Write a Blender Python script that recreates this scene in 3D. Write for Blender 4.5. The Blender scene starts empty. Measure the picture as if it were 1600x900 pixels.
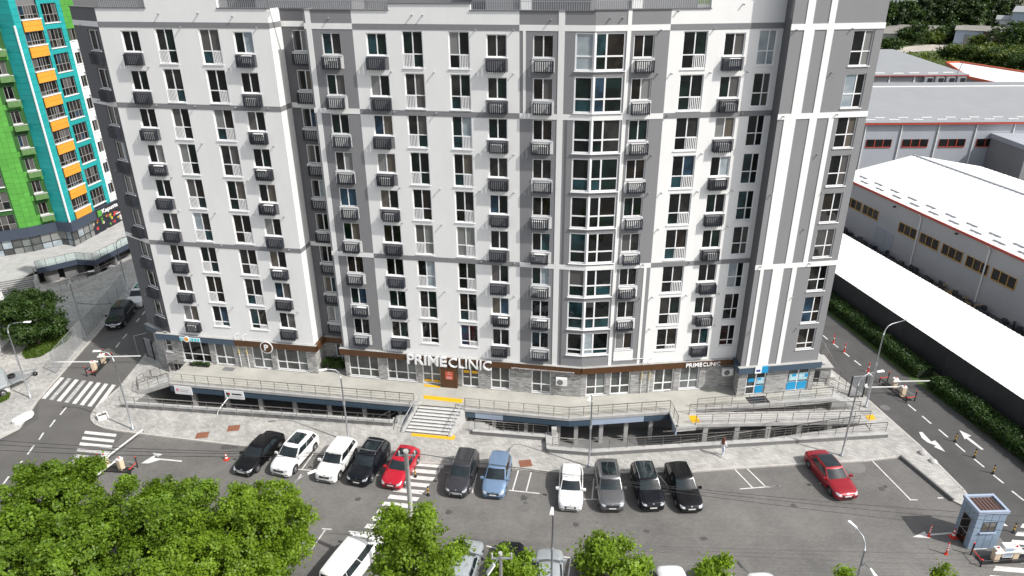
import bpy, bmesh, math, random
from mathutils import Vector, Matrix
from mathutils.geometry import tessellate_polygon
from mathutils.bvhtree import BVHTree

SC = bpy.context.scene
COL = SC.collection

# ------------------------------------------------------------------ camera
F_PX, NAD_X, NAD_Y, CAM_H = 1109.0, 16.0, 2400.0, 36.3
PITCH = math.atan(F_PX / NAD_Y)
ROLL = math.atan(NAD_X / NAD_Y)
CP, SP, CR, SR = math.cos(PITCH), math.sin(PITCH), math.cos(ROLL), math.sin(ROLL)
right0, down0, fwd = Vector((1, 0, 0)), Vector((0, -SP, -CP)), Vector((0, CP, -SP))
cam_x = right0 * CR + down0 * SR
cam_y = -(right0 * -SR + down0 * CR)
cam_d = bpy.data.cameras.new('camera')
cam_d.sensor_width = 36.0
cam_d.lens = 36.0 * F_PX / 1600.0
cam_d.clip_start = 0.5
cam_d.clip_end = 4000.0
cam = bpy.data.objects.new('camera', cam_d)
COL.objects.link(cam)
m = Matrix((cam_x, cam_y, -fwd)).transposed().to_4x4()
m.translation = Vector((0, 0, CAM_H))
cam.matrix_world = m
SC.camera = cam

# ------------------------------------------------------------------ sky and sun
SUN_DIR = Vector((0.85, -0.46, 1.0)).normalized()       # towards the sun
world = bpy.data.worlds.new('World')
SC.world = world
world.use_nodes = True
wn = world.node_tree.nodes
wl = world.node_tree.links
sky = wn.new('ShaderNodeTexSky')
sky.sky_type = 'NISHITA'
sky.sun_disc = False
sky.sun_elevation = math.asin(SUN_DIR.z)
sky.sun_rotation = math.atan2(SUN_DIR.x, SUN_DIR.y)
sky.air_density, sky.dust_density, sky.ozone_density = 1.0, 2.5, 0.6
bg = wn['Background']
bg.inputs[1].default_value = 0.15
haze_sat = wn.new('ShaderNodeHueSaturation')          # thin bright cloud: a paler, less blue sky
haze_sat.inputs['Saturation'].default_value = 0.38
wl.new(sky.outputs[0], haze_sat.inputs['Color'])
wl.new(haze_sat.outputs[0], bg.inputs[0])
sun_l = bpy.data.lights.new('sun', 'SUN')
sun_l.energy = 3.8
sun_l.angle = math.radians(0.6)
sun_l.color = (1.0, 0.97, 0.925)
sun = bpy.data.objects.new('sun', sun_l)
COL.objects.link(sun)
sun.rotation_euler = SUN_DIR.to_track_quat('Z', 'Y').to_euler()
sun.location = (40, -30, 80)
SC.view_settings.view_transform = 'Standard'
SC.view_settings.look = 'None'
SC.view_settings.exposure = 0.24
SC.view_settings.gamma = 1.0
SC.view_settings.use_curve_mapping = False

# ------------------------------------------------------------------ pixel -> ground helper
def ray(u, v):
    x, y = (u - 800) / F_PX, (v - 450) / F_PX
    a, b = x * CR - y * SR, x * SR + y * CR
    return Vector((a, CP - b * SP, -SP - b * CP))
def at(u, v, z=0.0):
    d = ray(u, v)
    t = (z - CAM_H) / d.z
    return Vector((d.x * t, d.y * t, z))
def at_y(u, v, y):
    d = ray(u, v)
    t = y / d.y
    return Vector((d.x * t, y, CAM_H + d.z * t))

# ------------------------------------------------------------------ materials
MATS = {}
def mat(name, col, rough=0.6, metal=0.0, var=0.0, scale=3.0, bump=0.0, bscale=40.0, spec=0.5, island=0.0, coat=0.0, stretch=None, piece=0.0):
    """Principled surface: noise-varied colour, optional bump and per-piece tone."""
    if name in MATS:
        return MATS[name]
    mt = bpy.data.materials.new(name)
    mt.use_nodes = True
    nt = mt.node_tree
    N, L = nt.nodes, nt.links
    b = N['Principled BSDF']
    b.inputs['Roughness'].default_value = rough
    b.inputs['Metallic'].default_value = metal
    b.inputs['Specular IOR Level'].default_value = spec
    b.inputs['Coat Weight'].default_value = coat
    b.inputs['Coat Roughness'].default_value = 0.04
    b.inputs['Base Color'].default_value = (*col, 1)
    tc = N.new('ShaderNodeNewGeometry')
    vec = tc.outputs['Position']
    if stretch:
        mp = N.new('ShaderNodeMapping')
        mp.inputs['Scale'].default_value = stretch
        L.new(vec, mp.inputs['Vector'])
        vec = mp.outputs[0]
    last = None
    if var > 0:
        nz = N.new('ShaderNodeTexNoise')
        nz.inputs['Scale'].default_value = scale
        nz.inputs['Detail'].default_value = 6
        nz.inputs['Roughness'].default_value = 0.65
        L.new(vec, nz.inputs['Vector'])
        rp = N.new('ShaderNodeMapRange')
        rp.inputs['From Min'].default_value = 0.28
        rp.inputs['From Max'].default_value = 0.72
        rp.inputs['To Min'].default_value = 1 - var
        rp.inputs['To Max'].default_value = 1 + var
        L.new(nz.outputs['Fac'], rp.inputs['Value'])
        last = rp.outputs[0]
    if island > 0:
        rp2 = N.new('ShaderNodeMapRange')
        rp2.inputs['To Min'].default_value = 1 - island
        rp2.inputs['To Max'].default_value = 1 + island
        L.new(tc.outputs['Random Per Island'], rp2.inputs['Value'])
        if last:
            mu = N.new('ShaderNodeMath'); mu.operation = 'MULTIPLY'
            L.new(last, mu.inputs[0]); L.new(rp2.outputs[0], mu.inputs[1])
            last = mu.outputs[0]
        else:
            last = rp2.outputs[0]
    if piece > 0:                      # each separate piece a slightly different tone
        oi = N.new('ShaderNodeObjectInfo')
        rp3 = N.new('ShaderNodeMapRange')
        rp3.inputs['To Min'].default_value = 1 - piece; rp3.inputs['To Max'].default_value = 1 + piece
        L.new(oi.outputs['Random'], rp3.inputs['Value'])
        mu3 = N.new('ShaderNodeMath'); mu3.operation = 'MULTIPLY'
        L.new(rp3.outputs[0], mu3.inputs[0])
        if last: L.new(last, mu3.inputs[1])
        else: mu3.inputs[1].default_value = 1.0
        last = mu3.outputs[0]
    if last:
        vm = N.new('ShaderNodeVectorMath'); vm.operation = 'SCALE'
        vm.inputs[0].default_value = col
        L.new(last, vm.inputs['Scale'])
        L.new(vm.outputs[0], b.inputs['Base Color'])
    if bump > 0:
        nb = N.new('ShaderNodeTexNoise')
        nb.inputs['Scale'].default_value = bscale
        nb.inputs['Detail'].default_value = 3
        L.new(vec, nb.inputs['Vector'])
        bp_ = N.new('ShaderNodeBump')
        bp_.inputs['Strength'].default_value = bump
        bp_.inputs['Distance'].default_value = 0.02
        L.new(nb.outputs['Fac'], bp_.inputs['Height'])
        L.new(bp_.outputs[0], b.inputs['Normal'])
    MATS[name] = mt
    return mt

def brick_mat(name, c1, c2, mortar, bw, bh, mortar_size=0.01, rough=0.85, rot=0.0, axis='XY', wear=0.25, wscale=0.35, bump=0.4, offset=0.5):
    """Masonry / paver pattern in world space; axis chooses the projection plane."""
    mt = bpy.data.materials.new(name)
    mt.use_nodes = True
    nt = mt.node_tree
    N, L = nt.nodes, nt.links
    b = N['Principled BSDF']
    b.inputs['Roughness'].default_value = rough
    g = N.new('ShaderNodeNewGeometry')
    vec = g.outputs['Position']
    if axis == 'XZ':
        sp = N.new('ShaderNodeSeparateXYZ'); L.new(vec, sp.inputs[0])
        ad = N.new('ShaderNodeMath'); ad.operation = 'SUBTRACT'
        L.new(sp.outputs[0], ad.inputs[0]); L.new(sp.outputs[1], ad.inputs[1])
        cb = N.new('ShaderNodeCombineXYZ'); L.new(ad.outputs[0], cb.inputs[0]); L.new(sp.outputs[2], cb.inputs[1])
        vec = cb.outputs[0]
    mp = N.new('ShaderNodeMapping')
    mp.inputs['Rotation'].default_value = (0, 0, rot)
    L.new(vec, mp.inputs['Vector'])
    br = N.new('ShaderNodeTexBrick')
    br.offset = offset
    br.inputs['Color1'].default_value = (*c1, 1)
    br.inputs['Color2'].default_value = (*c2, 1)
    br.inputs['Mortar'].default_value = (*mortar, 1)
    br.inputs['Scale'].default_value = 1.0
    br.inputs['Mortar Size'].default_value = mortar_size
    br.inputs['Brick Width'].default_value = bw
    br.inputs['Row Height'].default_value = bh
    L.new(mp.outputs[0], br.inputs['Vector'])
    nz = N.new('ShaderNodeTexNoise')
    nz.inputs['Scale'].default_value = wscale
    nz.inputs['Detail'].default_value = 8
    nz.inputs['Roughness'].default_value = 0.7
    L.new(g.outputs['Position'], nz.inputs['Vector'])
    rp = N.new('ShaderNodeMapRange')
    rp.inputs['From Min'].default_value = 0.3
    rp.inputs['From Max'].default_value = 0.7
    rp.inputs['To Min'].default_value = 1 - wear
    rp.inputs['To Max'].default_value = 1 + wear * 0.6
    L.new(nz.outputs['Fac'], rp.inputs['Value'])
    vm = N.new('ShaderNodeVectorMath'); vm.operation = 'SCALE'
    L.new(br.outputs['Color'], vm.inputs[0]); L.new(rp.outputs[0], vm.inputs['Scale'])
    L.new(vm.outputs[0], b.inputs['Base Color'])
    bp_ = N.new('ShaderNodeBump')
    bp_.inputs['Strength'].default_value = bump
    bp_.inputs['Distance'].default_value = 0.015
    iv = N.new('ShaderNodeMath'); iv.operation = 'SUBTRACT'; iv.inputs[0].default_value = 1.0
    L.new(br.outputs['Fac'], iv.inputs[1])
    L.new(iv.outputs[0], bp_.inputs['Height'])
    L.new(bp_.outputs[0], b.inputs['Normal'])
    MATS[name] = mt
    return mt

def glass_mat(name, col, pleat=0.0, col2=None, rough=0.03, spec=0.6):
    """Window pane seen from outside: dark room or curtain behind a clean reflecting sheet."""
    mt = bpy.data.materials.new(name)
    mt.use_nodes = True
    nt = mt.node_tree
    N, L = nt.nodes, nt.links
    b = N['Principled BSDF']
    b.inputs['Roughness'].default_value = rough
    b.inputs['Specular IOR Level'].default_value = spec
    b.inputs['Base Color'].default_value = (*col, 1)
    tc = N.new('ShaderNodeTexCoord')
    g = N.new('ShaderNodeNewGeometry')
    c2 = col2 or tuple(k * 0.35 for k in col)
    if pleat > 0:
        wv = N.new('ShaderNodeTexWave')
        wv.bands_direction = 'X'
        wv.inputs['Scale'].default_value = pleat
        wv.inputs['Distortion'].default_value = 1.5
        L.new(tc.outputs['Object'], wv.inputs['Vector'])
        src = wv.outputs['Fac']
    else:
        nz = N.new('ShaderNodeTexNoise')
        nz.inputs['Scale'].default_value = 0.9
        nz.inputs['Detail'].default_value = 3
        L.new(g.outputs['Position'], nz.inputs['Vector'])
        rp = N.new('ShaderNodeMapRange')
        rp.inputs['From Min'].default_value = 0.4
        rp.inputs['From Max'].default_value = 0.6
        L.new(nz.outputs['Fac'], rp.inputs['Value'])
        src = rp.outputs[0]
    mx = N.new('ShaderNodeMix'); mx.data_type = 'RGBA'
    mx.inputs['A'].default_value = (*col, 1); mx.inputs['B'].default_value = (*c2, 1)
    L.new(src, mx.inputs['Factor'])
    L.new(mx.outputs['Result'], b.inputs['Base Color'])
    nb = N.new('ShaderNodeTexNoise')
    nb.inputs['Scale'].default_value = 0.8
    L.new(g.outputs['Position'], nb.inputs['Vector'])
    bp_ = N.new('ShaderNodeBump')
    bp_.inputs['Strength'].default_value = 0.25
    bp_.inputs['Distance'].default_value = 0.05
    L.new(nb.outputs['Fac'], bp_.inputs['Height'])
    L.new(bp_.outputs[0], b.inputs['Normal'])
    MATS[name] = mt
    return mt

def leaf_mat(name, col, trans=0.35, hue=0.25):
    mt = bpy.data.materials.new(name)
    mt.use_nodes = True
    nt = mt.node_tree
    N, L = nt.nodes, nt.links
    N.remove(N['Principled BSDF'])
    out = N['Material Output']
    g = N.new('ShaderNodeNewGeometry')
    cr = N.new('ShaderNodeMix'); cr.data_type = 'RGBA'
    cr.inputs['A'].default_value = (col[0] * (1 - hue), col[1] * (1 - hue), col[2] * (1 - hue), 1)
    cr.inputs['B'].default_value = (col[0] * (1 + hue * 1.7), col[1] * (1 + hue), col[2] * (1 + hue * .4), 1)
    L.new(g.outputs['Random Per Island'], cr.inputs['Factor'])
    nz = N.new('ShaderNodeTexNoise'); nz.inputs['Scale'].default_value = 0.55
    L.new(g.outputs['Position'], nz.inputs['Vector'])
    rp = N.new('ShaderNodeMapRange')
    rp.inputs['From Min'].default_value = .3; rp.inputs['From Max'].default_value = .7
    rp.inputs['To Min'].default_value = .75; rp.inputs['To Max'].default_value = 1.25
    L.new(nz.outputs['Fac'], rp.inputs['Value'])
    vm = N.new('ShaderNodeVectorMath'); vm.operation = 'SCALE'
    L.new(cr.outputs['Result'], vm.inputs[0]); L.new(rp.outputs[0], vm.inputs['Scale'])
    d = N.new('ShaderNodeBsdfPrincipled'); d.inputs['Roughness'].default_value = .5
    d.inputs['Specular IOR Level'].default_value = .35
    t = N.new('ShaderNodeBsdfTranslucent')
    L.new(vm.outputs[0], d.inputs['Base Color'])
    vt = N.new('ShaderNodeVectorMath'); vt.operation = 'MULTIPLY'
    vt.inputs[1].default_value = (1.5, 1.35, .6)
    L.new(vm.outputs[0], vt.inputs[0]); L.new(vt.outputs[0], t.inputs['Color'])
    mx = N.new('ShaderNodeMixShader'); mx.inputs[0].default_value = trans
    L.new(d.outputs[0], mx.inputs[1]); L.new(t.outputs[0], mx.inputs[2])
    L.new(mx.outputs[0], out.inputs['Surface'])
    MATS[name] = mt
    return mt

# colours
white = mat('white_render', (.79, .79, .777), .8, var=.035, scale=.7, stretch=(1, 1, .35))
grey = mat('grey_render', (.225, .225, .232), .8, var=.04, scale=.7, stretch=(1, 1, .35))
dgrey = mat('dark_and_shaded_grey_render', (.13, .13, .137), .8, var=.06, scale=.6)  # dark caps and plates, also walls whose shade is put into the colour
stripe_m = mat('grey_stripe', (.215, .215, .222), .8, var=.05)
pvc = mat('white_pvc', (.82, .82, .82), .35, var=.02)
basket_m = mat('basket_metal', (.019, .023, .032), .5, var=.25, scale=6, piece=.3)
brown = mat('brown_cladding', (.088, .038, .013), .45, var=.12, scale=1.2)
blueg = mat('slate_blue_panel', (.060, .092, .130), .4, var=.08, scale=.8)
lblue = mat('pale_blue_panel', (.36, .43, .54), .4, var=.05, scale=.8)
conc = mat('concrete', (.40, .39, .375), .85, var=.16, scale=1.1, bump=.2)
conc_l = mat('pale_concrete', (.40, .395, .382), .85, var=.17, scale=1.3, piece=.06)
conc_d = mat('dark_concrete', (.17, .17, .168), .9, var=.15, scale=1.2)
terr_m = mat('terrace_tiles', (.405, .395, .355), .75, var=.16, scale=.55, bump=.1)
steel = mat('brushed_steel', (.20, .19, .178), .45, .35, var=.08, scale=4)
galv = mat('galvanised_steel', (.45, .47, .49), .45, .6, var=.1, scale=3)
black_m = mat('black_metal', (.02, .02, .022), .45, var=.1)
dark_in = mat('opening_shade_black', (.02, .02, .021), .8, var=.2)  # near-black that stands for the shade inside openings
yellow = mat('yellow_paint', (.74, .41, .008), .6, var=.06, scale=3)
ypost = mat('yellow_band', (.75, .42, .02), .5, var=.05)
redp = mat('red_plastic', (.62, .045, .025), .45, var=.06)
whitep = mat('white_plastic', (.8, .8, .78), .45, var=.03)
paint = mat('white_road_paint', (.62, .61, .59), .75, var=.22, scale=2.2, bump=.2)
wornp = mat('worn_road_paint', (.42, .415, .40), .8, var=.45, scale=3.0)
beige = mat('beige_cabinet', (.70, .56, .40), .45, var=.06)
rubber = mat('tyre_rubber', (.018, .018, .018), .8, var=.2)
alloy = mat('alloy_rim', (.5, .5, .52), .3, .85, var=.06)
manh = mat('rust_grate', (.24, .10, .06), .8, var=.25, scale=6)
iron = mat('iron_cover', (.16, .155, .15), .7, .2, var=.25, scale=5)
bark = mat('bark', (.13, .10, .075), .9, var=.3, scale=6, bump=.6)
wood_p = mat('pole_concrete', (.62, .61, .59), .85, var=.12, scale=2)
cable = mat('cable_black', (.015, .015, .016), .6, var=.1)
asphalt = mat('asphalt', (.17, .167, .162), .9, var=.20, scale=.35, bump=.35, bscale=60)
road_m = mat('road_asphalt', (.112, .107, .101), .9, var=.18, scale=.30, bump=.3, bscale=60)
road_r = mat('dark_road_asphalt', (.076, .075, .073), .9, var=.22, scale=.30, bump=.3, bscale=60)
yard_m = mat('yard_asphalt', (.085, .083, .08), .9, var=.3, scale=.3, bump=.3)
kerb_m = mat('kerb_stone', (.46, .44, .41), .85, var=.15, scale=2)
grass_m = mat('grass_ground', (.060, .105, .022), .95, var=.35, scale=1.5, bump=.6)
field_m = mat('field_ground', (.095, .13, .045), .95, var=.4, scale=.06, bump=.3)
dirt_m = mat('dirt', (.42, .38, .33), .95, var=.25, scale=.1)
shed_w = mat('white_sheet_roof', (.80, .80, .79), .5, var=.03, scale=.5)
shed_g = mat('grey_sheet_roof', (.285, .292, .30), .5, var=.05, scale=.2)
panel_g = mat('grey_sandwich_panel', (.37, .39, .425), .55, var=.05, scale=.3)
panel_d = mat('mid_grey_panel', (.235, .238, .245), .6, var=.07, scale=.3)
panel_b = mat('shaded_wall_panel', (.45, .45, .455), .6, var=.06, scale=.3)
fence_d = mat('charcoal_wall', (.034, .035, .038), .7, var=.25, scale=.4, piece=.15)
redtrim = mat('red_trim', (.42, .055, .035), .5, var=.08)
yframe = mat('yellow_wood_frame', (.52, .30, .09), .6, var=.1)
green_p = mat('green_facade_panel', (.085, .315, .048), .5, var=.09, scale=.7, piece=.09)
teal_p = mat('teal_facade_panel', (.014, .33, .325), .5, var=.08, scale=.7, piece=.07)
orange_p = mat('orange_facade_panel', (.76, .32, .035), .5, var=.06, scale=.8, piece=.06)
joint_g = mat('green_joint', (.02, .09, .015), .8, var=.1)
joint_t = mat('teal_joint', (.004, .09, .09), .8, var=.1)
joint_o = mat('orange_joint', (.25, .10, .01), .8, var=.1)
navy = mat('navy_fascia', (.045, .058, .085), .5, var=.06)
kiosk_b = mat('kiosk_blue_panel', (.26, .335, .43), .4, var=.06, scale=1, piece=.06)
kiosk_j = mat('kiosk_joint', (.03, .05, .08), .8, var=.1)
roof_br = mat('brown_profiled_roof', (.11, .065, .055), .6, var=.12)
base_brick = brick_mat('shade_darkened_brick', (.17, .165, .16), (.09, .09, .09), (.12, .12, .115), .42, .075, .006, axis='XZ', wear=.25, wscale=1.2, bump=.6)  # grey clinker darkened to paint in the shade of the sunken yard
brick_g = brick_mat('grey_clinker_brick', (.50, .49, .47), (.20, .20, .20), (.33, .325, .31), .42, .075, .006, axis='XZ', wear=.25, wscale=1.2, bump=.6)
pave_l = brick_mat('plaza_pavers', (.47, .46, .437), (.35, .34, .32), (.24, .23, .215), .38, .20, .010, rot=.62, wear=.28, wscale=.45)
pave_d = brick_mat('parking_pavers', (.188, .181, .170), (.158, .152, .143), (.105, .101, .096), .24, .12, .012, rot=.0, wear=.34, wscale=.16)
pane_dark = [glass_mat('pane_dark', (.010, .012, .012)), glass_mat('pane_dark_green', (.008, .020, .017)),
             glass_mat('pane_brown_room', (.022, .018, .014)), glass_mat('pane_grey_room', (.035, .035, .033), col2=(.015, .015, .015))]
pane_teal = [glass_mat('pane_teal', (.018, .055, .063), col2=(.008, .020, .022)), glass_mat('pane_blue', (.028, .060, .095), col2=(.012, .025, .04))]
pane_curt = [glass_mat('pane_grey_curtain', (.115, .11, .105), 4.0, (.075, .072, .07)), glass_mat('pane_sheer_curtain', (.25, .255, .245), 5.0, (.16, .165, .16)),
             glass_mat('pane_pale_blind', (.36, .40, .42), col2=(.25, .30, .33)), glass_mat('pane_tan_curtain', (.13, .115, .09), 4.0, (.08, .07, .06))]
pane_shop = [glass_mat('pane_shop_grey', (.085, .090, .088), col2=(.045, .048, .047)), glass_mat('pane_shop_pale', (.16, .175, .17), col2=(.10, .11, .11))]
car_glass = glass_mat('car_glass', (.018, .028, .032), col2=(.010, .014, .016), rough=.02, spec=.7)
lamp_glass = mat('headlight_glass', (.55, .57, .6), .08, .3, var=.1, scale=14, coat=.8)
tail_red = mat('tail_light', (.28, .012, .012), .15, var=.05, coat=.5)
chrome = mat('chrome', (.6, .6, .62), .15, .9, var=.03)
plate_m = mat('number_plate', (.75, .75, .74), .5, var=.03)
leaf_a = leaf_mat('leaf_bright', (.165, .285, .024), .44)
leaf_b = leaf_mat('leaf_mid', (.132, .240, .022), .42)
leaf_c = leaf_mat('leaf_dark', (.035, .075, .014), .25)
leaf_h = leaf_mat('leaf_hedge', (.024, .058, .010), .22)
leaf_far = leaf_mat('leaf_far', (.026, .052, .018), .2, .3)
leaf_w = leaf_mat('leaf_weed', (.085, .135, .025), .25, .3)

# ------------------------------------------------------------------ mesh builder
class MB:
    def __init__(s):
        s.v, s.f = [], []
    def quad(s, *p):
        i = len(s.v); s.v += [tuple(q) for q in p]; s.f.append(tuple(range(i, i + len(p)))); return s
    def box(s, x0, y0, z0, x1, y1, z1):
        i = len(s.v)
        s.v += [(x0, y0, z0), (x1, y0, z0), (x1, y1, z0), (x0, y1, z0), (x0, y0, z1), (x1, y0, z1), (x1, y1, z1), (x0, y1, z1)]
        s.f += [tuple(i + k for k in q) for q in ((0, 3, 2, 1), (4, 5, 6, 7), (0, 1, 5, 4), (1, 2, 6, 5), (2, 3, 7, 6), (3, 0, 4, 7))]
        return s
    def bar(s, a, b, w, h=None, up=(0, 0, 1)):
        """square bar from a to b"""
        a, b = Vector(a), Vector(b)
        h = h or w
        d = (b - a).normalized()
        u = Vector(up)
        if abs(d.dot(u)) > .99: u = Vector((1, 0, 0))
        x = d.cross(u).normalized() * w / 2
        y = x.cross(d).normalized() * h / 2
        i = len(s.v)
        for q in (a, b):
            s.v += [tuple(q - x - y), tuple(q + x - y), tuple(q + x + y), tuple(q - x + y)]
        s.f += [tuple(i + k for k in q) for q in ((0, 1, 2, 3), (4, 7, 6, 5), (0, 4, 5, 1), (1, 5, 6, 2), (2, 6, 7, 3), (3, 7, 4, 0))]
        return s
    def tube(s, pts, r, n=8, cap=True):
        """round tube along pts; r is one radius or one per point"""
        pts = [Vector(p) for p in pts]
        rs = r if isinstance(r, (list, tuple)) else [r] * len(pts)
        i0 = len(s.v)
        ref = None
        for k, p in enumerate(pts):
            d = (pts[min(k + 1, len(pts) - 1)] - pts[max(k - 1, 0)]).normalized()
            if ref is None or abs(d.dot(ref)) > .98:
                ref = Vector((0, 0, 1)) if abs(d.z) < .9 else Vector((1, 0, 0))
            x = d.cross(ref).normalized(); y = d.cross(x).normalized()
            for j in range(n):
                a = 2 * math.pi * j / n
                s.v.append(tuple(p + (x * math.cos(a) + y * math.sin(a)) * rs[k]))
        for k in range(len(pts) - 1):
            for j in range(n):
                a, b = i0 + k * n + j, i0 + k * n + (j + 1) % n
                s.f.append((a, b, b + n, a + n))
        if cap:
            s.f.append(tuple(i0 + j for j in range(n)))
            s.f.append(tuple(i0 + (len(pts) - 1) * n + j for j in reversed(range(n))))
        return s
    def prism(s, poly, z0, z1, bottom=True):
        """vertical prism; poly in xy"""
        poly = [(p[0], p[1]) for p in poly]
        n = len(poly); i = len(s.v)
        zz0 = z0 if isinstance(z0, (list, tuple)) else [z0] * n
        zz1 = z1 if isinstance(z1, (list, tuple)) else [z1] * n
        s.v += [(p[0], p[1], z) for p, z in zip(poly, zz0)] + [(p[0], p[1], z) for p, z in zip(poly, zz1)]
        for k in range(n):
            s.f.append((i + k, i + (k + 1) % n, i + n + (k + 1) % n, i + n + k))
        tri = tessellate_polygon([[Vector((p[0], p[1], 0)) for p in poly]])
        s.f += [tuple(i + n + k for k in t) for t in tri]
        if bottom: s.f += [tuple(i + k for k in reversed(t)) for t in tri]
        return s
    def sheet(s, poly, z, holes=()):
        loops = [[Vector((p[0], p[1], 0)) for p in l] for l in [poly, *holes]]
        flat = [p for l in loops for p in l]
        i = len(s.v)
        s.v += [(p.x, p.y, z) for p in flat]
        for t in tessellate_polygon(loops):
            a, b, c = (flat[k] for k in t)
            if (b - a).cross(c - a).z < 0: t = t[::-1]
            s.f.append(tuple(i + k for k in t))
        return s
    def mesh(s, name, material=None, smooth=False):
        me = bpy.data.meshes.new(name)
        me.from_pydata(s.v, [], s.f)
        if material:
            for mm in (material if isinstance(material, (list, tuple)) else [material]): me.materials.append(mm)
        if smooth: me.shade_smooth()
        me.update()
        return me
    def build(s, name, material, parent=None, mtx=None, smooth=False, fix=False):
        me = s.mesh(name, material, smooth)
        if fix:
            bm = bmesh.new(); bm.from_mesh(me); bmesh.ops.recalc_face_normals(bm, faces=bm.faces); bm.to_mesh(me); bm.free()
        return link(name, me, parent, mtx)

def link(name, data, parent=None, mtx=None):
    o = bpy.data.objects.new(name, data)
    COL.objects.link(o)
    if parent is not None:
        o.parent = parent
    if mtx is not None: o.matrix_local = mtx
    return o
def tag(o, label=None, cat=None, group=None, kind=None):
    if label: o['label'] = label
    if cat: o['category'] = cat
    if group: o['group'] = group
    if kind: o['kind'] = kind
    return o
def thing(name, label, cat, loc=(0, 0, 0), rz=0.0, group=None):
    o = bpy.data.objects.new(name, None)
    o.empty_display_size = .3
    COL.objects.link(o)
    o.location = loc
    o.rotation_euler = (0, 0, rz)
    return tag(o, label, cat, group)
def T(x, y, z, rz=0.0):
    return Matrix.Translation((x, y, z)) @ Matrix.Rotation(rz, 4, 'Z')

class Frame:
    """A vertical wall plane: s runs along it, d stands out of it, z is up."""
    def __init__(f, origin, direction):
        f.o = Vector((origin[0], origin[1], 0))
        f.t = Vector((direction[0], direction[1], 0)).normalized()
        f.n = Vector((f.t.y, -f.t.x, 0))
        f.rz = math.atan2(f.t.y, f.t.x)
    def p(f, s, d, z):
        return f.o + f.t * s + f.n * d + Vector((0, 0, z))
    def m(f, s, d, z):
        q = f.p(s, d, z)
        return Matrix.Translation(q) @ Matrix.Rotation(f.rz, 4, 'Z')   # local x = s, local -y = outwards
    def box(f, mb, s0, s1, d0, d1, z0, z1):
        i = len(mb.v)
        for z in (z0, z1):
            for s, d in ((s0, d1), (s1, d1), (s1, d0), (s0, d0)):
                mb.v.append(tuple(f.p(s, d, z)))
        mb.f += [tuple(i + k for k in q) for q in ((0, 3, 2, 1), (4, 5, 6, 7), (0, 1, 5, 4), (1, 2, 6, 5), (2, 3, 7, 6), (3, 0, 4, 7))]
        return mb
    def wall(f, mb, s0, s1, z0, z1, holes, reveal=.2, d=0.0):
        """wall skin with real openings and their reveals; holes = (s0, s1, z0, z1)"""
        hs = [h for h in holes if h[1] > s0 and h[0] < s1 and h[3] > z0 and h[2] < z1]
        S = sorted({s0, s1, *[min(max(h[i], s0), s1) for h in hs for i in (0, 1)]})
        Zs = sorted({z0, z1, *[min(max(h[i], z0), z1) for h in hs for i in (2, 3)]})
        for a, b in zip(S, S[1:]):
            run = None
            for c, e in list(zip(Zs, Zs[1:])) + [(None, None)]:
                solid = c is not None and not any(h[0] - 1e-4 <= a and b <= h[1] + 1e-4 and h[2] - 1e-4 <= c and e <= h[3] + 1e-4 for h in hs)
                if solid and run is None: run = [c, e]
                elif solid: run[1] = e
                if not solid and run is not None:
                    mb.quad(f.p(a, d, run[0]), f.p(b, d, run[0]), f.p(b, d, run[1]), f.p(a, d, run[1])); run = None
        for h in hs:
            a, b, c, e = h
            if a >= s0 - 1e-4 and b <= s1 + 1e-4:
                r = d - reveal
                mb.quad(f.p(a, d, c), f.p(a, d, e), f.p(a, r, e), f.p(a, r, c))
                mb.quad(f.p(b, d, c), f.p(b, r, c), f.p(b, r, e), f.p(b, d, e))
                mb.quad(f.p(a, d, c), f.p(a, r, c), f.p(b, r, c), f.p(b, d, c))
                mb.quad(f.p(a, d, e), f.p(b, d, e), f.p(b, r, e), f.p(a, r, e))
        return mb
RND = random.Random(11)

# ================================================================== GROUND
ZT = 1.45          # terrace level
PIT = -1.55        # floor of the sunken yard
FL = Frame((5.94, 52.45), (1, -.1747))      # long left facade (s < 0)
FR = Frame((5.94, 52.45), (1, .1091))       # right facade (s > 0)
FT = Frame((19.55, 52.35), (7.35, 1.05))    # striped tower front
corner = FL.p(-38.75, 0, 0)
FS = Frame((corner.x - 3.9 * .82, corner.y + 3.9 * .57), (.82, -.57))   # short chamfered end wall, s 0..3.9

hole_l = [(-34.6, 53.75), (-10.1, 50.65), (-9.7, 54.6), (-32.5, 58.4)]
hole_r = [(-3.5, 49.4), (3.0, 48.4), (2.85, 46.95), (6.3, 46.45), (30.2, 48.55), (30.2, 50.1), (19.9, 52.0), (6.0, 52.2), (-3.4, 53.8)]
hole_g = [(-60.0, 81.2), (-57.0, 79.6), (-54.9, 78.7), (-53.2, 81.6), (-50.6, 88.5), (-50.0, 96.0), (-54.2, 96.0), (-55.6, 87.4), (-57.4, 87.6), (-61.2, 84.4)]
ground = MB().sheet([(-1600, -600), (1600, -600), (1600, 2600), (-1600, 2600)], -.012, [hole_l, hole_r, hole_g]).build('ground', yard_m)
tag(ground, kind='structure')
parking = MB().sheet([(-33, 8), (33.0, 8), (33.0, 39.9), (32.4, 44), (30, 47), (-33, 51.5)], -.008, []).build('parking_lot', pave_d)
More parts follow.
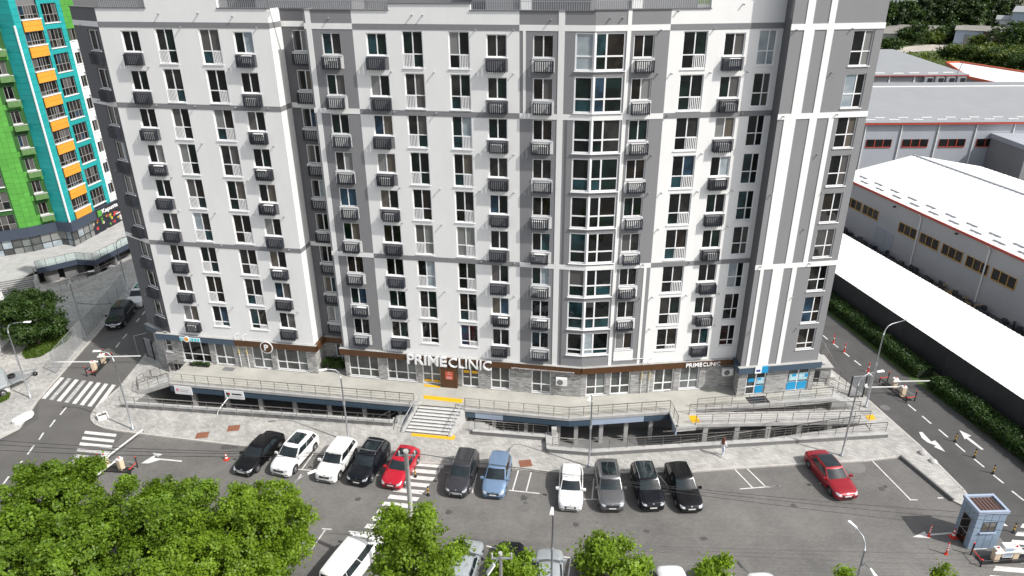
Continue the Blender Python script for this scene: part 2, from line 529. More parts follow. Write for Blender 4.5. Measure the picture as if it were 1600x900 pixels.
# cut the parts below the plaza away: the plaza covers them, so only the strip in front is kept
parking.data.clear_geometry()
kerb_line = [(-37.4, 53.2), (-37.25, 52.3), (-36.9, 51.6), (-36.2, 50.9), (-35.2, 50.35), (-33.9, 49.95), (-29.2, 49.0), (-21.1, 47.5), (-8.2, 45.5), (2.9, 44.2), (5.9, 43.95), (13.9, 44.1), (20.0, 44.7), (27.8, 45.25), (30.7, 45.7)]
island = [(30.95, 45.75), (32.3, 40.65), (32.7, 40.15), (33.2, 40.2), (33.65, 40.9), (33.75, 41.8), (33.3, 46.9), (32.0, 54.4), (30.9, 58.9)]
pk = MB().sheet([(-33, 8), (34.5, 8), (33.4, 39.9), (32.5, 40.3), (31.0, 46.2)] + [(x, y + .3) for x, y in reversed(kerb_line[5:])], -.008)
pk.v and parking.data.from_pydata(pk.v, [], pk.f)
parking.data.materials.clear(); parking.data.materials.append(pave_d)
tag(parking, kind='structure')
tag(MB().sheet([(-33, 8), (-33, 50.2), (-35, 50.7), (-37.2, 53), (-36.8, 56.5), (-37.0, 61.6), (-38.9, 80), (-42, 130), (-51, 130), (-45.4, 74), (-43.4, 54.8), (-41.6, 51.8), (-42.8, 48.2), (-75, 38), (-75, 8)], -.004).build('road', road_m), kind='structure')
tag(MB().sheet([(34.5, 8), (33.4, 39.9), (34.1, 41.6), (33.6, 46.9), (32.3, 54.4), (30.6, 60.5), (27.5, 85), (25, 110), (30.5, 110), (32.2, 90), (35.3, 71.1), (37.2, 58.8), (39.4, 49), (41.2, 40), (47, 8)], -.004).build('road', road_r), kind='structure')
# plaza in front of the building, one kerb high
pl_poly = kerb_line + island + [(29.6, 70), (27.2, 86), (-40, 95), (-38.6, 75), (-37.3, 61.6), (-37.0, 56.5)]
plz = MB().sheet(pl_poly, .10, [hole_l, hole_r])
tag(plz.build('plaza_pavement', pave_l), kind='structure')
kb = MB()
path = [(-37.0, 56.5)] + kerb_line + island + [(29.6, 70)]
for a, b in zip(path, path[1:]):
    if a == island[0]: continue
    a, b = Vector((*a, 0)), Vector((*b, 0))
    nn = Vector((b.y - a.y, a.x - b.x, 0)).normalized()
    e = (b - a).normalized() * .02
    kb.v += [tuple(q + Vector((0, 0, z))) for z in (-.05, .115) for q in (a - nn * .13 - e, a + nn * .03 - e, b + nn * .03 + e, b - nn * .13 + e)]
    i = len(kb.v) - 8
    kb.f += [tuple(i + k for k in q) for q in ((4, 5, 6, 7), (0, 1, 5, 4), (1, 2, 6, 5), (2, 3, 7, 6), (3, 0, 4, 7))]
tag(kb.build('kerb', kerb_m), kind='structure')
# pavement on the far side of the left road
lp = [(-43.4, 54.6), (-45.4, 74), (-51, 130), (-200, 130), (-200, 30), (-75, 38.2), (-46, 47.4), (-43.6, 48.4), (-42.4, 50.4)]
tag(MB().sheet(lp, .09, [hole_g]).build('pavement', pave_l), kind='structure')
kb = MB()
for a, b in zip([(-51, 130), (-45.4, 74), (-43.4, 54.6), (-42.4, 50.4), (-43.6, 48.4), (-46, 47.4)], [(-45.4, 74), (-43.4, 54.6), (-42.4, 50.4), (-43.6, 48.4), (-46, 47.4), (-75, 38.2)]):
    kb.bar((*a, .03), (*b, .03), .15, .17)
tag(kb.build('kerb', kerb_m), kind='structure')
# dark bank and yard right of the hedge
tag(MB().sheet([(47.5, 8), (41.4, 40), (39.7, 49), (37.5, 58.8), (35.6, 71.1), (32.5, 90), (31, 110), (34.5, 110), (38.1, 76), (43, 48.6), (50, 8)], -.002).build('verge', grass_m), kind='structure')
tag(MB().sheet([(60, 232), (420, 205), (900, 380), (900, 900), (-100, 900), (40, 300)], .01).build('field', field_m), kind='structure')
tag(MB().sheet([tuple(at(u, v)[:2]) for u, v in [(1398, 84), (1440, 80), (1500, 78), (1545, 75), (1520, 70), (1480, 68.5), (1430, 71), (1402, 76)]], .05).build('dirt_track', dirt_m), kind='structure')
tag(MB().prism([(-200, 95), (-46, 95), (-47.8, 100), (-58, 130), (-200, 130)], .09, .13, False).build('terrain', pave_l), kind='structure')

# ================================================================== ROAD MARKINGS
def px_quad(mb, pts, z):
    mb.sheet([tuple(at(u, v, z)[:2]) for u, v in pts], z)
    return mb
def line(mb, a, b, w, z):
    a, b = at(*a, z), at(*b, z)
    n = Vector((b.y - a.y, a.x - b.x, 0)).normalized() * w / 2
    mb.quad(a - n, a + n, b + n, b - n)
    return mb
def marking(name, mb, m=paint):
    for i, f in enumerate(mb.f):
        a, b, c = (Vector(mb.v[k]) for k in f[:3])
        if (b - a).cross(c - a).z < 0: mb.f[i] = f[::-1]
    return tag(mb.build(name, m), kind='structure')
def crosswalk(a0, a1, b0, b1, n, fill=.5, worn=()):
    """zebra between line a0-a1 and line b0-b1 (ground points), n bars each its own piece"""
    root = tag(MB().sheet([(a0.x, a0.y), (a0.x + .01, a0.y), (a0.x, a0.y + .01)], -.0085).build('crosswalk', paint), kind='structure')
    for i in range(n):
        t0 = (i + .5 - fill / 2) / n; t1 = (i + .5 + fill / 2) / n
        q = MB().quad(a0.lerp(a1, t0), a0.lerp(a1, t1), b0.lerp(b1, t1), b0.lerp(b1, t0))
        a, b, c = (Vector(k) for k in q.v[:3])
        if (b - a).cross(c - a).z < 0: q.f = [q.f[0][::-1]]
        for k, v in enumerate(q.v): q.v[k] = (v[0], v[1], .002)
        q.build('stripe', wornp if i in worn else paint, root)
crosswalk(at(62, 622), at(158, 638), at(92, 589), at(184, 602), 8, .52, (1, 3))
crosswalk(at(134, 671), at(110, 727), at(183, 676), at(163, 732), 6, .5, (3, 4))
crosswalk(at(651, 720), at(557, 840), at(697, 724), at(603, 845), 11, .55)
crosswalk(at(1600, 815), at(1530, 925), at(1650, 818), at(1582, 930), 8, .5)
zz = .002
for a, b in [((160, 612), (140, 632))][:0]: pass
for a, b in [((104, 636), (94, 648)), ((86, 656), (78, 667)), ((68, 676), (61, 687)), ((53, 696), (43, 710)), ((35, 720), (24, 733)), ((14, 744), (4, 758)),
             ((181, 543), (187, 535)), ((192, 529), (198, 522)), ((213, 503), (218, 497)), ((222, 492), (227, 486))]:
    marking('lane_dash', line(MB(), a, b, .14, zz))
for a, b in [((1286, 524), (1293, 530)), ((1302, 537), (1310, 543)), ((1318, 550), (1327, 557)), ((1335, 563), (1345, 571)), ((1353, 579), (1364, 588)), ((1419, 632), (1431, 642)), ((1441, 650), (1455, 662)), ((1467, 671), (1481, 683)), ((1493, 693), (1508, 706)), ((1522, 717), (1538, 730)), ((1552, 742), (1568, 755)), ((1581, 767), (1600, 782))]:
    marking('lane_dash', line(MB(), a, b, .14, zz))
bays = [((1158, 731), (1174, 762)), ((1165, 730), (1197, 761)), ((1145, 730), (1176, 762)), ((1156, 764), (1218, 759)),
        ((1360, 717), (1422, 780)), ((1421, 781), (1434, 781)), ((1465, 778), (1474, 778)), ((1200, 761), (1219, 759)), ((1280, 755), (1287, 755)),
        ((810, 735), (801, 766)), ((830, 738), (822, 769)), ((795, 766), (843, 771)), ((928, 748), (925, 780)), ((912, 780), (938, 780)), ((1030, 743), (1053, 771)), ((1040, 772), (1053, 771)),
        ((493, 704), (472, 733)), ((462, 733), (488, 735)), ((605, 712), (587, 742)), ((583, 741), (594, 743)), ((745, 740), (738, 770)),
        ((503, 826), (518, 827)), ((508, 828), (487, 858)), ((545, 830), (563, 832)), ((706, 847), (722, 849)), ((713, 849), (704, 875)), ((760, 853), (778, 857)), ((820, 860), (838, 864)), ((833, 864), (826, 895)), ((879, 870), (897, 872)), ((892, 872), (888, 900)),
        ((1010, 889), (1026, 891)), ((471, 741), (466, 748)), ((688, 732), (683, 737))]
for a, b in bays[1:]:
    marking('parking_line', line(MB(), a, b, .10, zz))
def arrow(pts_list, m=paint):
    mb = MB()
    for pts in pts_list: px_quad(mb, pts, zz)
    marking('road_arrow', mb, m)
arrow([[(220, 724), (246, 708), (241, 715.5), (284, 719.5), (284, 721.5), (250, 718.5), (232, 724)], [(238, 707.5), (254, 709.5), (247, 714)]])
arrow([[(1436, 675), (1441, 675), (1455, 690), (1461, 688), (1466, 693), (1477, 706), (1459, 698), (1463, 696.5), (1449, 691), (1440, 684)]])
arrow([[(1499, 672), (1518, 681), (1512.5, 682.5), (1537, 702), (1534, 703), (1509, 684.5), (1508, 687)]])
arrow([[(1426, 839), (1445, 830), (1447, 834.5), (1487, 831.5), (1487, 834), (1448, 837), (1456, 841)]])
marking('painted_triangle', px_quad(MB(), [(1567, 816), (1575, 822), (1562, 821)], zz))
# drain grates and covers
for i, (u, v, s) in enumerate([(316, 680, 1.0), (365, 669, 1.0), (821, 724, 1.0)]):
    c = at(u, v, .1)
    g = thing('drain_grate', ['rust red square drain grate in the plaza nearer the parking kerb', 'rust red square drain grate in the plaza nearer the low wall', 'rust red square drain grate behind the blue hatchback'][i], 'drain grate', (c.x, c.y, .104), .15, 'drain grates in the plaza')
    MB().box(-.5, -.42, -.03, .5, .42, .006).build('grate_frame', manh, g)
    for k in range(9): MB().box(-.44 + k * .1, -.36, .006, -.39 + k * .1, .36, .016).build('bar', manh, g)
for i, (u, v, r) in enumerate([(1383, 637, .42), (820, 793, .42), (1333, 728, .9), (770, 800, .3)][:3]):
    c = at(u, v)
    g = tag(MB().tube([(0, 0, -.02), (0, 0, .004)], r, 24).build('manhole_cover', iron if i != 2 else asphalt, None, T(c.x, c.y, 0)), ['round iron manhole cover in the right road by the barrier', 'round iron manhole cover in the parking lot', 'round patched cover beside the red saloon'][i], 'manhole cover', 'manhole covers')
c = at(360, 698)
g = thing('drain_grate', 'dark iron gutter grate by the kerb near the black saloon', 'drain grate', (c.x, c.y, 0), .15)
MB().box(-.75, -.35, -.03, .75, .35, .004).build('grate_frame', iron, g)
for k in range(10): MB().box(-.68 + k * .14, -.3, .004, -.62 + k * .14, .3, .012).build('bar', black_m, g)

# ================================================================== MAIN BUILDING
bld = thing('apartment_building', 'tall white and grey apartment block with brown shop fascia and clinic letters', 'building', (0, 56, 0))
BI = Matrix.Translation((0, 56, 0)).inverted()
def bpart(name, mb, m, smooth=False):
    o = mb.build(name, m, bld, BI, smooth)
    return o
ROWS = 9
PITCHZ = 2.985
def ztop(r): return 31.66 - PITCHZ * r

MESH = {}
def cached(key, fn):
    if key not in MESH: MESH[key] = fn()
    return MESH[key]

def frame_mesh(w, h, cols, rows, ft=.075, dep=.07):
    mb = MB()
    mb.box(0, 0, 0, ft, dep, h); mb.box(w - ft, 0, 0, w, dep, h)
    mb.box(ft, 0, 0, w - ft, dep, ft); mb.box(ft, 0, h - ft, w - ft, dep, h)
    for c in cols[1:-1]: mb.box(c * w - ft * .55, .002, ft, c * w + ft * .55, dep, h - ft)
    for r in rows[1:-1]:
        for a, b in zip(cols, cols[1:]):
            x0 = a * w + (ft if a == 0 else ft * .55); x1 = b * w - (ft if b == 1 else ft * .55)
            mb.box(x0, .002, r * h - ft * .5, x1, dep, r * h + ft * .5)
    return mb.mesh('window_frame', pvc)
def pane_mesh(w, h, m):
    return cached(('pane', round(w, 2), round(h, 2), m.name), lambda: MB().box(0, 0, 0, w, .012, h).mesh('pane', m))
def pick(style, rnd, low=False):
    r = rnd.random()
    if style == 'shop': return pane_shop[0] if r < .65 else pane_shop[1]
    if style == 'dark': return pane_dark[0] if r < .6 else pane_dark[3]
    if low: return pane_teal[0] if r < .42 else (pane_dark[1] if r < .75 else pane_dark[0])
    if r < .30: return pane_dark[0]
    if r < .46: return pane_dark[1]
    if r < .56: return pane_dark[2]
    if r < .68: return pane_dark[3]
    if r < .74: return pane_teal[0]
    if r < .78: return pane_teal[1]
    if r < .88: return pane_curt[0]
    if r < .93: return pane_curt[1]
    if r < .97: return pane_curt[2]
    return pane_curt[3]
def window(fr, s0, s1, z0, z1, cols, rows, parent, inv, style='flat', d=-.10, sill=True, name='window', rail=None, ft=.075, rnd=RND, teal=True):
    w, h = s1 - s0, z1 - z0
    me = cached(('fr', round(w, 2), round(h, 2), tuple(cols), tuple(round(k, 2) for k in rows), ft), lambda: frame_mesh(w, h, cols, rows, ft))
    o = link(name, me, parent, inv @ fr.m(s0, d, z0))
    same = pick(style, rnd)
    for ci, (a, b) in enumerate(zip(cols, cols[1:])):
        mt_hi = same if rnd.random() < .35 else pick(style, rnd)
        for ri, (e, g) in enumerate(zip(rows, rows[1:])):
            x0 = a * w + ft * .5; x1 = b * w - ft * .5
            y0 = e * h + ft * .45; y1 = g * h - ft * .45
            low = len(rows) > 2 and ri == 0 and teal and style != 'shop'
            mt_ = pick(style, rnd, True) if low and rnd.random() < .6 else mt_hi
            p = link('pane', pane_mesh(x1 - x0, y1 - y0, mt_), o, Matrix.Translation((x0, .035, y0)))
    if sill:
        sm = cached(('sill', round(w, 2)), lambda: MB().box(-.05, -.17, -.06, w + .05, .02, -.005).mesh('sill', pvc))
        link('sill', sm, o)
    if rail is not None:
        a, b = cols[rail], cols[rail + 1]
        x0, x1, hh = a * w + .03, b * w - .03, rows[1] * h
        def mk():
            mb = MB(); ww = x1 - x0
            mb.box(0, -.06, hh - .05, ww, -.02, hh + .01); mb.box(0, -.06, .03, ww, -.02, .09)
            n = 6
            for k in range(n):
                xx = (k + .5) * ww / n
                mb.box(xx - .032, -.058, .09, xx + .032, -.022, hh - .05)
            return mb.mesh('balustrade', pvc)
        link('balustrade', cached(('bal', round(x1 - x0, 2), round(hh, 2)), mk), o, Matrix.Translation((x0, 0, 0)))
    return o

def basket_mesh():
    mb = MB(); w, dp, h = 1.36, .38, .80
    for z in (.0, h - .05):
        mb.box(0, -dp, z, w, -dp + .05, z + .05)
        mb.box(0, -dp + .05, z, .05, 0, z + .05); mb.box(w - .05, -dp + .05, z, w, 0, z + .05)
    n = 9
    for k in range(n):
        x = .005 + k * (w - .085) / (n - 1)
        mb.box(x, -dp - .012, -.06, x + .078, -dp + .012, h - .02)
    for k in range(3):
        y = -dp + .07 + k * .11
        mb.box(-.012, y, -.03, .012, y + .075, h - .02); mb.box(w - .012, y, -.03, w + .012, y + .075, h - .02)
    mb.box(.06, -dp + .06, .01, w - .06, -.02, .03)
    return mb.mesh('basket', basket_m)
def ac_mesh():
    mb = MB(); mb.box(0, -.22, 0, .80, 0, .55)
    return mb.mesh('air_conditioner', whitep)
def basket(fr, s0, s1, zt_, parent, inv, on_white, rnd=RND):
    w = s1 - s0
    shift = rnd.choice((-.02, w - 1.34)) if rnd.random() < .8 else (w - 1.36) / 2
    o = link('air_conditioner_basket', cached('basket', basket_mesh), parent, inv @ fr.m(s0 + shift, .03, zt_ - .86))
    pm = stripe_m if on_white else (dgrey if on_white is None else white)
    link('backing_plate', cached(('plate', round(w, 2), pm.name), lambda: MB().box(-.04, -.022, 0, w + .12, 0, .90).mesh('backing_plate', pm)), o, Matrix.Translation((-shift - .04, .03 - .002, -.02)))
    if on_white is not None and rnd.random() < .5:
        link('air_conditioner', cached('ac', ac_mesh), o, Matrix.Translation((rnd.choice((.1, .3, .45)), -.1, .04 + .25 * (rnd.random() < .4))))
    return o

def vents(fr, s, rows, dz=.12, d=0.0):
    for r in rows:
        vm_ = cached('vent', lambda: MB().tube([(0, 0, 0), (0, -.17, 0), (0, -.22, -.03)], [.045, .045, .06], 8).mesh('vent', galv))
        link('vent', vm_, bld, BI @ fr.m(s, d, ztop(r) + dz))

class Zone: pass
def column(fr, s0, s1, kind, on_white=True, rail=0, d=0.0, rows=range(ROWS), seed=0):
    rnd = random.Random(seed * 77 + int(s0 * 100))
    hs = []
    for r in rows:
        if kind == 'b':
            zt_, h = ztop(r) - .17, 1.58
            window(fr, s0, s1, zt_ - h, zt_, [0, .5, 1], [0, 1], bld, BI, d=d - .10, rnd=rnd)
            basket(Frame(fr.p(0, d, 0), fr.t), s0, s1, zt_ - h - .10, bld, BI, on_white, rnd)
        elif kind == 't':
            zt_ = ztop(r); h = 2.6 if r < 8 else 2.08
            frac = (h - 1.62) / h
            window(fr, s0, s1, zt_ - h, zt_, [0, .5, 1], [0, frac, 1], bld, BI, d=d - .10, rail=rail, rnd=rnd)
        elif kind == 'w':
            zt_ = ztop(r); h = 2.45 if r < 8 else 2.0
            window(fr, s0, s1, zt_ - h, zt_, [0, .58, 1], [0, (h - 1.45) / h, 1], bld, BI, d=d - .10, rnd=rnd, teal=False)
        hs.append((s0, s1, zt_ - h, zt_))
    return hs

ZB, ZP = 4.35, 33.12
bands = [(31.62 + .12, 32.02 + .12), (25.55, 25.95), (13.55, 13.95)]
def zone(fr, s0, s1, m, holes, d=0.0, z1=ZP, name='wall'):
    mb = MB(); fr.wall(mb, s0, s1, ZB, z1, holes, .2, d)
    return bpart(name, mb, m)
def band(fr, s0, s1, m, d=0.0, which=(0, 1, 2), proud=.025):
    for k in which:
        mb = MB(); fr.box(mb, s0, s1, d - .02, d + proud, *bands[k])
        bpart('horizontal_band', mb, m)
def vstripe(fr, s0, s1, z0=ZB, z1=ZP, d=0.0, m=white, proud=.03):
    mb = MB(); fr.box(mb, s0, s1, d - .02, d + proud, z0, z1)
    bpart('vertical_stripe', mb, m)

# left wing
h1 = column(FL, -36.95, -35.45, 'b', seed=1) + column(FL, -34.0, -32.45, 't', rail=0, seed=2) + column(FL, -30.3, -28.65, 't', rail=1, seed=3) + column(FL, -27.45, -25.9, 'b', seed=4)
zone(FL, -38.75, -24.4, white, h1)
band(FL, -38.75, -24.4, stripe_m)
RD = -1.9
mb = MB(); FL.box(mb, -24.42, -24.4, RD, 0, ZB, ZP)
mb = MB().quad(FL.p(-24.4, 0, ZB), FL.p(-24.4, RD, ZB), FL.p(-24.4, RD, ZP), FL.p(-24.4, 0, ZP))
bpart('wall', mb, white)
mb = MB()
for a, b in bands:
    q = [FL.p(-24.375, .02, a), FL.p(-24.375, RD, a), FL.p(-24.375, RD, b), FL.p(-24.375, .02, b)]
    mb.quad(*q)
bpart('horizontal_band', mb, stripe_m)
# recess
h = column(FL, -23.65, -22.2, 'b', on_white=False, d=RD, seed=5)
zone(FL, -24.4, -21.6, dgrey, h, d=RD)
band(FL, -24.37, -21.6, white, d=RD)
bpart('wall', MB().quad(FL.p(-21.6, RD, ZB), FL.p(-21.6, 0, ZB), FL.p(-21.6, 0, ZP), FL.p(-21.6, RD, ZP)), grey)
# grey strip
h = column(FL, -20.35, -18.85, 'b', on_white=False, seed=6)
zone(FL, -21.6, -17.85, grey, h)
vstripe(FL, -21.45, -21.05)
band(FL, -21.6, -17.85, white, proud=.028)
# long white middle
h = column(FL, -16.85, -15.3, 'b', seed=7) + column(FL, -14.1, -12.55, 't', rail=0, seed=8) + column(FL, -10.6, -9.05, 't', rail=1, seed=9) + column(FL, -7.8, -6.3, 'b', seed=10)
zone(FL, -17.85, -5.37, white, h)
band(FL, -17.85, -5.37, stripe_m)
# grey corner bay
h = column(FL, -4.4, -2.9, 'b', on_white=False, seed=11)
bay_l, bay_r = [], []
for r in range(ROWS):
    rnd = random.Random(900 + r)
    zt_ = ztop(r); hh = 2.6 if r < 8 else 2.1
    fr_ = (hh - 1.6) / hh
    window(FL, -1.38, -.04, zt_ - hh, zt_, [0, 1], [0, fr_, 1], bld, BI, d=-.06, rnd=rnd, ft=.11)
    window(FR, .04, 2.22, zt_ - hh, zt_, [0, .38, 1], [0, fr_, 1], bld, BI, d=-.06, rnd=rnd, ft=.11)
    bay_l.append((-1.38, .0, zt_ - hh, zt_)); bay_r.append((.0, 2.22, zt_ - hh, zt_))
    q = FL.p(0, -.02, 0)
    mb = MB(); mb.tube([(q.x, q.y + .01, zt_ - hh), (q.x, q.y + .01, zt_)], .075, 10)
    bpart('corner_post', mb, pvc)
zone(FL, -5.37, 0, grey, h + bay_l)
band(FL, -5.37, 0, white)
vstripe(FL, -2.58, -2.14); vstripe(FL, -5.12, -4.92, 25.95, 31.74)
vstripe(FL, -1.95, -1.8, ZB, 25.55, m=dgrey, proud=.012)
h = column(FR, 2.8, 4.3, 'b', on_white=False, seed=13, rows=range(ROWS - 1))
zt_ = ztop(8) - .17
window(FR, 2.8, 4.3, zt_ - 1.58, zt_, [0, .5, 1], [0, 1], bld, BI, d=-.10)
h.append((2.8, 4.3, zt_ - 1.58, zt_))
mb = MB(); FR.box(mb, 2.72, 4.42, 0, .03, zt_ - 1.58 - 1.1, zt_ - 1.58 - .12); bpart('backing_plate', mb, white)
zone(FR, 0, 5.37, grey, h + bay_r)
band(FR, 0, 5.37, white)
vstripe(FR, 2.28, 2.56); vstripe(FR, 4.82, 5.05, ZB, 13.55)
# white right wing
h = column(FR, 6.4, 8.2, 't', rail=1, seed=14) + column(FR, 9.45, 11.0, 'b', seed=15) + column(FR, 12.0, 13.35, 'w', seed=16)
zone(FR, 5.37, 13.75, white, h)
band(FR, 5.37, 13.75, stripe_m)
# striped tower
h = column(FT, 4.8, 6.4, 'w', seed=17)
zone(FT, 0, 7.05, grey, h, z1=36.5)
inn = FR.p(13.75, 0, 0); fro = FT.p(0, 0, 0); rgt = FT.p(7.05, 0, 0)
mb = MB().quad((inn.x, inn.y + .4, ZB), (fro.x, fro.y, ZB), (fro.x, fro.y, 36.5), (inn.x, inn.y + .4, 36.5))
bpart('wall', mb, dgrey)  # tower side turned from the sun, its shade put into a darker grey
bpart('wall', MB().quad(rgt + Vector((0, 0, 0)), rgt + FT.n * -15, rgt + FT.n * -15 + Vector((0, 0, 36.5)), rgt + Vector((0, 0, 36.5))), grey)
band(FT, -.03, 7.08, white, proud=.05)
for a, b, z0, z1 in [(.98, 1.52, 32.14, 36.5), (2.7, 3.15, 32.14, 36.5), (.98, 1.75, 25.95, 31.74), (2.68, 3.2, 25.95, 31.74), (.5, 1.42, 13.95, 25.55), (2.5, 3.08, 13.95, 25.55), (4.02, 4.42, 13.95, 25.55), (.45, .75, ZB, 13.55), (1.52, 2.45, ZB, 13.55), (3.2, 3.6, ZB, 13.55)]:
    vstripe(FT, a, b, z0, z1, proud=.045)
# chamfered end wall
h = []
for r in range(ROWS):
    rnd = random.Random(300 + r)
    zt_ = ztop(r) - .17
    window(FS, 2.0, 3.5, zt_ - 1.58, zt_, [0, .62, 1], [0, 1], bld, BI, rnd=rnd)
    basket(FS, 2.0, 3.5, zt_ - 1.68, bld, BI, None, rnd)
    h.append((2.0, 3.5, zt_ - 1.58, zt_))
zone(FS, 0, 3.9, dgrey, h)  # end wall's shade put into a darker grey than the other grey walls
band(FS, 0, 3.9, white)
# vents
for s in (-35.1, -31.7, -28.2, -25.4, -15.05, -11.75, -8.55, -5.8): vents(FL, s, [r for r in range(ROWS) if (r * 7 + int(-s * 10)) % 3])
for s in (4.7, 5.7, 8.6, 11.4): vents(FR, s, [r for r in range(ROWS) if (r * 5 + int(s * 10)) % 3])
for s in (.35, 3.6, 4.55): vents(FT, s, [r for r in range(ROWS) if (r * 5 + int(s * 10)) % 2])
for s in (1.2,): vents(FS, s, range(0, ROWS, 2))
for s, z in [(-33.3, 32.75), (-30.0, 32.8), (-27.2, 32.6), (-13.2, 32.75), (-12.4, 32.75), (-19.6, 32.5), (-3.1, 32.5)]: link('vent', MESH['vent'], bld, BI @ FL.m(s, 0, z))
for s, z in [(1.0, 32.6), (1.9, 32.6), (5.8, 33.0), (10.5, 33.4)]: link('vent', MESH['vent'], bld, BI @ FR.m(s, 0, z))

# core, roof and parapets
core = [FS.p(0.2, -.5, 0), FS.p(3.8, -.5, 0), FL.p(-38.2, -.5, 0), FL.p(-24.7, -.5, 0), FL.p(-24.7, RD - .4, 0), FL.p(-21.3, RD - .4, 0), FL.p(-21.3, -.5, 0), FL.p(0, -.5, 0), FR.p(14.2, -.5, 0), FT.p(.5, -.5, 0), FT.p(6.9, -.5, 0), FT.p(6.9, -15, 0), FR.p(8, -15.5, 0), FL.p(-36, -15, 0)]
bpart('rear_wall_core', MB().prism(core, PIT - .2, 32.6), grey)  # unseen core added behind the facades to block light, with plain rear walls
def parapet(fr, s0, s1, z1, m, d=0.0):
    mb = MB(); fr.box(mb, s0, s1, d - .35, d - .004, 32.5, z1); bpart('parapet', mb, m)
    mb = MB(); fr.box(mb, s0 - .05, s1 + .05, d - .42, d + .07, z1, z1 + .06); bpart('parapet_cap', mb, dgrey)
parapet(FS, 0, 3.9, 33.12, dgrey)
parapet(FL, -38.75, -34.4, 33.12, white); parapet(FL, -34.4, -28.4, 35.2, white); parapet(FL, -28.4, -24.4, 33.12, white)
parapet(FL, -21.6, -15.0, 33.05, grey); parapet(FL, -15.0, -8.9, 33.5, white); parapet(FL, -8.9, -.02, 33.05, grey)
parapet(FL, -24.4, -21.6, 33.05, grey, RD)
parapet(FR, .02, 8.2, 33.12, grey); parapet(FR, 8.2, 13.75, 35.4, white); parapet(FT, 0, 7.05, 36.6, grey)
for fr, s0, s1, zz0, zz1, mm in [(FL, -34.4, -28.4, 33.12, 35.2, white), (FL, -15.0, -8.9, 33.12, 33.5, white), (FR, 8.2, 13.75, 33.12, 35.4, white)]:
    mb = MB(); fr.box(mb, s0, s1, -.02, 0, zz0, zz1); bpart('wall', mb, mm)
def roof_rail(fr, s0, s1, z, d=-.25):
    mb = MB(); fr.box(mb, s0, s1, d - .03, d + .03, z + .55, z + .6)
    n = int((s1 - s0) / .16)
    for k in range(n + 1):
        s = s0 + (s1 - s0) * k / n
        fr.box(mb, s - .015, s + .015, d - .015, d + .015, z, z + .55)
    bpart('roof_railing', mb, galv)
roof_rail(FL, -38.5, -34.5, 33.18); roof_rail(FL, -28.3, -24.6, 33.18); roof_rail(FL, -24.3, -15.1, 33.11); roof_rail(FL, -8.8, -.1, 33.11); roof_rail(FR, .1, 8.1, 33.18)
for fr, s0, s1 in ((FL, -38, 0), (FR, 0, 8.3)):
    mb = MB(); fr.box(mb, s0, s1, -7.5, -6.2, 32.6, 39); bpart('penthouse_wall', mb, grey)
for k, (fr, s0, s1, mm) in enumerate([(FL, -37, -31, grey), (FL, -27, -19, grey), (FL, -8.5, -5.8, grey), (FL, -5.8, -5.0, white), (FL, -5.0, -.6, dgrey), (FR, 0.3, 3.4, grey), (FR, 3.4, 4.2, white), (FR, 4.2, 8.4, grey)]):
    mb = MB(); fr.box(mb, s0, s1, -6, -3.2 - .1 * (k % 3), 32.6, 37); bpart('penthouse_wall', mb, mm)

# ------------------------------------------------------------------ shop level
gl = [(-39.65, -39.0, 'w'), (-38.0, -35.1, 's3'), (-34.6, -32.6, 'd'), (-30.8, -28.8, 'd'), (-28.35, -25.3, 's3')]
gm = [(-21.25, -18.4, 's3'), (-17.6, -14.85, 's3'), (-14.3, -12.55, 'd'), (-10.65, -9.05, 'd'), (-8.0, -6.3, 's2'), (-4.35, -2.65, 's2')]
gr = [(.45, 2.2, 's2'), (2.6, 4.4, 'd'), (6.5, 8.3, 'd'), (8.85, 10.6, 's2')]
gt = [(.75, 2.55, 'db'), (4.55, 6.6, 'sb')]
ZG = 3.98
blue_poster = mat('blue_window_film', (.015, .29, .55), .35, var=.06)
pale_poster = mat('pale_window_film', (.42, .60, .66), .35, var=.3, scale=4)
def shop(fr, lst, s0, s1, d=-.02):
    hs = []
    rnd = random.Random(int(s0 * 31))
    for a, b, k in lst:
        z0, z1 = ZT + .12, 3.82
        if k[0] == 'd':
            z0 = ZT + .03
            o = window(fr, a, b, z0, z1, [0, .5, 1], [0, .42, 1] if rnd.random() < .4 else [0, .36, 1], bld, BI, 'shop', d=d - .12, sill=False, name='door', ft=.11, rnd=rnd)
            MB().box((b - a) * .5 - .14, -.05, .95, (b - a) * .5 - .10, 0, 1.2).build('handle', black_m, o)
        elif k == 'w':
            z0 = ZT + 1.0
            window(fr, a, b, z0, z1, [0, 1], [0, .5, 1], bld, BI, 'dark', d=d - .12, name='shop_window', rnd=rnd)
        else:
            n = int(k[1]) if k[1].isdigit() else 2
            cols = [0, .3, .7, 1] if n == 3 else [0, .5, 1]
            o = window(fr, a, b, z0, z1, cols, [0, .36, 1], bld, BI, 'dark' if (a == -38.0) else 'shop', d=d - .12, name='shop_window', ft=.085, rnd=rnd)
        hs.append((a, b, z0, z1))
    mb = MB(); fr.wall(mb, s0, s1, ZT - .3, ZG, hs, .22, d)
    bpart('brick_wall', mb, brick_g)
shop(FL, gl, -39.9, -24.4)
bpart('brick_wall', MB().quad(FL.p(-24.4, -.02, ZT), FL.p(-24.4, RD, ZT), FL.p(-24.4, RD, ZG), FL.p(-24.4, -.02, ZG)), brick_g)
shop(FL, [(-23.3, -22.2, 'd')], -24.4, -21.6, RD)
shop(FL, gm, -21.6, 0)
shop(FR, gr, 0, 13.75)
shop(FT, gt, .0, 7.05)
bpart('brick_wall', MB().quad((inn.x, inn.y + .4, ZT), (fro.x, fro.y, ZT), (fro.x, fro.y, ZG), (inn.x, inn.y + .4, ZG)), brick_g)
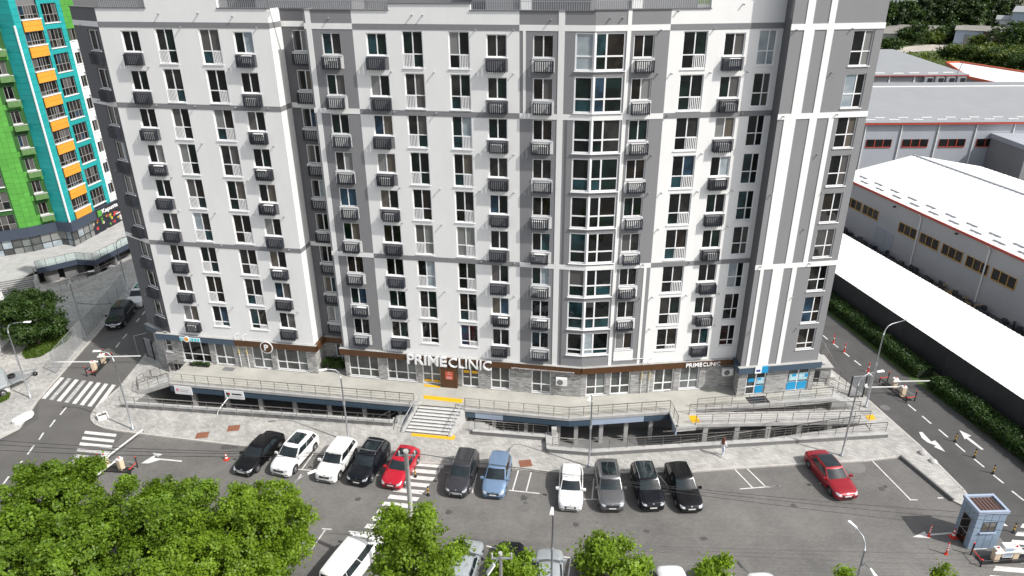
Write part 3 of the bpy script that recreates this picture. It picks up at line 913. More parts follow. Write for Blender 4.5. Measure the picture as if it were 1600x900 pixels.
bpart('brick_wall', MB().quad(FL.p(-39.9, -.02, -.1), FL.p(-39.9, -.02, ZG), FL.p(-39.9, -8, ZG), FL.p(-39.9, -8, -.1)), brick_g)
q = FS.p(0.5, .02, 0)
mb = MB(); FS.wall(mb, .5, 3.2, -.1, ZG, [], .1, .02); bpart('brick_wall', mb, brick_g)
bpart('brick_wall', MB().quad(FT.p(7.05, -.02, 0), FT.p(7.05, -10, 0), FT.p(7.05, -10, ZG), FT.p(7.05, -.02, ZG)), brick_g)
# posters of the tower shop
for a, b, z0, z1, mm in [(1.7, 2.45, ZT + .18, ZT + .95, blue_poster), (4.65, 5.52, ZT + .2, ZT + 1.0, blue_poster), (5.63, 6.5, ZT + .2, ZT + 1.0, blue_poster),
                         (1.72, 2.42, ZT + 1.1, ZT + 1.75, pale_poster), (4.75, 5.5, ZT + 1.15, ZT + 1.85, pale_poster), (5.65, 6.45, ZT + 1.15, ZT + 1.9, pale_poster), (.95, 1.5, ZT + 1.35, ZT + 1.75, blue_poster),
                         (1.8, 2.15, ZT + 1.5, ZT + 1.72, blue_poster), (6.2, 6.5, ZT + 1.4, ZT + 1.75, blue_poster), (5.0, 5.4, ZT + 1.55, ZT + 1.8, blue_poster)]:
    dd = -.108 + (.004 if z1 - z0 < .5 else 0)
    mb = MB(); FT.box(mb, a, b, dd - .003, dd, z0, z1); bpart('window_film', mb, mm)
for a, b in ((-10.5, -9.95), (-9.75, -9.2)):
    mb = MB(); FL.box(mb, a, b, -.115, -.111, ZT + 1.45, ZT + 1.72); bpart('door_sticker', mb, ypost)
for a, b in ((-14.15, -13.5), (-13.35, -12.7)):
    mb = MB(); FL.box(mb, a, b, -.115, -.111, ZT + .2, ZT + .42); bpart('door_sticker', mb, ypost)
# fascia boards
def fascia(fr, s0, s1, m, d0=-.02, d1=.27, z0=3.93, z1=4.53, name='fascia'):
    mb = MB(); fr.box(mb, s0, s1, d0, d1, z0, z1); bpart(name, mb, m)
    mb = MB(); fr.box(mb, s0, s1, d0 - .0, d1 + .02, z1, z1 + .03); bpart('fascia_cap', mb, conc_l)
fascia(FL, -40.2, -32.2, blueg, d1=.30); fascia(FL, -32.2, -24.1, brown)
mb = MB().prism([FL.p(-24.1, .27, 0), FL.p(-24.1, RD + .27, 0), FL.p(-24.4, RD + .27, 0), FL.p(-24.4, .265, 0)][::-1], 3.93, 4.53); bpart('fascia', mb, brown)
fascia(FL, -24.1, -21.9, brown, RD - .02, RD + .27)
fascia(FL, -21.9, 0, brown); fascia(FR, .0, 13.4, brown)
fascia(FT, -.25, 7.35, blueg, d1=.30)
mb = MB().prism([(inn.x, inn.y + .3), (inn.x - .27, inn.y), (fro.x - .25, fro.y - .2), (fro.x, fro.y)][::-1], 3.93, 4.53); bpart('fascia', mb, blueg)
fascia(FS, .0, 3.6, blueg, d1=.35)
mb = MB(); FL.box(mb, -12.5, -11.0, -.02, .36, ZT, 3.62); entr = bpart('entrance_pylon', mb, brown)
mb = MB(); FL.box(mb, -12.05, -11.35, .36, .375, 2.35, 3.15); red_sign = mat('red_notice', (.55, .09, .055), .5, var=.05); bpart('notice_board', mb, red_sign)
# AC units on the brick wall
def wall_ac(fr, s, z, label):
    o = link('wall_air_conditioner', cached('ac2', lambda: MB().box(0, -.42, 0, .95, -.08, .68).mesh('wall_air_conditioner', whitep)), bld, BI @ fr.m(s, .02, z))
    MB().tube([(.36, -.425, .34), (.36, -.445, .34)], .26, 20).build('fan_grille', conc_d, o)
    MB().bar((.1, 0, -.03), (.1, -.4, -.03), .04).build('bracket', galv, o); MB().bar((.8, 0, -.03), (.8, -.4, -.03), .04).build('bracket', galv, o)
wall_ac(FL, -2.15, 2.75, ''); wall_ac(FR, 12.55, 2.95, '')
# gas pipes
pipe_y = mat('yellow_pipe', (.62, .52, .24), .5, var=.1)
for fr, s in ((FL, -32.0), (FL, -31.2), (FR, 5.35), (FR, 6.05)):
    mb = MB(); mb.tube([fr.p(s, .06, ZT + .1), fr.p(s, .06, 3.9)], .03, 6); bpart('gas_pipe', mb, whitep)
    mb = MB(); mb.tube([fr.p(s, .08, 2.9), fr.p(s, .08, 3.7)], .05, 6); bpart('gas_valve', mb, pipe_y)
    mb = MB(); mb.tube([fr.p(s, .3, 4.5), fr.p(s, .3, 4.9), fr.p(s + .1, .15, 5.1), fr.p(s + .3, .02, 5.1)], .025, 6); bpart('gas_pipe', mb, whitep)
mb = MB(); mb.tube([FR.p(2.75, .06, 5.05), FR.p(5.35, .06, 5.05), FR.p(5.35, .06, 4.5)], .03, 6); bpart('gas_pipe', mb, whitep)

# lettering
def text_mesh(body, size, extrude, m, bold=0.0, sx=1.0, spacing=1.0):
    cu = bpy.data.curves.new('letters', 'FONT')
    cu.body = body; cu.size = size; cu.extrude = extrude; cu.offset = bold; cu.space_character = spacing
    cu.resolution_u = 3
    ob = bpy.data.objects.new('letters_tmp', cu)
    COL.objects.link(ob)
    dg = bpy.context.evaluated_depsgraph_get()
    me = bpy.data.meshes.new_from_object(ob.evaluated_get(dg))
    bpy.data.objects.remove(ob); bpy.data.curves.remove(cu)
    me.materials.clear(); me.materials.append(m)
    xs = [v.co.x for v in me.vertices]; ys = [v.co.y for v in me.vertices]
    x0, y0 = min(xs), min(ys)
    for v in me.vertices: v.co.x = (v.co.x - x0) * sx; v.co.y -= y0
    return me, (max(xs) - x0) * sx, max(ys) - y0
STAND = Matrix.Rotation(math.pi / 2, 4, 'X')
def sign_letters(fr, s, d, z, body, height, width, m, extrude=.06, bold=0.0, name='letter'):
    """one mesh for each letter, fitted to a width"""
    me, w, h = text_mesh(body, 1, 0, m)
    k = height / h; 
    adv = width / max(w * k, 1e-3)
    x = 0.0
    full = w
    for i, ch in enumerate(body):
        if ch == ' ': continue
        pre, wp, _ = text_mesh(body[:i + 1], 1, 0, m)
        me_c, wc, hc = text_mesh(ch, 1, extrude / k, m, bold)
        xx = (wp - wc) * k * adv
        bpy.data.meshes.remove(pre)
        for v in me_c.vertices: v.co.x *= k * adv; v.co.y *= k; v.co.z *= k
        link(name, me_c, bld, BI @ fr.m(s + xx, d + extrude, z) @ STAND)
    bpy.data.meshes.remove(me)
sign_w = mat('white_letter', (.85, .85, .86), .35, var=.02)
def sgl(u, v, fr, d=.3):
    """wall coordinate of a pixel on plane fr offset by d"""
    r = ray(u, v); o = fr.o + fr.n * d - Vector((0, 0, CAM_H)) * 0
    t = (o.dot(fr.n)) / r.dot(fr.n)
    q = r * t
    return (q - o).dot(fr.t), CAM_H + q.z
s0, z0 = sgl(638, 562, FL); s1, z1 = sgl(700, 560, FL); s2, z2 = sgl(768, 572, FL)
sign_letters(FL, s0, .32, 3.66, 'PRIME', .92, (s1 - s0) * .97, sign_w, .07, .022)
sign_letters(FL, s1 + .06, .32, 3.66, 'CLINIC', .92, (s2 - s1) * .99, sign_w, .07, .0)
a0, _ = sgl(1072, 572, FR); a1, _ = sgl(1098, 570, FR); a2, _ = sgl(1125, 569, FR)
sign_letters(FR, a0, .28, 4.02, 'PRIME', .36, (a1 - a0) * .95, sign_w, .04, .018)
sign_letters(FR, a1, .28, 4.02, 'CLINIC', .36, a2 - a1, sign_w, .04, .0)
t0, _ = sgl(799, 575, FL); t1, _ = sgl(897, 582, FL)
me, w, h_ = text_mesh('ЦЕНТР ЦИФРОВОЇ СТОМАТОЛОГІЇ ТА ПЛАСТИЧНОЇ ХІРУРГІЇ', .2, .01, sign_w, .002)
for v in me.vertices: v.co.x *= (t1 - t0) / w; v.co.y *= .17 / h_
link('lettering', me, bld, BI @ FL.m(t0, .285, 3.97) @ STAND)['kind'] = 'stuff'
# round clinic emblem with a P
q, zq = sgl(417, 545, FL)
o = MB().tube([FL.p(q, .30, 4.05), FL.p(q, .36, 4.05)], .62, 24).build('round_emblem', sign_w, bld, BI)
MB().tube([FL.p(q, .355, 4.05), FL.p(q, .37, 4.05)], .54, 24).build('emblem_face', brown, o)
me, w, h_ = text_mesh('P', .85, .015, sign_w, .02)
link('letter', me, bld, BI @ FL.m(q - w / 2, .385, 4.05 - h_ / 2) @ STAND)
# cyan sign on the left shop
cyan = mat('cyan_letter', (.10, .55, .62), .4, var=.04)
b0, _ = sgl(281, 529, FL); b1, _ = sgl(313, 533, FL)
mb = MB(); FL.box(mb, b0, b1, .31, .36, 4.02, 4.42)
o = bpart('shop_sign', mb, sign_w)
for k in range(7):
    if k == 2: continue
    ss = b0 + (b1 - b0) * (k + .12) / 7
    mb = MB(); FL.box(mb, ss, ss + .22, .36, .375, 4.07, 4.37); mb.build('sign_letter', cyan, o)
mb = MB(); mb.tube([FL.p(b0 + (b1 - b0) * 2.5 / 7, .33, 4.23), FL.p(b0 + (b1 - b0) * 2.5 / 7, .41, 4.23)], .30, 18)
disc = mb.build('sign_disc', sign_w, o)
MB().tube([FL.p(b0 + (b1 - b0) * 2.5 / 7, .405, 4.25), FL.p(b0 + (b1 - b0) * 2.5 / 7, .42, 4.25)], .2, 14).build('sign_disc_face', orange_p, o)
# tower sign
c0, _ = sgl(1180, 575, FT); c1, _ = sgl(1190, 575, FT); c2, _ = sgl(1200, 575, FT)
mb = MB(); FT.box(mb, c0, c1, .31, .38, 3.95, 4.6); bpart('shop_sign', mb, sign_w)
mb = MB(); FT.box(mb, c1, c2, .31, .375, 3.95, 4.6); bpart('shop_sign', mb, blue_poster)
mb = MB(); FT.box(mb, c0 + .1, c1 - .12, .38, .39, 4.12, 4.32); bpart('sign_mark', mb, mat('deep_blue_mark', (.015, .05, .25), .4, var=.05))
# notice text on the red board
for k, (w_, zz_) in enumerate([(.12, 3.14), (.42, 3.0), (.5, 2.72), (.46, 2.62), (.5, 2.54)]):
    mb = MB(); FL.box(mb, -11.7 - w_ / 2, -11.7 + w_ / 2, .375, .38, zz_ - .125, zz_ - .075 + (.06 if k == 0 else 0)); bpart('notice_text', mb, mat('faded_white_print', (.7, .42, .38), .5, var=.1))
# basement front behind the sunken yard
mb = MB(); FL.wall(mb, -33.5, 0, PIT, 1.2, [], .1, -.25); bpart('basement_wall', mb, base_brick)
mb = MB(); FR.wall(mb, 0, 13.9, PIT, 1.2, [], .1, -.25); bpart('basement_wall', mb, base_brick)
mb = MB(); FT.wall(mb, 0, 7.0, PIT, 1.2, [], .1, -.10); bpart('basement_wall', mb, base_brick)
for k, s in enumerate((-30.2, -28.9, -26.8, -24.5, -21.5, -19.3, -16.5, -13.3, -1.8, 0, 0, 0)):
    if s: window(FL, s, s + 1.1, -.5, .75, [0, .5, 1], [0, 1], bld, BI, 'dark', d=-.16, name='basement_window', rnd=random.Random(k))
for k, s in enumerate((1.2, 4.6, 8.6, 11.0)): window(FR, s, s + 1.7, -.45, .75, [0, .5, 1], [0, 1], bld, BI, 'dark', d=-.16, name='basement_window', rnd=random.Random(k))

# ================================================================== TERRACE, STAIRS, RAMPS
tl = [at(264.5, 599, ZT), at(420, 611, ZT), at(647, 631, ZT)]
TL0, TL1 = Vector((-31.3, 55.25)), Vector((-8.55, 51.55))
TR0, TR1, TR2 = Vector((-4.1, 50.85)), Vector((4.7, 49.35)), Vector((13.35, 50.25))
TR3, TR4, TR5, TR6 = Vector((13.4, 48.05)), Vector((15.1, 48.3)), Vector((15.6, 50.45)), Vector((28.0, 52.15))
tr_poly = [TL0, TL1, TR0, TR1, TR2, TR3, TR4, TR5, TR6, (28.0, 54.2), FT.p(7.05, -.4, 0), FT.p(0, -.4, 0), FR.p(14, -.4, 0), FL.p(0, -.4, 0), FL.p(-21.6, -.4, 0), FL.p(-21.6, RD - .2, 0), FL.p(-24.4, RD - .2, 0), FL.p(-24.4, -.4, 0), FL.p(-39.0, -.4, 0), (-31.9, 58.6)]
terrace = tag(MB().prism(tr_poly[:-2] + [FL.p(-37.9, -.4, 0), (-31.4, 57.9)], 1.18, ZT).build('terrace', terr_m, fix=True), kind='structure')
def edge_panels(a, b, mats, z0=.62, z1=1.22, out=.04, cap=True):
    """fascia panels and the pale slab edge along a terrace side; children of the terrace"""
    f = Frame(a, (b[0] - a[0], b[1] - a[1])); L_ = math.hypot(b[0] - a[0], b[1] - a[1])
    acc = 0
    for m_, fr_ in mats:
        mb = MB(); f.box(mb, acc * L_ + .004, (acc + fr_) * L_ - .004, -.10, out, z0, z1); mb.build('fascia_panel', m_, terrace); acc += fr_
    mb = MB(); f.box(mb, -.02, L_ + .02, -.2, .09, z1, ZT + .012); mb.build('slab_edge', conc_l, terrace)
edge_panels(TL0, TL1, [(blueg, .14), (blueg, .17), (blueg, .17), (blueg, .17), (blueg, .17), (blueg, .18)])
edge_panels(TR0, TR1, [(blueg, .10), (lblue, .27), (blueg, .32), (blueg, .31)])
edge_panels(TR1, TR2, [(blueg, .22), (lblue, .52), (blueg, .26)])
edge_panels(TR2, TR3, [(blueg, .5), (lblue, .5)])
edge_panels(TR3, TR4, [(conc_l, 1.0)], .95)
# white name boards on the left fascia
FTL = Frame(TL0, TL1 - TL0)
def board(u0, u1, v, label, marks):
    f = FTL
    def ss(u):
        r = ray(u, v); t = f.o.dot(f.n) / r.dot(f.n); return (r * t - f.o).dot(f.t)
    a, b = ss(u0), ss(u1)
    o = thing('sign_board', label, 'sign', f.p((a + b) / 2, .05, 1.3))
    inv = Matrix.Translation(f.p((a + b) / 2, .05, 1.3)).inverted()
    mb = MB(); f.box(mb, a, b, .045, .12, .42, 1.28); mb.build('board', sign_w, o, inv)
    for s_, z0_, z1_, w_, m_ in marks:
        mb = MB(); f.box(mb, a + (b - a) * s_, a + (b - a) * (s_ + w_), .12, .127, z0_, z1_); mb.build('print', m_, o, inv)
    return o, f, a, b, inv
pinkm = mat('pink_print', (.72, .32, .40), .5, var=.1)
greym = mat('pale_grey_print', (.55, .52, .53), .5, var=.1)
board(274, 300, 608, 'white sign board with pink mark and pale grey print on the slate fascia', [(.10, .72, 1.02, .16, pinkm), (.32, .88, .97, .5, greym), (.32, .70, .78, .5, greym)])
redm, greenm, blackm = mat('red_print', (.6, .03, .05), .5, var=.05), mat('green_print', (.02, .22, .08), .5, var=.05), mat('black_print', (.02, .02, .02), .5, var=.05)
o, f, a, b, inv = board(352, 381, 613, 'white sign board with red, green and black heart mark and black lettering', [(.08, .82, 1.04, .10, blackm), (.18, .82, 1.04, .10, redm), (.11, .62, .82, .12, greenm), (.38, .64, .71, .5, greym), (.38, .86, 1.0, .5, blackm)])
# white prop leaning from the low wall to the board
pr = MB().tube([at(339.5, 648, .1), at(341, 641, .55), at(358, 619, 1.25) + Vector((0, -.25, 0))], .045, 8).build('leaning_pole', whitep)
tag(pr, 'thin white pole leaning from the low wall up to the sign board', 'pole')

# columns under the terrace
def col_at(p, m_=conc_l, w=.34, z1=1.18, lab=''):
    mb = MB().box(p[0] - w / 2, p[1] - w / 2, PIT, p[0] + w / 2, p[1] + w / 2, z1); return mb.build('column', m_, terrace)
for k in range(7):
    p = TL0.lerp(TL1, (k + .55) / 7); col_at((p.x + .1, p.y + .45), conc)
for k in range(3):
    p = TR0.lerp(TR1, (k + .9) / 3.2); col_at((p.x, p.y + .45), conc)
for k in range(4):
    p = TR1.lerp(TR2, (k + .15) / 4 + .04); col_at((p.x, p.y + .45), conc_l)
# sunken yard: walls, and floor coloured dark to stand for its shade
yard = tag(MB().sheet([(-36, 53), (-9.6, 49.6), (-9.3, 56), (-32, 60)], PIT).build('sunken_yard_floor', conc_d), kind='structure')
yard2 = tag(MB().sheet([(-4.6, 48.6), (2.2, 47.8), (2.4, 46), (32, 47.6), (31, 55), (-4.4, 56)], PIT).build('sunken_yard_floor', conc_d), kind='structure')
def retaining(poly, name='retaining_wall', lab=''):
    mb = MB()
    for a, b in zip(poly, poly[1:] + poly[:1]):
        mb.quad((a[0], a[1], PIT), (b[0], b[1], PIT), (b[0], b[1], .10), (a[0], a[1], .10))
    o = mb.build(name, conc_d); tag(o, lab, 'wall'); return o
retaining(hole_l, lab='concrete retaining wall round the sunken yard left of the stairs')
retaining(hole_r, lab='concrete retaining wall round the sunken yard right of the stairs')
def low_wall(pts, label, h=.44, w=.42):
    pts = [Vector((p[0], p[1], 0)) for p in pts]
    o = thing('low_wall', label, 'wall', pts[0])
    inv = Matrix.Translation(pts[0]).inverted()
    for a, b in zip(pts, pts[1:]):
        f = Frame(a, b - a); L_ = (b - a).length
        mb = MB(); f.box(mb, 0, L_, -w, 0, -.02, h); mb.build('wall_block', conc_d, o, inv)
        n = max(1, int(L_ / 2.4))
        for k in range(n):
            mb = MB(); f.box(mb, L_ * k / n + .006, L_ * (k + 1) / n - .006, -w - .03, .03, h, h + .05); mb.build('coping', conc_l, o, inv)
    return o
LWL = [(-35.1, 53.4), (-10.3, 50.25)]
LWR = [(-3.4, 49.0), (3.05, 48.05)]
LWR2 = [(2.75, 46.55), (6.3, 46.05), (31.1, 48.2)]
low_wall(LWL, 'low concrete wall with pale coping along the plaza left of the stairs')
low_wall(LWR, 'short low concrete wall with pale coping just right of the stairs')
MB().box(2.78, 46.62, -.03, 3.62, 48.6, .41).build('corner_pier', conc_d, terrace); MB().box(2.70, 46.57, .425, 3.7, 48.68, .53).build('corner_coping', conc_l, terrace); MB().box(3.2, 48.15, .53, 3.62, 48.58, 1.18).build('column', conc_l, terrace)
low_wall(LWR2, 'long low concrete wall with pale coping below the ramps')

def railing(pts, label, h=1.0, spacing=1.3, rails=3, mat_=steel, base=0.0, r=.026, top=.034):
    """posts and rails along a polyline of floor points"""
    pts = [Vector(p) for p in pts]
    o = thing('railing', label, 'railing', pts[0], group='steel railings round the terrace')
    inv = Matrix.Translation(pts[0]).inverted()
    up = Vector((0, 0, 1))
    MB().tube([p + up * h for p in pts], top, 8).build('handrail', mat_, o, inv, True)
    for k in range(rails):
        zz_ = h * (k + 1) / (rails + 1)
        MB().tube([p + up * zz_ for p in pts], .013, 6).build('rail', mat_, o, inv, True)
    pm = cached(('post', round(h, 2), r, mat_.name), lambda: MB().tube([(0, 0, 0), (0, 0, h)], r, 8).mesh('post', mat_, True))
    for i, (a, b) in enumerate(zip(pts, pts[1:])):
        n = max(1, round((b - a).length / spacing))
        for k in range(n + (1 if i == len(pts) - 2 else 0)):
            p = a.lerp(b, k / n)
            link('post', pm, o, inv @ Matrix.Translation(p))
    return o
def off(p, d): return Vector((p[0], p[1] + d))
def v3(p, z): return Vector((p[0], p[1], z))
railing([v3(off(TL0, .1), ZT), v3(off(TL1, .12), ZT)], 'long steel railing on the terrace edge left of the stairs')
railing([v3(off(TR0, .12), ZT), v3(off(TR1, .12), ZT), v3(off(TR2, .12), ZT), (TR3.x + .12, TR3.y + .1, ZT)], 'steel railing on the terrace edge right of the stairs, bent at the corner')
railing([v3((-34.9, 53.15), .48), v3((-10.5, 50.0), .48)], 'steel railing on the low wall left of the stairs', .95, 1.35, 2)
railing([v3((-3.2, 49.25), .48), v3((2.9, 48.35), .48)], 'steel railing on the short low wall right of the stairs', .95, 1.2, 3)
railing([v3((3.2, 46.8), .48), v3((6.3, 46.35), .48), v3((31.0, 48.5), .48)], 'long steel railing on the low wall below the ramps', .95, 1.5, 3)

# front stairs
SA, SB = Vector((-7.95, 51.75, 0)), Vector((-4.25, 51.15, 0))       # top edge
stair = thing('entrance_stairs', 'wide grey stone entrance stairs with dark nosings and steel handrails', 'stairs', (-6.4, 50.3, 0))
inv = stair_inv = Matrix.Translation((-6.4, 50.3, 0)).inverted()
fs = Frame((SA.x, SA.y), (SB.x - SA.x, SB.y - SA.y)); SW = (SB - SA).length
NS = 9; rise = (ZT - .10) / NS; tread = .285
stone = mat('pale_stone_tread', (.56, .555, .54), .8, var=.14, scale=2.5)
for k in range(NS):
    z1 = ZT - rise * k; skew = -.09 * k
    mb = MB(); fs.box(mb, skew, skew + SW, tread * k, tread * (k + 1), -.05 if k > 5 else z1 - .5, z1 - .002 if k == 0 else z1)
    st = mb.build('step', stone, stair, inv)
    mb = MB(); fs.box(mb, skew + .02, skew + SW - .02, tread * (k + 1) - .022, tread * (k + 1) + .012, z1 - rise * .30, z1 + .006)
    mb.build('nosing', black_m, st)
run = tread * NS
for sgn in (0, 1):
    s_a = -.32 if sgn == 0 else SW + .02; s_b = s_a - .09 * NS
    poly = [fs.p(s_a, -.15, 0), fs.p(s_a + .3, -.15, 0), fs.p(s_b + .3, run + .05, 0), fs.p(s_b, run + .05, 0)]
    MB().prism(poly, -.05, [ZT + .10, ZT + .10, .22, .22]).build('stringer_wall', conc_l, stair, inv)
    p0, p1 = fs.p(s_a + .15, 0, ZT + .1), fs.p(s_b + .15, run, .22)
    MB().tube([p0 + Vector((0, 0, .9)), p1 + Vector((0, 0, .9))], .034, 8).build('handrail', galv, stair, inv)
    for k in range(4):
        q = p0.lerp(p1, k / 3); MB().tube([q, q + Vector((0, 0, .9))], .024, 8).build('post', galv, stair, inv)
    MB().tube([p0 + Vector((0, 0, .45)), p1 + Vector((0, 0, .45))], .014, 6).build('rail', galv, stair, inv)
def strip(pts, z, name='tactile_strip', lab=''):
    mb = MB().prism([tuple(at(u, v, z)[:2]) for u, v in pts], z, z + .012); o = mb.build(name, yellow, fix=True)
    tag(o, lab, 'tactile strip', 'yellow tactile strips'); return o
strip([(662.5, 623), (661.5, 617.5), (725.5, 624), (722.5, 630)], ZT, lab='yellow tactile strip on the terrace at the head of the stairs')
strip([(645.5, 673), (642, 681), (709.5, 687.5), (712, 680.5)], .102, lab='yellow tactile strip on the plaza at the foot of the stairs')
strip([(662, 600.5), (663, 603.8), (687.5, 606), (687.8, 603)], ZT, lab='short yellow tactile strip before the clinic door')
strip([(1076, 649.5), (1089, 649.5), (1094.5, 660), (1081, 660.5)], ZT + .002, lab='yellow tactile square at the head of the ramp')
strip([(1352, 649), (1364, 648), (1369, 655), (1357, 657)], .102, lab='yellow tactile square at the foot of the ramp')
# side blocks beside the stairs with steps into the sunken yards
for k, (x0, x1, y, lab) in enumerate([(-10.1, -8.95, 50.35, 'steps beside the left flank of the entrance stairs leading to the sunken yard'), (-3.65, -2.5, 49.35, 'steps beside the right flank of the entrance stairs leading to the sunken yard')]):
    o = thing('yard_steps', lab, 'stairs', ((x0 + x1) / 2, y, 0))
    inv = Matrix.Translation(((x0 + x1) / 2, y, 0)).inverted()
    dirx = -1 if k == 0 else 1
    for n in range(9):
        xa = (x0 + .2 if k == 0 else x1 - .2) + dirx * .30 * n
        MB().box(min(xa, xa + dirx * .32), y + .35, PIT, max(xa, xa + dirx * .32), y + 1.5, .1 - .18 * n).build('step', conc_l, o, inv)
    a = Vector((x0 + .2 if k == 0 else x1 - .2, y + 1.55, .1)); b = a + Vector((dirx * 2.7, 0, -1.6))
    MB().tube([a + Vector((0, 0, .95)), b + Vector((0, 0, .95))], .03, 8).build('handrail', steel, o, inv)
    MB().tube([a + Vector((0, 0, .5)), b + Vector((0, 0, .5))], .013, 6).build('rail', steel, o, inv)
    for t_ in (0, .33, .66, 1): q = a.lerp(b, t_); MB().tube([q, q + Vector((0, 0, .95))], .024, 8).build('post', steel, o, inv)
tag(MB().box(-10.0, 50.5, -.1, -8.75, 52.0, .13).build('stair_landing', conc_l), kind='structure')
tag(MB().box(-3.75, 49.6, -.1, -2.55, 51.0, .13).build('stair_landing', conc_l), kind='structure')

# ramps on the right
def slope_slab(name, label, pa, pb, w, za, zb, m_, thick=.16, kerb=True):
    """sloping slab from pa to pb; pa/pb are the camera-side edge"""
    a, b = Vector((*pa, 0)), Vector((*pb, 0))
    f = Frame(a, b - a); L_ = (b - a).length
    o = thing(name, label, 'ramp', (a + b) / 2)
    inv = Matrix.Translation((a + b) / 2).inverted()
    pl = [f.p(0, 0, 0), f.p(L_, 0, 0), f.p(L_, -w, 0), f.p(0, -w, 0)]
    MB().prism(pl, [za - thick, zb - thick, zb - thick, za - thick], [za, zb, zb, za]).build('ramp_deck', m_, o, inv)
    if kerb:
        for d0 in (0, -w):
            pl = [f.p(0, d0 + .06, 0), f.p(L_, d0 + .06, 0), f.p(L_, d0 - .12, 0), f.p(0, d0 - .12, 0)]
            MB().prism(pl, [za - thick - .05, zb - thick - .05] * 1 + [zb - thick - .05, za - thick - .05], [za + .09, zb + .09, zb + .09, za + .09]).build('ramp_kerb', conc_l, o, inv)
    return o, f, L_
oA, fA, LA = slope_slab('access_ramp', 'long pale access ramp descending beside the tower from terrace to plaza', (15.05, 48.3), (30.6, 50.5), 1.5, ZT, .12, conc)
for d0, nm in ((-.02, 'steel railing on the outer side of the access ramp'), (-1.48, 'steel railing on the inner side of the access ramp')):
    railing([fA.p(0, d0, ZT + .08), fA.p(LA, d0, .2)], nm, .95, 1.5, 3)
for k in range(5):
    t_ = (k + .35) / 5.6; q = fA.p(LA * t_, -.2, 0); zt_ = ZT - (ZT - .12) * t_ - .2
    if zt_ > .15: MB().box(q.x - .2, q.y - .15, PIT, q.x + .2, q.y + .15, zt_).build('ramp_column', conc_l, oA, Matrix.Translation(oA.location).inverted())
oB, fB, LB = slope_slab('access_ramp', 'lower access ramp descending from the plaza into the sunken yard', (12.5, 47.15), (30.2, 48.75), 1.3, PIT + .05, .1, conc, .2, False)
railing([fB.p(1.0, -1.32, PIT + .1), fB.p(LB - .6, -1.32, .1)], 'steel railing between the two access ramps', .95, 1.5, 3)
railing([v3((15.7, 50.6), ZT), v3((27.9, 52.3), ZT)], 'steel railing on the terrace edge before the tower', 1.0, 1.5, 3)
edge_panels(TR5, TR6, [(conc_l, 1.0)], 1.0)
# right-hand steps of the terrace
o = thing('terrace_steps', 'pale side steps descending from the terrace right of the tower', 'stairs', (29, 53.2, 0))
inv = Matrix.Translation((29, 53.2, 0)).inverted()
for k in range(8):
    MB().box(28.0 + .3 * k, 52.2 + .04 * k, -.02, 28.32 + .3 * k, 54.1, ZT - (ZT - .1) * (k + 1) / 9).build('step', conc_l, o, inv)
railing([(28.1, 54.1, ZT), (30.4, 54.1, .2)], 'steel railing on the side steps right of the tower', .95, 1.1, 3)
# porch right of the tower; the cellar opening's dark is a coloured slab
o = thing('cellar_entrance', 'small grey masonry cellar entrance with dark opening right of the tower', 'entrance', (28.0, 55.8, 0))
inv = Matrix.Translation((28.0, 55.8, 0)).inverted()
MB().box(26.95, 56.1, 0, 29.4, 58.2, 2.1).build('masonry', brick_g, o, inv); MB().box(27.3, 56.02, .35, 28.35, 56.095, 1.8).build('opening', dark_in, o, inv)
MB().box(26.8, 55.95, 2.1, 29.5, 58.3, 2.2).build('roof_slab', conc, o, inv)
railing([(27.1, 55.2, .6), (28.6, 55.2, .6)], 'low steel railing before the dark cellar opening', .9, .8, 4)
MB().box(27.0, 55.0, 0, 28.8, 56.0, .6).build('landing', conc_l, o, inv)
railing([(29.6, 60.2, 2.3), (30.2, 57.3, .9), (30.6, 55.3, .25)], 'sloping steel railing on the bank right of the tower', 1.0, 1.2, 3)
o = tag(MB().prism([(28.6, 57.0), (30.4, 57.0), (29.3, 62.5), (27.9, 62.5)], -.02, [.5, .5, 2.3, 2.3]).build('stair_bank', conc_l, fix=True), 'pale stepped bank right of the tower', 'bank')
# left-hand steps
o = thing('terrace_steps', 'pale side steps descending from the left end of the terrace', 'stairs', (-33, 56.4, 0))
inv = Matrix.Translation((-33, 56.4, 0)).inverted()
for k in range(8):
    MB().box(-31.72 - .33 * k, 55.35 + .05 * k, ZT - (ZT - .1) * (k + 1) / 9 - .2, -31.36 - .33 * k, 57.8, ZT - (ZT - .1) * (k + 1) / 9).build('step', conc_l, o, inv)
MB().prism([(-31.3, 55.2), (-31.3, 55.4), (-34.6, 55.75), (-34.6, 55.5)], [ZT - .3, ZT - .3, -.1, -.1], [ZT + .05, ZT + .05, .25, .25]).build('stringer_wall', conc_l, o, inv)
railing([(-31.4, 55.35, ZT + .05), (-34.5, 55.65, .25)], 'sloping steel railing on the outer side of the left terrace steps', .95, 1.0, 2)
railing([(-31.5, 57.7, ZT), (-34.4, 58.0, .2)], 'sloping steel railing on the wall side of the left terrace steps', .95, 1.0, 3)
railing([(-34.6, 55.6, .15), (-35.2, 56.9, .15), (-34.6, 58.2, .15)], 'short steel railing at the foot of the left terrace steps', .95, .8, 3)
# door mats, planters and shrubs on the terrace
q = FT.p(1.65, .75, ZT); tag(MB().box(-.9, -.55, 0, .9, .55, .02).build('door_mat', black_m, None, T(q.x, q.y, ZT, FT.rz)), 'black door mat before the blue shop door', 'door mat')
q = FL.p(-33.1, .55, ZT); tag(MB().box(-.55, -.3, 0, .55, .3, .02).build('door_mat', conc_d, None, T(q.x, q.y, ZT, FL.rz)), 'grey door mat before the left shop door', 'door mat')

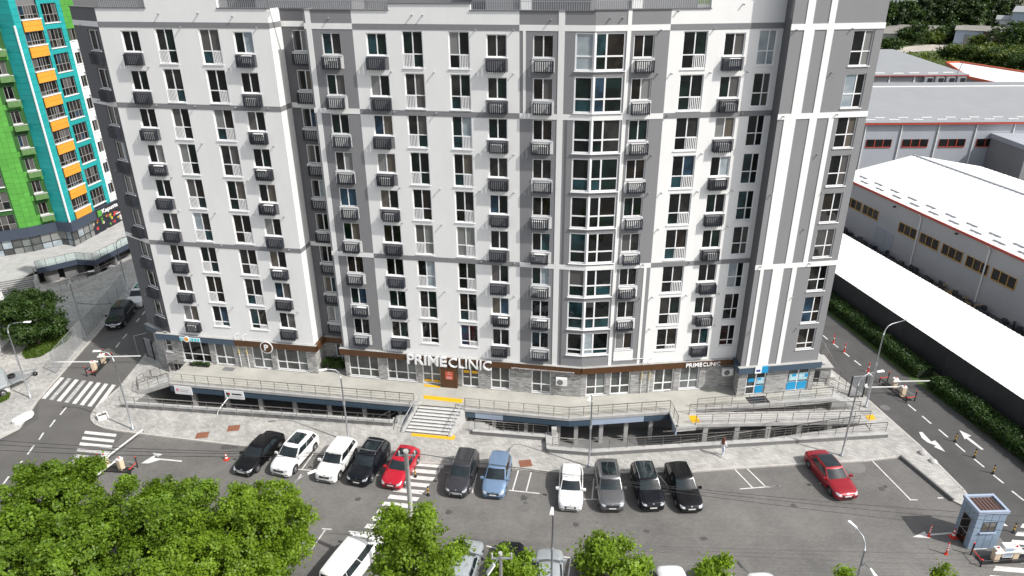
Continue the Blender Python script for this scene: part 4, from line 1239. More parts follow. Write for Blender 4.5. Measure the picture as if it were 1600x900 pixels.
# ================================================================== VEHICLES
def smooth_interp(ctrl, x):
    if x <= ctrl[0][0]: return ctrl[0][1]
    for (x0, z0), (x1, z1) in zip(ctrl, ctrl[1:]):
        if x <= x1:
            t = (x - x0) / (x1 - x0)
            t = t * t * (3 - 2 * t) * .5 + t * .5
            return z0 + (z1 - z0) * t
    return ctrl[-1][1]
def paintmat(name, col, metal=.25, rough=.32):
    dark = max(col) < .02
    return mat(name, col, rough, metal, var=.015, scale=1.0, coat=0 if dark else .6, spec=.38 if dark else .5)
TYPES = {
    # fractions of L from the nose for cabin; heights in metres
    'sedan': dict(hood=(.66, .74, .93), deck=1.02, ws=(.27, .43), rw=(.925, .77), belt=.93, L=4.85, W=1.84, H=1.46, wheel=.33),
    'hatch': dict(hood=(.66, .75, .96), deck=.98, ws=(.27, .44), rw=(.985, .88), belt=.95, L=4.35, W=1.82, H=1.48, wheel=.32),
    'mpv': dict(hood=(.70, .82, 1.04), deck=1.02, ws=(.21, .42), rw=(.985, .90), belt=1.00, L=4.35, W=1.84, H=1.62, wheel=.32),
    'wagon': dict(hood=(.66, .75, .96), deck=.98, ws=(.29, .45), rw=(.985, .87), belt=.95, L=4.85, W=1.88, H=1.50, wheel=.33),
    'suv': dict(hood=(.80, .93, 1.10), deck=1.08, ws=(.245, .405), rw=(.985, .89), belt=1.10, L=4.65, W=1.90, H=1.68, wheel=.37),
    'van': dict(hood=(.80, .98, 1.22), deck=1.15, ws=(.13, .31), rw=(.992, .965), belt=1.12, L=5.10, W=1.95, H=1.95, wheel=.34),
}
def lathe(mb, prof, n=20, axis='y'):
    """profile of (radius, offset) turned round the local y axis"""
    i0 = len(mb.v)
    for r_, o_ in prof:
        for j in range(n):
            a = 2 * math.pi * j / n
            mb.v.append((r_ * math.cos(a), o_, r_ * math.sin(a)))
    for k in range(len(prof) - 1):
        for j in range(n):
            a, b = i0 + k * n + j, i0 + k * n + (j + 1) % n
            mb.f.append((a, b, b + n, a + n))
    return mb
def wheel_meshes(R):
    ty = lathe(MB(), [(R * .66, -.11), (R * .93, -.115), (R, -.085), (R, .085), (R * .93, .115), (R * .66, .11), (R * .62, .06)], 22).mesh('tyre', rubber, True)
    mb = MB(); lathe(mb, [(R * .67, .085), (R * .60, .105), (R * .58, .07), (0.001, .06)], 22)
    rim = mb.mesh('rim', alloy)
    mb = MB()
    for k in range(5):
        a = 2 * math.pi * k / 5 + .3; d = Vector((math.cos(a), 0, math.sin(a)))
        mb.bar(d * .03 + Vector((0, .088, 0)), d * R * .6 + Vector((0, .096, 0)), .055, .02, (0, 1, 0))
    lathe(mb, [(.07, .09), (.06, .105), (.001, .106)], 10)
    sp = mb.mesh('spokes', alloy)
    well = lathe(MB(), [(R * .58, .074), (.001, .072)], 18).mesh('rim_gap', black_m)
    return ty, rim, sp, well
def car(label, front, heading, typ, paint, roof='body', rails=False, L=None, W=None, H=None, cat='car', front_m=black_m, name='parked_car', bars=False, bullbar=False, z=0.0, plate=True, group='cars parked in the lot', light=lamp_glass):
    S = TYPES[typ]
    L = L or S['L']; W = W or S['W']; H = H or S['H']; R = S['wheel']
    hd = math.radians(heading)
    c = Vector((front[0], front[1], z)) - Vector((math.cos(hd), math.sin(hd), 0)) * L / 2
    root = thing(name, label, cat, c, hd, group)
    X = lambda fr: L / 2 - fr * L
    xf, xr = L / 2, -L / 2
    wf, wr = xf - .19 * L, xr + .19 * L if typ != 'van' else xr + .2 * L
    hz = S['hood']
    belt = S['belt']
    top = [(xr, hz[0] + .05), (xr + .05, S['deck'] - .08), (xr + .25, S['deck']), (X(S['rw'][0]) + .3, max(S['deck'], belt)), (X(S['ws'][0]), hz[2]), (xf - .42, hz[1] + .05), (xf - .12, hz[1] - .06), (xf, hz[0] - .10)]
    top = sorted({round(a, 3): b for a, b in top}.items())
    ra = R + .065
    xs = set()
    n0 = 26
    for k in range(n0 + 1): xs.add(round(xr + L * k / n0, 3))
    for cx in (wf, wr):
        for k in range(11): xs.add(round(cx - ra + 2 * ra * k / 10, 3))
    for e in (.03, .07, .13): xs |= {round(xf - e, 3), round(xr + e, 3)}
    xs = sorted(xs)
    body = MB()
    rings = []
    for x in xs:
        t = abs(x) / (L / 2)
        k = max(0, (t - .62) / .38)
        w = W / 2 * (1 - (.20 if x > 0 else .14) * k ** 2.6)
        zt = smooth_interp(top, x)
        e = min(xf - x, x - xr)
        if e < .07: zt -= 0; w -= .05 * (1 - e / .07)
        zb = .21 if t < .93 else .21 + .10 * (t - .93) / .07
        arch = False
        for cx in (wf, wr):
            dx = x - cx
            if abs(dx) < ra - 1e-4:
                arch = True; zb = max(zb, R + math.sqrt(ra * ra - dx * dx) * .98)
        sh = zt - .085 - .02 * (x < 0)
        zb = min(zb, sh - .14)
        mid = zb + (sh - zb) * .55
        inner = w - .26 if arch else w * .86
        half = [(0, .24), (inner, .24), (inner, zb if arch else .22), (w * .975, zb), (w * 1.0, mid), (w * .985, sh - .07), (w * .955, sh), (w * .90, zt - .03), (w * .58, zt + .004), (0, zt + .02)]
        ring = [(y, zz_) for y, zz_ in half] + [(-y, zz_) for y, zz_ in reversed(half[1:-1])]
        i = len(body.v)
        body.v += [(x, y, zz_) for y, zz_ in ring]
        rings.append((i, len(ring)))
    for (a, n), (b, _) in zip(rings, rings[1:]):
        for j in range(n):
            body.f.append((a + j, a + (j + 1) % n, b + (j + 1) % n, b + j))
    body.f.append(tuple(range(rings[0][0], rings[0][0] + rings[0][1]))[::-1])
    body.f.append(tuple(range(rings[-1][0], rings[-1][0] + rings[-1][1])))
    bo = body.build('body', paint, root, None, True, fix=True)
    bo.data.set_sharp_from_angle(angle=math.radians(42))
    bvh = BVHTree.FromPolygons([Vector(v) for v in body.v], body.f)
    # cabin
    rows = []
    xw0, xw1, xr1, xr0 = X(S['ws'][0]), X(S['ws'][1]), X(S['rw'][1]), X(S['rw'][0])
    in_t = .735 if typ not in ('van', 'suv') else .78
    for zz_, a, b, ww in [(belt - .06, xw0, xr0, W / 2 * .925), (H - .13, xw1 + .05, xr1 - .05, W / 2 * (in_t + .035)), (H - .045, xw1 - .06, xr1 + .04, W / 2 * in_t), (H - .005, xw1 - .30, xr1 + .22, W / 2 * in_t * .80), (H + .012, xw1 - .62, xr1 + .5, W / 2 * in_t * .42)]:
        rows.append((zz_, a, b, ww))
    def rp(k, side, u):
        zz_, a, b, ww = rows[k]
        bl = .13 if k < 2 else .08
        if side == 'F': y = ww * .94 * (1 - 2 * u); return Vector((a - bl * (2 * u - 1) ** 2, y, zz_ + (.03 * (1 - (2 * u - 1) ** 2) if k > 0 else 0)))
        if side == 'B': y = -ww * .92 * (1 - 2 * u); return Vector((b + bl * .7 * (2 * u - 1) ** 2, y, zz_ + (.02 * (1 - (2 * u - 1) ** 2) if k > 0 else 0)))
        y0, y1 = ww * .94, ww * .92
        x0, x1 = a - bl, b + bl * .7
        y = y0 + (y1 - y0) * u + ww * .06 * math.sin(math.pi * u)
        p = Vector((x0 + (x1 - x0) * u, y, zz_))
        if side == 'R': p = Vector((x1 + (x0 - x1) * u, -(y1 + (y0 - y1) * u + ww * .06 * math.sin(math.pi * u)), zz_))
        return p
    shell = MB(); nr = 6
    loops = []
    for k in range(5):
        loop = []
        # F runs left->right (y+ to y-), R side rear.. go round: F, right side front->rear, B right->left, L side rear->front
        for j in range(nr): loop.append(rp(k, 'F', j / nr))
        for j in range(nr): loop.append(rp(k, 'R', 1 - j / nr))
        for j in range(nr): loop.append(rp(k, 'B', j / nr))
        for j in range(nr): loop.append(rp(k, 'L', 1 - j / nr))
        loops.append(loop)
    for loop in loops: shell.v += [tuple(p) for p in loop]
    n = len(loops[0])
    for k in range(4):
        for j in range(n): shell.f.append((k * n + j, k * n + (j + 1) % n, (k + 1) * n + (j + 1) % n, (k + 1) * n + j))
    shell.f.append(tuple(4 * n + j for j in range(n)))
    cab_m = black_m if roof == 'black' and False else paint
    cb = shell.build('cabin_shell', cab_m, root, None, True, fix=True)
    cb.data.set_sharp_from_angle(angle=math.radians(35))
    def glass(name, side, u0, u1, v0, v1, nu=4, k0=0, k1=1, m_=car_glass, parent=root, off_=.009):
        mb = MB(); cen = Vector((0, 0, H * .6))
        for i in range(nu + 1):
            for j in (0, 1, 2):
                u = u0 + (u1 - u0) * i / nu; v = v0 + (v1 - v0) * j / 2
                p = rp(k0, side, u).lerp(rp(k1, side, u), v)
                du = rp(k0, side, min(u + .02, 1)).lerp(rp(k1, side, min(u + .02, 1)), v) - rp(k0, side, max(u - .02, 0)).lerp(rp(k1, side, max(u - .02, 0)), v)
                dv = rp(k1, side, u) - rp(k0, side, u)
                nn = du.cross(dv).normalized()
                if nn.dot(p - cen) < 0: nn = -nn
                mb.v.append(tuple(p + nn * off_))
        for i in range(nu):
            for j in (0, 1): a = i * 3 + j; mb.f.append((a, a + 3, a + 4, a + 1))
        return mb.build(name, m_, parent, None, True, fix=False)
    glass('windshield', 'F', .035, .965, .03, .985, 6)
    glass('rear_window', 'B', .08, .92, .18 if typ != 'sedan' else .06, .92, 6)
    for side in 'LR':
        segs = [(.05, .445), (.46, .805), (.82, .955)] if typ in ('suv', 'wagon', 'mpv', 'van') else ([(.07, .47), (.50, .86)] if typ == 'sedan' else [(.07, .47), (.50, .88)])
        for a, b in segs:
            if side == 'R': a, b = 1 - b, 1 - a
            glass('side_window', side, a, b, .13, .93, 3)
    if roof in ('pano', 'black'):
        y = W / 2 * in_t * (.70 if roof == 'pano' else .86)
        xa, xb = (xw1 - .30, xr1 + .55) if roof == 'pano' else (xw1 - .12, xr1 + .12)
        mb = MB()
        sb = BVHTree.FromPolygons([Vector(v) for v in shell.v], shell.f)
        for i in range(13):
            for j in range(9):
                px_, py_ = xa + (xb - xa) * i / 12, -y + 2 * y * j / 8
                h_ = sb.ray_cast(Vector((px_, py_, 4)), Vector((0, 0, -1)))
                mb.v.append((px_, py_, (h_[0].z if h_[0] else H) + .016))
        for i in range(12):
            for j in range(8): a = i * 9 + j; mb.f.append((a, a + 1, a + 10, a + 9))
        mb.build('roof_panel', car_glass, root, None, True, fix=True)
    if rails:
        for sg in (1, -1):
            y = sg * W / 2 * in_t * .93
            MB().tube([(xw1 - .15, y, H - .05), (xw1 - .3, y, H + .035), ((xw1 + xr1) / 2, y, H + .05), (xr1 + .25, y, H + .035), (xr1 + .1, y, H - .05)], .022, 6).build('roof_rail', chrome, root)
    if bars:
        for x_ in (xw1 - .45, xr1 + .55):
            MB().box(x_ - .045, -W / 2 * in_t * .9, H + .05, x_ + .045, W / 2 * in_t * .9, H + .09).build('roof_bar', alloy, root)
    # patches projected on the nose and tail
    def patch(name, m_, quad, rear=False, eps=.008, nu=5, nv=3):
        """quad of (y, z): inner-bottom, outer-bottom, outer-top, inner-top; mirrored by the caller"""
        mb = MB(); sx = -1 if rear else 1
        q = [Vector((a, b)) for a, b in quad]
        for i in range(nu + 1):
            for j in range(nv + 1):
                u, v = i / nu, j / nv
                p = q[0].lerp(q[1], u).lerp(q[3].lerp(q[2], u), v)
                h_ = bvh.ray_cast(Vector((sx * 6, p.x, p.y)), Vector((-sx, 0, 0)))
                pt = h_[0] + h_[1].normalized() * eps * (1 if h_[1].x * sx > 0 else -1) if h_[0] else Vector((sx * L / 2 * .9, p.x, p.y))
                mb.v.append(tuple(pt))
        m1 = nv + 1
        for i in range(nu):
            for j in range(nv): a = i * m1 + j; mb.f.append((a, a + m1, a + m1 + 1, a + 1))
        o = mb.build(name, m_, root, None, True, fix=True)
        return o
    zh = hz[0]
    for sg in (1, -1):
        patch('headlight', light, [(sg * W * .255, zh - .15), (sg * W * .425, zh - .09), (sg * W * .44, zh + .06), (sg * W * .27, zh - .015)])
        patch('tail_light', tail_red, [(sg * W * .27, zh - .02), (sg * W * .45, zh - .02), (sg * W * .44, zh + .13), (sg * W * .30, zh + .12)], True)
        patch('fog_lamp', chrome if front_m is chrome else black_m, [(sg * W * .29, .33), (sg * W * .39, .35), (sg * W * .39, .42), (sg * W * .29, .41)])
    patch('grille', front_m, [(-W * .21, zh - .24), (W * .21, zh - .24), (W * .245, zh - .05), (-W * .245, zh - .05)], eps=.01)
    patch('lower_intake', black_m, [(-W * .27, .27), (W * .27, .27), (W * .25, .37), (-W * .25, .37)])
    if plate:
        patch('number_plate', plate_m, [(-.26, .44), (.26, .44), (.26, .55), (-.26, .55)], eps=.02, nu=2, nv=1)
        patch('number_plate', plate_m, [(-.26, .62), (.26, .62), (.26, .73), (-.26, .73)], True, eps=.02, nu=2, nv=1)
    if typ in ('suv', 'wagon'):
        for sg in (1, -1):
            ya, yb_ = sg * (W / 2 * .93), sg * (W / 2 + .006)
            MB().box(wr + ra + .02, min(ya, yb_), .20, wf - ra - .02, max(ya, yb_), .36).build('sill_trim', black_m, root)
    if bullbar:
        MB().tube([(xf - .02, -.45, .30), (xf + .08, -.45, .55), (xf + .10, -.3, .68), (xf + .10, .3, .68), (xf + .08, .45, .55), (xf - .02, .45, .30)], .035, 8).build('bull_bar', chrome, root)
    ty, rim, sp, well = cached(('wheel', R), lambda: wheel_meshes(R))
    for cx in (wf, wr):
        for sg in (1, -1):
            mtx = Matrix.Translation((cx, sg * (W / 2 - .125), R)) @ (Matrix.Identity(4) if sg > 0 else Matrix.Rotation(math.pi, 4, 'Z'))
            o = link('wheel', ty, root, mtx)
            link('rim', rim, o); link('spokes', sp, o); link('rim_gap', well, o)
    for sg in (1, -1):
        MB().box(X(S['ws'][0]) - .32, min(sg * (W / 2 - .05), sg * (W / 2 + .19)), belt - .0, X(S['ws'][0]) - .16, max(sg * (W / 2 - .05), sg * (W / 2 + .19)), belt + .15).build('mirror', paint, root)
        md = root.children[-1]
        bv = md.modifiers.new('round', 'BEVEL'); bv.width = .035; bv.segments = 2
    patch('hood_badge', chrome, [(-.06, zh - .02), (.06, zh - .02), (.06, zh + .03), (-.06, zh + .03)], nu=1, nv=1)
    return root

P_black = paintmat('paint_black', (.006, .006, .007), 0, .25)
P_black2 = paintmat('paint_blue_black', (.006, .007, .011), 0, .25)
P_white = paintmat('paint_white', (.76, .76, .75), 0, .3)
P_red = paintmat('paint_red', (.50, .010, .028), .2)
P_dred = paintmat('paint_deep_red', (.32, .010, .020), .3)
P_grey = paintmat('paint_dark_grey', (.058, .058, .066), .5)
P_blue = paintmat('paint_pale_blue', (.20, .30, .45), .4)
P_silver = paintmat('paint_steel_grey', (.20, .20, .205), .7)
P_sil = paintmat('paint_silver', (.52, .56, .58), .5)
Fp = lambda u, v: at(u, v, .3)
car('black saloon with chrome grille beside the small traffic cone', Fp(377, 741), -107, 'sedan', P_black, front_m=chrome)
car('white off-roader with black glass roof beside the black saloon', Fp(436, 742), -107, 'suv', P_white, 'pano', H=1.70)
car('white compact off-roader with plain white roof next to an empty bay', Fp(507, 752), -103.5, 'suv', P_white, L=4.45, W=1.84, front_m=black_m)
car('black off-roader with silver roof bars and chrome window line', Fp(557, 757), -104.5, 'suv', P_black2, 'pano', rails=True, bars=True, L=4.7)
car('bright red hatchback with black roof panel beside the zebra crossing', Fp(610, 762), -104.5, 'hatch', P_red, 'pano', H=1.5, L=4.3)
car('dark grey off-roader with roof rails and front bull bar', Fp(712, 775), -100.5, 'suv', P_grey, rails=True, bullbar=True, L=4.55, W=1.82, H=1.72)
car('pale blue compact people carrier', Fp(770, 777), -98, 'mpv', P_blue)
car('white hatchback with black lower grille', Fp(891, 797), -95.5, 'hatch', P_white, L=4.4, H=1.48)
car('steel grey off-roader with dark glass roof and pale roof rails', Fp(957, 798), -91, 'suv', P_silver, 'pano', rails=True, L=4.8, W=1.93, H=1.66)
car('black off-roader with chrome framed grille and roof rails', Fp(1021, 797), -87.5, 'suv', P_black2, 'black', rails=True, L=4.5, W=1.86, H=1.62)
car('black estate car at the end of the parked row', Fp(1081, 799), -87, 'wagon', P_black)
car('deep red saloon with black roof parked apart', Fp(1325, 779), -82.5, 'sedan', P_dred, 'black', L=4.95, W=1.92)
car('black off-roader driving up the left road beside the mesh fence', Fp(177, 513), -82, 'suv', P_black, L=4.9, W=1.92, H=1.75, front_m=chrome, name='car', group=None)
car('white off-roader following the black one on the left road', Fp(208, 480), -84, 'suv', P_white, 'pano', L=4.7, name='car', group=None)
car('white minivan between the trees in the front parking row', at(583, 834, .8), 68, 'van', P_white, cat='van', name='parked_van', group=None)
G2 = 'cars parked nose-in along the front row'
for lab, px_, hd, typ, pm in [('pale silver saloon beside the utility pole in the front row', (738, 843.5), 79, 'sedan', P_sil), ('black saloon between two silver cars in the front row', (800, 846), 84, 'sedan', P_black2),
                             ('silver hatchback behind the slim lamp post in the front row', (859, 857), 86, 'hatch', P_sil), ('black hatchback hidden behind a round tree in the front row', (921, 864), 88, 'hatch', P_black),
                             ('dark grey car beside the round tree in the front row', (984, 872), 89, 'sedan', P_grey), ('white saloon beside an empty bay in the front row', (1044, 883), 91, 'sedan', P_white),
                             ('white hatchback behind a young tree in the front row', (1106, 884), 92, 'hatch', P_white), ('white car at the right end of the front row', (1184, 894), 93, 'sedan', P_white)]:
    car(lab, at(*px_, .6), hd, typ, pm, group=G2)

# flat-bed trailer with grey box at the left edge
o = thing('trailer', 'flat-bed trailer carrying a pale grey box body on the left pavement', 'trailer', (-47.6, 56.2, .09), math.radians(62))
MB().box(-3.4, -1.0, .72, 1.9, 1.0, .86).build('flat_bed', galv, o)
mb = MB().prism([(-3.2, -.9), (.2, -.9), (.55, -.55), (.55, .55), (.2, .9), (-3.2, .9)], .865, 2.15); mb.build('box_body', P_sil, o, fix=True)
MB().box(-1.6, -.93, 1.3, -.6, -.902, 1.85).build('box_window', car_glass, o)
MB().box(.553, -.35, 1.5, .575, .35, 1.9).build('box_window', car_glass, o)
MB().bar((1.9, -.8, .72), (3.3, 0, .6), .09).build('drawbar', galv, o); MB().bar((1.9, .8, .72), (3.3, 0, .6), .09).build('drawbar', galv, o)
ty, rim, sp, well = cached(('wheel', .33), lambda: wheel_meshes(.33))
for x_ in (-1.2, -.45):
    for sg in (1, -1):
        w_ = link('wheel', ty, o, Matrix.Translation((x_, sg * 1.1, .33)) @ (Matrix.Identity(4) if sg > 0 else Matrix.Rotation(math.pi, 4, 'Z')))
        link('rim', rim, w_); link('spokes', sp, w_)
MB().tube([(3.1, 0, .6), (3.1, 0, .15)], .04, 8).build('jockey_leg', galv, o)
link('jockey_wheel', cached(('wheel', .2), lambda: wheel_meshes(.2))[0], o, Matrix.Translation((3.1, 0, .2)))
sp_ = link('spare_wheel', ty, o, Matrix.Translation((1.1, 0, 1.05)) @ Matrix.Rotation(math.pi / 2, 4, 'X'))

# ================================================================== LEFT: GREEN AND TEAL BLOCK
ZL = 1.2
gb = thing('apartment_building', 'bright green and teal apartment block with orange panels and glazed ground floor', 'building', (-62, 95, 0))
GI = Matrix.Translation((-62, 95, 0)).inverted()
def gpart(name, mb, m_, parent=None): return mb.build(name, m_, parent or gb, GI)
G1 = Frame((-59.5, 90.6), (1.1, 10.4))
G2F = Frame((-61.65, 91.15), (2.15, -.55))
g3a = Vector((-64.0, 88.75)); G3 = Frame(g3a, (2.35, 2.4))
G4 = Frame((-70.2, 85.3), (6.2, 3.45))
ZTOP = 38.0
def clad(fr, s0, s1, z0, z1, m_, jm, pw, ph, holes=(), d=0.0, backing=True):
    """single facade panels with recessed joints"""
    if backing:
        mb = MB(); fr.wall(mb, s0, s1, z0, z1, holes, .25, d - .035); gpart('wall', mb, jm)
    n = max(1, round((s1 - s0) / pw)); k = max(1, round((z1 - z0) / ph))
    w, h_ = (s1 - s0) / n, (z1 - z0) / k
    me = cached(('clad', m_.name, round(w, 2), round(h_, 2)), lambda: MB().box(.012, -.035, .012, w - .012, 0, h_ - .012).mesh('facade_panel', m_))
    for i in range(n):
        for j in range(k):
            a, b = s0 + i * w, z0 + j * h_
            if any(hh[0] < a + w - .02 and hh[1] > a + .02 and hh[2] < b + h_ - .02 and hh[3] > b + .02 for hh in holes):
                continue
            link('facade_panel', me, gb, GI @ fr.m(a, d - .036, b))
grey_f = mat('grey_window_frame', (.30, .29, .28), .5, var=.05)
def gwin(fr, s0, s1, z0, z1, cols, rows, d=-.12, seed=0, sill=True):
    rnd = random.Random(seed); st_ = random.Random(seed + 1)
    w, h_ = s1 - s0, z1 - z0
    def mk():
        me = frame_mesh(w, h_, cols, rows, .06); me.materials.clear(); me.materials.append(grey_f); return me
    me = cached(('gfr', round(w, 2), round(h_, 2), tuple(cols), tuple(rows)), mk)
    o = link('window', me, gb, GI @ fr.m(s0, d, z0))
    for a, b in zip(cols, cols[1:]):
        for e, g_ in zip(rows, rows[1:]):
            m_ = rnd.choice([pane_dark[3], pane_dark[2], pane_curt[0], pane_dark[0], pane_teal[1] if rnd.random() < .2 else pane_dark[3]])
            link('pane', pane_mesh((b - a) * w - .05, (g_ - e) * h_ - .05, m_), o, Matrix.Translation((a * w + .025, .03, e * h_ + .025)))
    if sill: link('sill', cached(('gsill', round(w, 2)), lambda: MB().box(-.05, -.24, -.10, w + .05, .03, -.01).mesh('sill', pvc)), o)
# teal side
clad(G2F, 0, 2.2, 4.6, ZTOP, teal_p, joint_t, 2.2, .72)
# teal and orange front
hs = []
for r in range(11):
    ot = 26.9 - 3.04 * (r - 1)
    if ot - 1.3 < 3.4: continue
    z_lo = max(ot - 1.3, 4.55)
    for q in range(2):
        mb = MB(); G1.box(mb, 1.42, 4.62, .0, .12, z_lo + (ot - z_lo) * q / 2 + .012, z_lo + (ot - z_lo) * (q + 1) / 2 - .012); gpart('orange_panel', mb, orange_p)
    mb = MB(); G1.box(mb, 1.42, 4.62, -.03, .03, z_lo, ot); gpart('panel_backing', mb, joint_o)
    mb = MB(); G1.box(mb, 1.3, 4.72, -.05, .2, ot, ot + .12); gpart('ledge', mb, pvc)
    z0, z1 = ot + .14, ot + 1.72
    gwin(G1, 1.45, 4.6, z0, z1, [0, .28, .43, .57, .72, 1], [0, .3, 1], -.10, r * 3, False); hs.append((1.42, 4.62, z0 - 1.5, z1))
    z0, z1 = ot - .55, ot + 1.75
    if z0 > 4.4:
        gwin(G1, 5.3, 8.1, z0, z1, [0, .25, .5, .75, 1], [0, .42, 1], -.14, r * 5 + 1); hs.append((5.3, 8.1, z0, z1))
        zz0 = z1; mb = MB(); G1.box(mb, 5.3, 8.1, -.06, .0, z1, z1 + .72); gpart('spandrel_panel', mb, teal_p)
hs.append((1.3, 8.1, 4.4, ZTOP))
for a, b in ((.1, 1.3), (4.66, 5.3), (8.1, 9.0)): clad(G1, a, b, 4.6, ZTOP, teal_p, joint_t, 1.3, .74)
mb = MB(); G1.box(mb, -.06, .12, -.05, .10, 4.6, 29.5); gpart('corner_trim', mb, pvc)
mb = MB(); G1.box(mb, 1.3, 8.1, -.8, -.3, 4.0, ZTOP); gpart('inner_wall', mb, conc_d)
# white end with air conditioners
hs = []
for r in range(9):
    z1 = 28.4 - 3.03 * r
    gwin(G1, 9.35, 10.6, z1 - 1.5, z1, [0, .5, 1], [0, 1], -.12, 50 + r); hs.append((9.35, 10.6, z1 - 1.5, z1))
    if r > 0 or True:
        o = link('air_conditioner', cached('gac', lambda: MB().box(0, -.35, 0, .95, -.04, .65).mesh('air_conditioner', whitep)), gb, GI @ G1.m(10.0 + .15 * (r % 2), .0, z1 - 2.6))
        MB().tube([(.42, -.355, .33), (.42, -.37, .33)], .22, 14).build('fan_grille', conc_d, o)
mb = MB(); G1.wall(mb, 9.0, 11.5, 4.4, 26.9, hs, .25); gpart('wall', mb, white)
clad(G1, 9.0, 11.5, 26.9, ZTOP, green_p, joint_g, .83, .72, hs)
# green flank with small windows and planters
hs = []; me_pl = None
for r in range(12):
    z1 = 31.45 - 3.0 * r
    if z1 - 2.3 < 4.2: break
    gwin(G3, 1.85, 2.85, z1 - 1.55, z1, [0, .42, 1], [0, 1], -.12, 80 + r); hs.append((1.85, 2.85, z1 - 1.55, z1))
    pb = link('basket', cached('gbask', lambda: MB().box(0, -.55, 0, 1.5, 0, .72).mesh('basket', mat('olive_basket', (.10, .20, .065), .6, var=.3, scale=5))), gb, GI @ G3.m(1.75, .02, z1 - 2.45))
    MB().box(-.03, -.58, .72, 1.53, 0, .76).build('basket_lid', conc_l, pb)
clad(G3, 0, 3.36, 4.6, ZTOP, green_p, joint_g, .67, .66, hs)
hs = []
for r in range(12):
    z1 = 33.75 - 3.02 * r
    if z1 - 2.3 < 4.2: break
    gwin(G4, 1.2, 6.0, z1 - 2.3, z1, [0, .17, .33, .5, .67, .83, 1], [0, .45, 1], -.12, 120 + r); hs.append((1.2, 6.0, z1 - 2.3, z1))
clad(G4, -3.0, 7.1, 4.6, ZTOP, green_p, joint_g, .9, .755, hs)
# navy fascia and glazed ground floor
for fr, a, b in ((G1, -.2, 11.6), (G2F, -.1, 2.3), (G3, -.1, 3.4), (G4, -4, 7.1)):
    mb = MB(); fr.box(mb, a, b, -.3, .30, 3.3, 4.6); gpart('fascia', mb, navy)
    n = max(1, round((b - a) / 1.15)); w = (b - a) / n
    lim = 4.2 if fr is G1 else b
    for i in range(n):
        s_ = a + i * w
        if fr is G1 and s_ > 4.2: continue
        for z0, z1 in ((ZL, ZL + .85), (ZL + .85, 3.3)):
            m_ = random.Random(i * 7 + int(z1 * 10) + int(b * 10)).choice([pane_shop[0], pane_shop[1], pane_shop[1], pane_curt[2], pane_curt[1]])
            link('glazing_pane', pane_mesh(w - .06, z1 - z0 - .06, m_), gb, GI @ fr.m(s_ + .03, -.02, z0 + .03))
        mb = MB(); fr.box(mb, s_ - .04, s_ + .04, -.1, .03, ZL, 3.3); gpart('mullion', mb, black_m)
        mb = MB(); fr.box(mb, s_ + .04, s_ + w - .04, -.1, .025, ZL + .81, ZL + .89); gpart('transom', mb, black_m)
core = [G4.p(-3, -.4, 0), G4.p(6.8, -.4, 0), G3.p(3.3, -.4, 0), G2F.p(2.0, -.4, 0), G1.p(.4, -.85, 0), G1.p(11.4, -.85, 0), G1.p(11.4, -14, 0), (-80, 98)]
gpart('rear_wall_core', MB().prism(core, .1, ZTOP), conc_d)
# shop mural and sign
def mural_mat():
    mt = bpy.data.materials.new('fruit_mural'); mt.use_nodes = True
    N, L = mt.node_tree.nodes, mt.node_tree.links
    b = N['Principled BSDF']; b.inputs['Roughness'].default_value = .5
    g = N.new('ShaderNodeNewGeometry')
    v = N.new('ShaderNodeTexVoronoi'); v.inputs['Scale'].default_value = 2.1; L.new(g.outputs['Position'], v.inputs['Vector'])
    cr = N.new('ShaderNodeValToRGB'); e = cr.color_ramp; e.interpolation = 'CONSTANT'
    cols = [(0, (.01, .012, .02)), (.42, (.5, .05, .03)), (.55, (.01, .012, .02)), (.62, (.12, .30, .03)), (.74, (.55, .36, .04)), (.82, (.5, .42, .36)), (.9, (.4, .03, .05))]
    e.elements[0].position = 0; e.elements[0].color = (*cols[0][1], 1)
    e.elements[1].position = cols[1][0]; e.elements[1].color = (*cols[1][1], 1)
    for p_, c_ in cols[2:]:
        k = e.elements.new(p_); k.color = (*c_, 1)
    sp = N.new('ShaderNodeSeparateColor'); L.new(v.outputs['Color'], sp.inputs[0]); L.new(sp.outputs[0], cr.inputs[0])
    lt = N.new('ShaderNodeMath'); lt.operation = 'LESS_THAN'; lt.inputs[1].default_value = .55; L.new(v.outputs['Distance'], lt.inputs[0])
    mx = N.new('ShaderNodeMix'); mx.data_type = 'RGBA'; mx.inputs['A'].default_value = (.012, .015, .025, 1)
    L.new(lt.outputs[0], mx.inputs['Factor']); L.new(cr.outputs[0], mx.inputs['B']); L.new(mx.outputs['Result'], b.inputs['Base Color'])
    return mt
mb = MB(); G1.box(mb, 4.2, 11.0, -.1, .06, ZL, 3.3); gpart('fruit_mural', mb, mural_mat())
mb = MB(); G1.box(mb, 5.0, 11.2, .30, .36, 3.4, 4.55); sg_ = gpart('sign_panel', mb, black_m)
me, w, h_ = text_mesh('Kapusta', 1, .03, sign_w, .01)
for v in me.vertices: v.co.x *= 3.6 / w; v.co.y *= .78 / h_
link('lettering', me, gb, GI @ G1.m(6.2, .39, 3.58) @ STAND)['kind'] = 'stuff'
mb = MB(); G1.box(mb, 5.2, 6.0, .36, .42, 3.55, 4.4); gpart('sign_mark', mb, green_p)

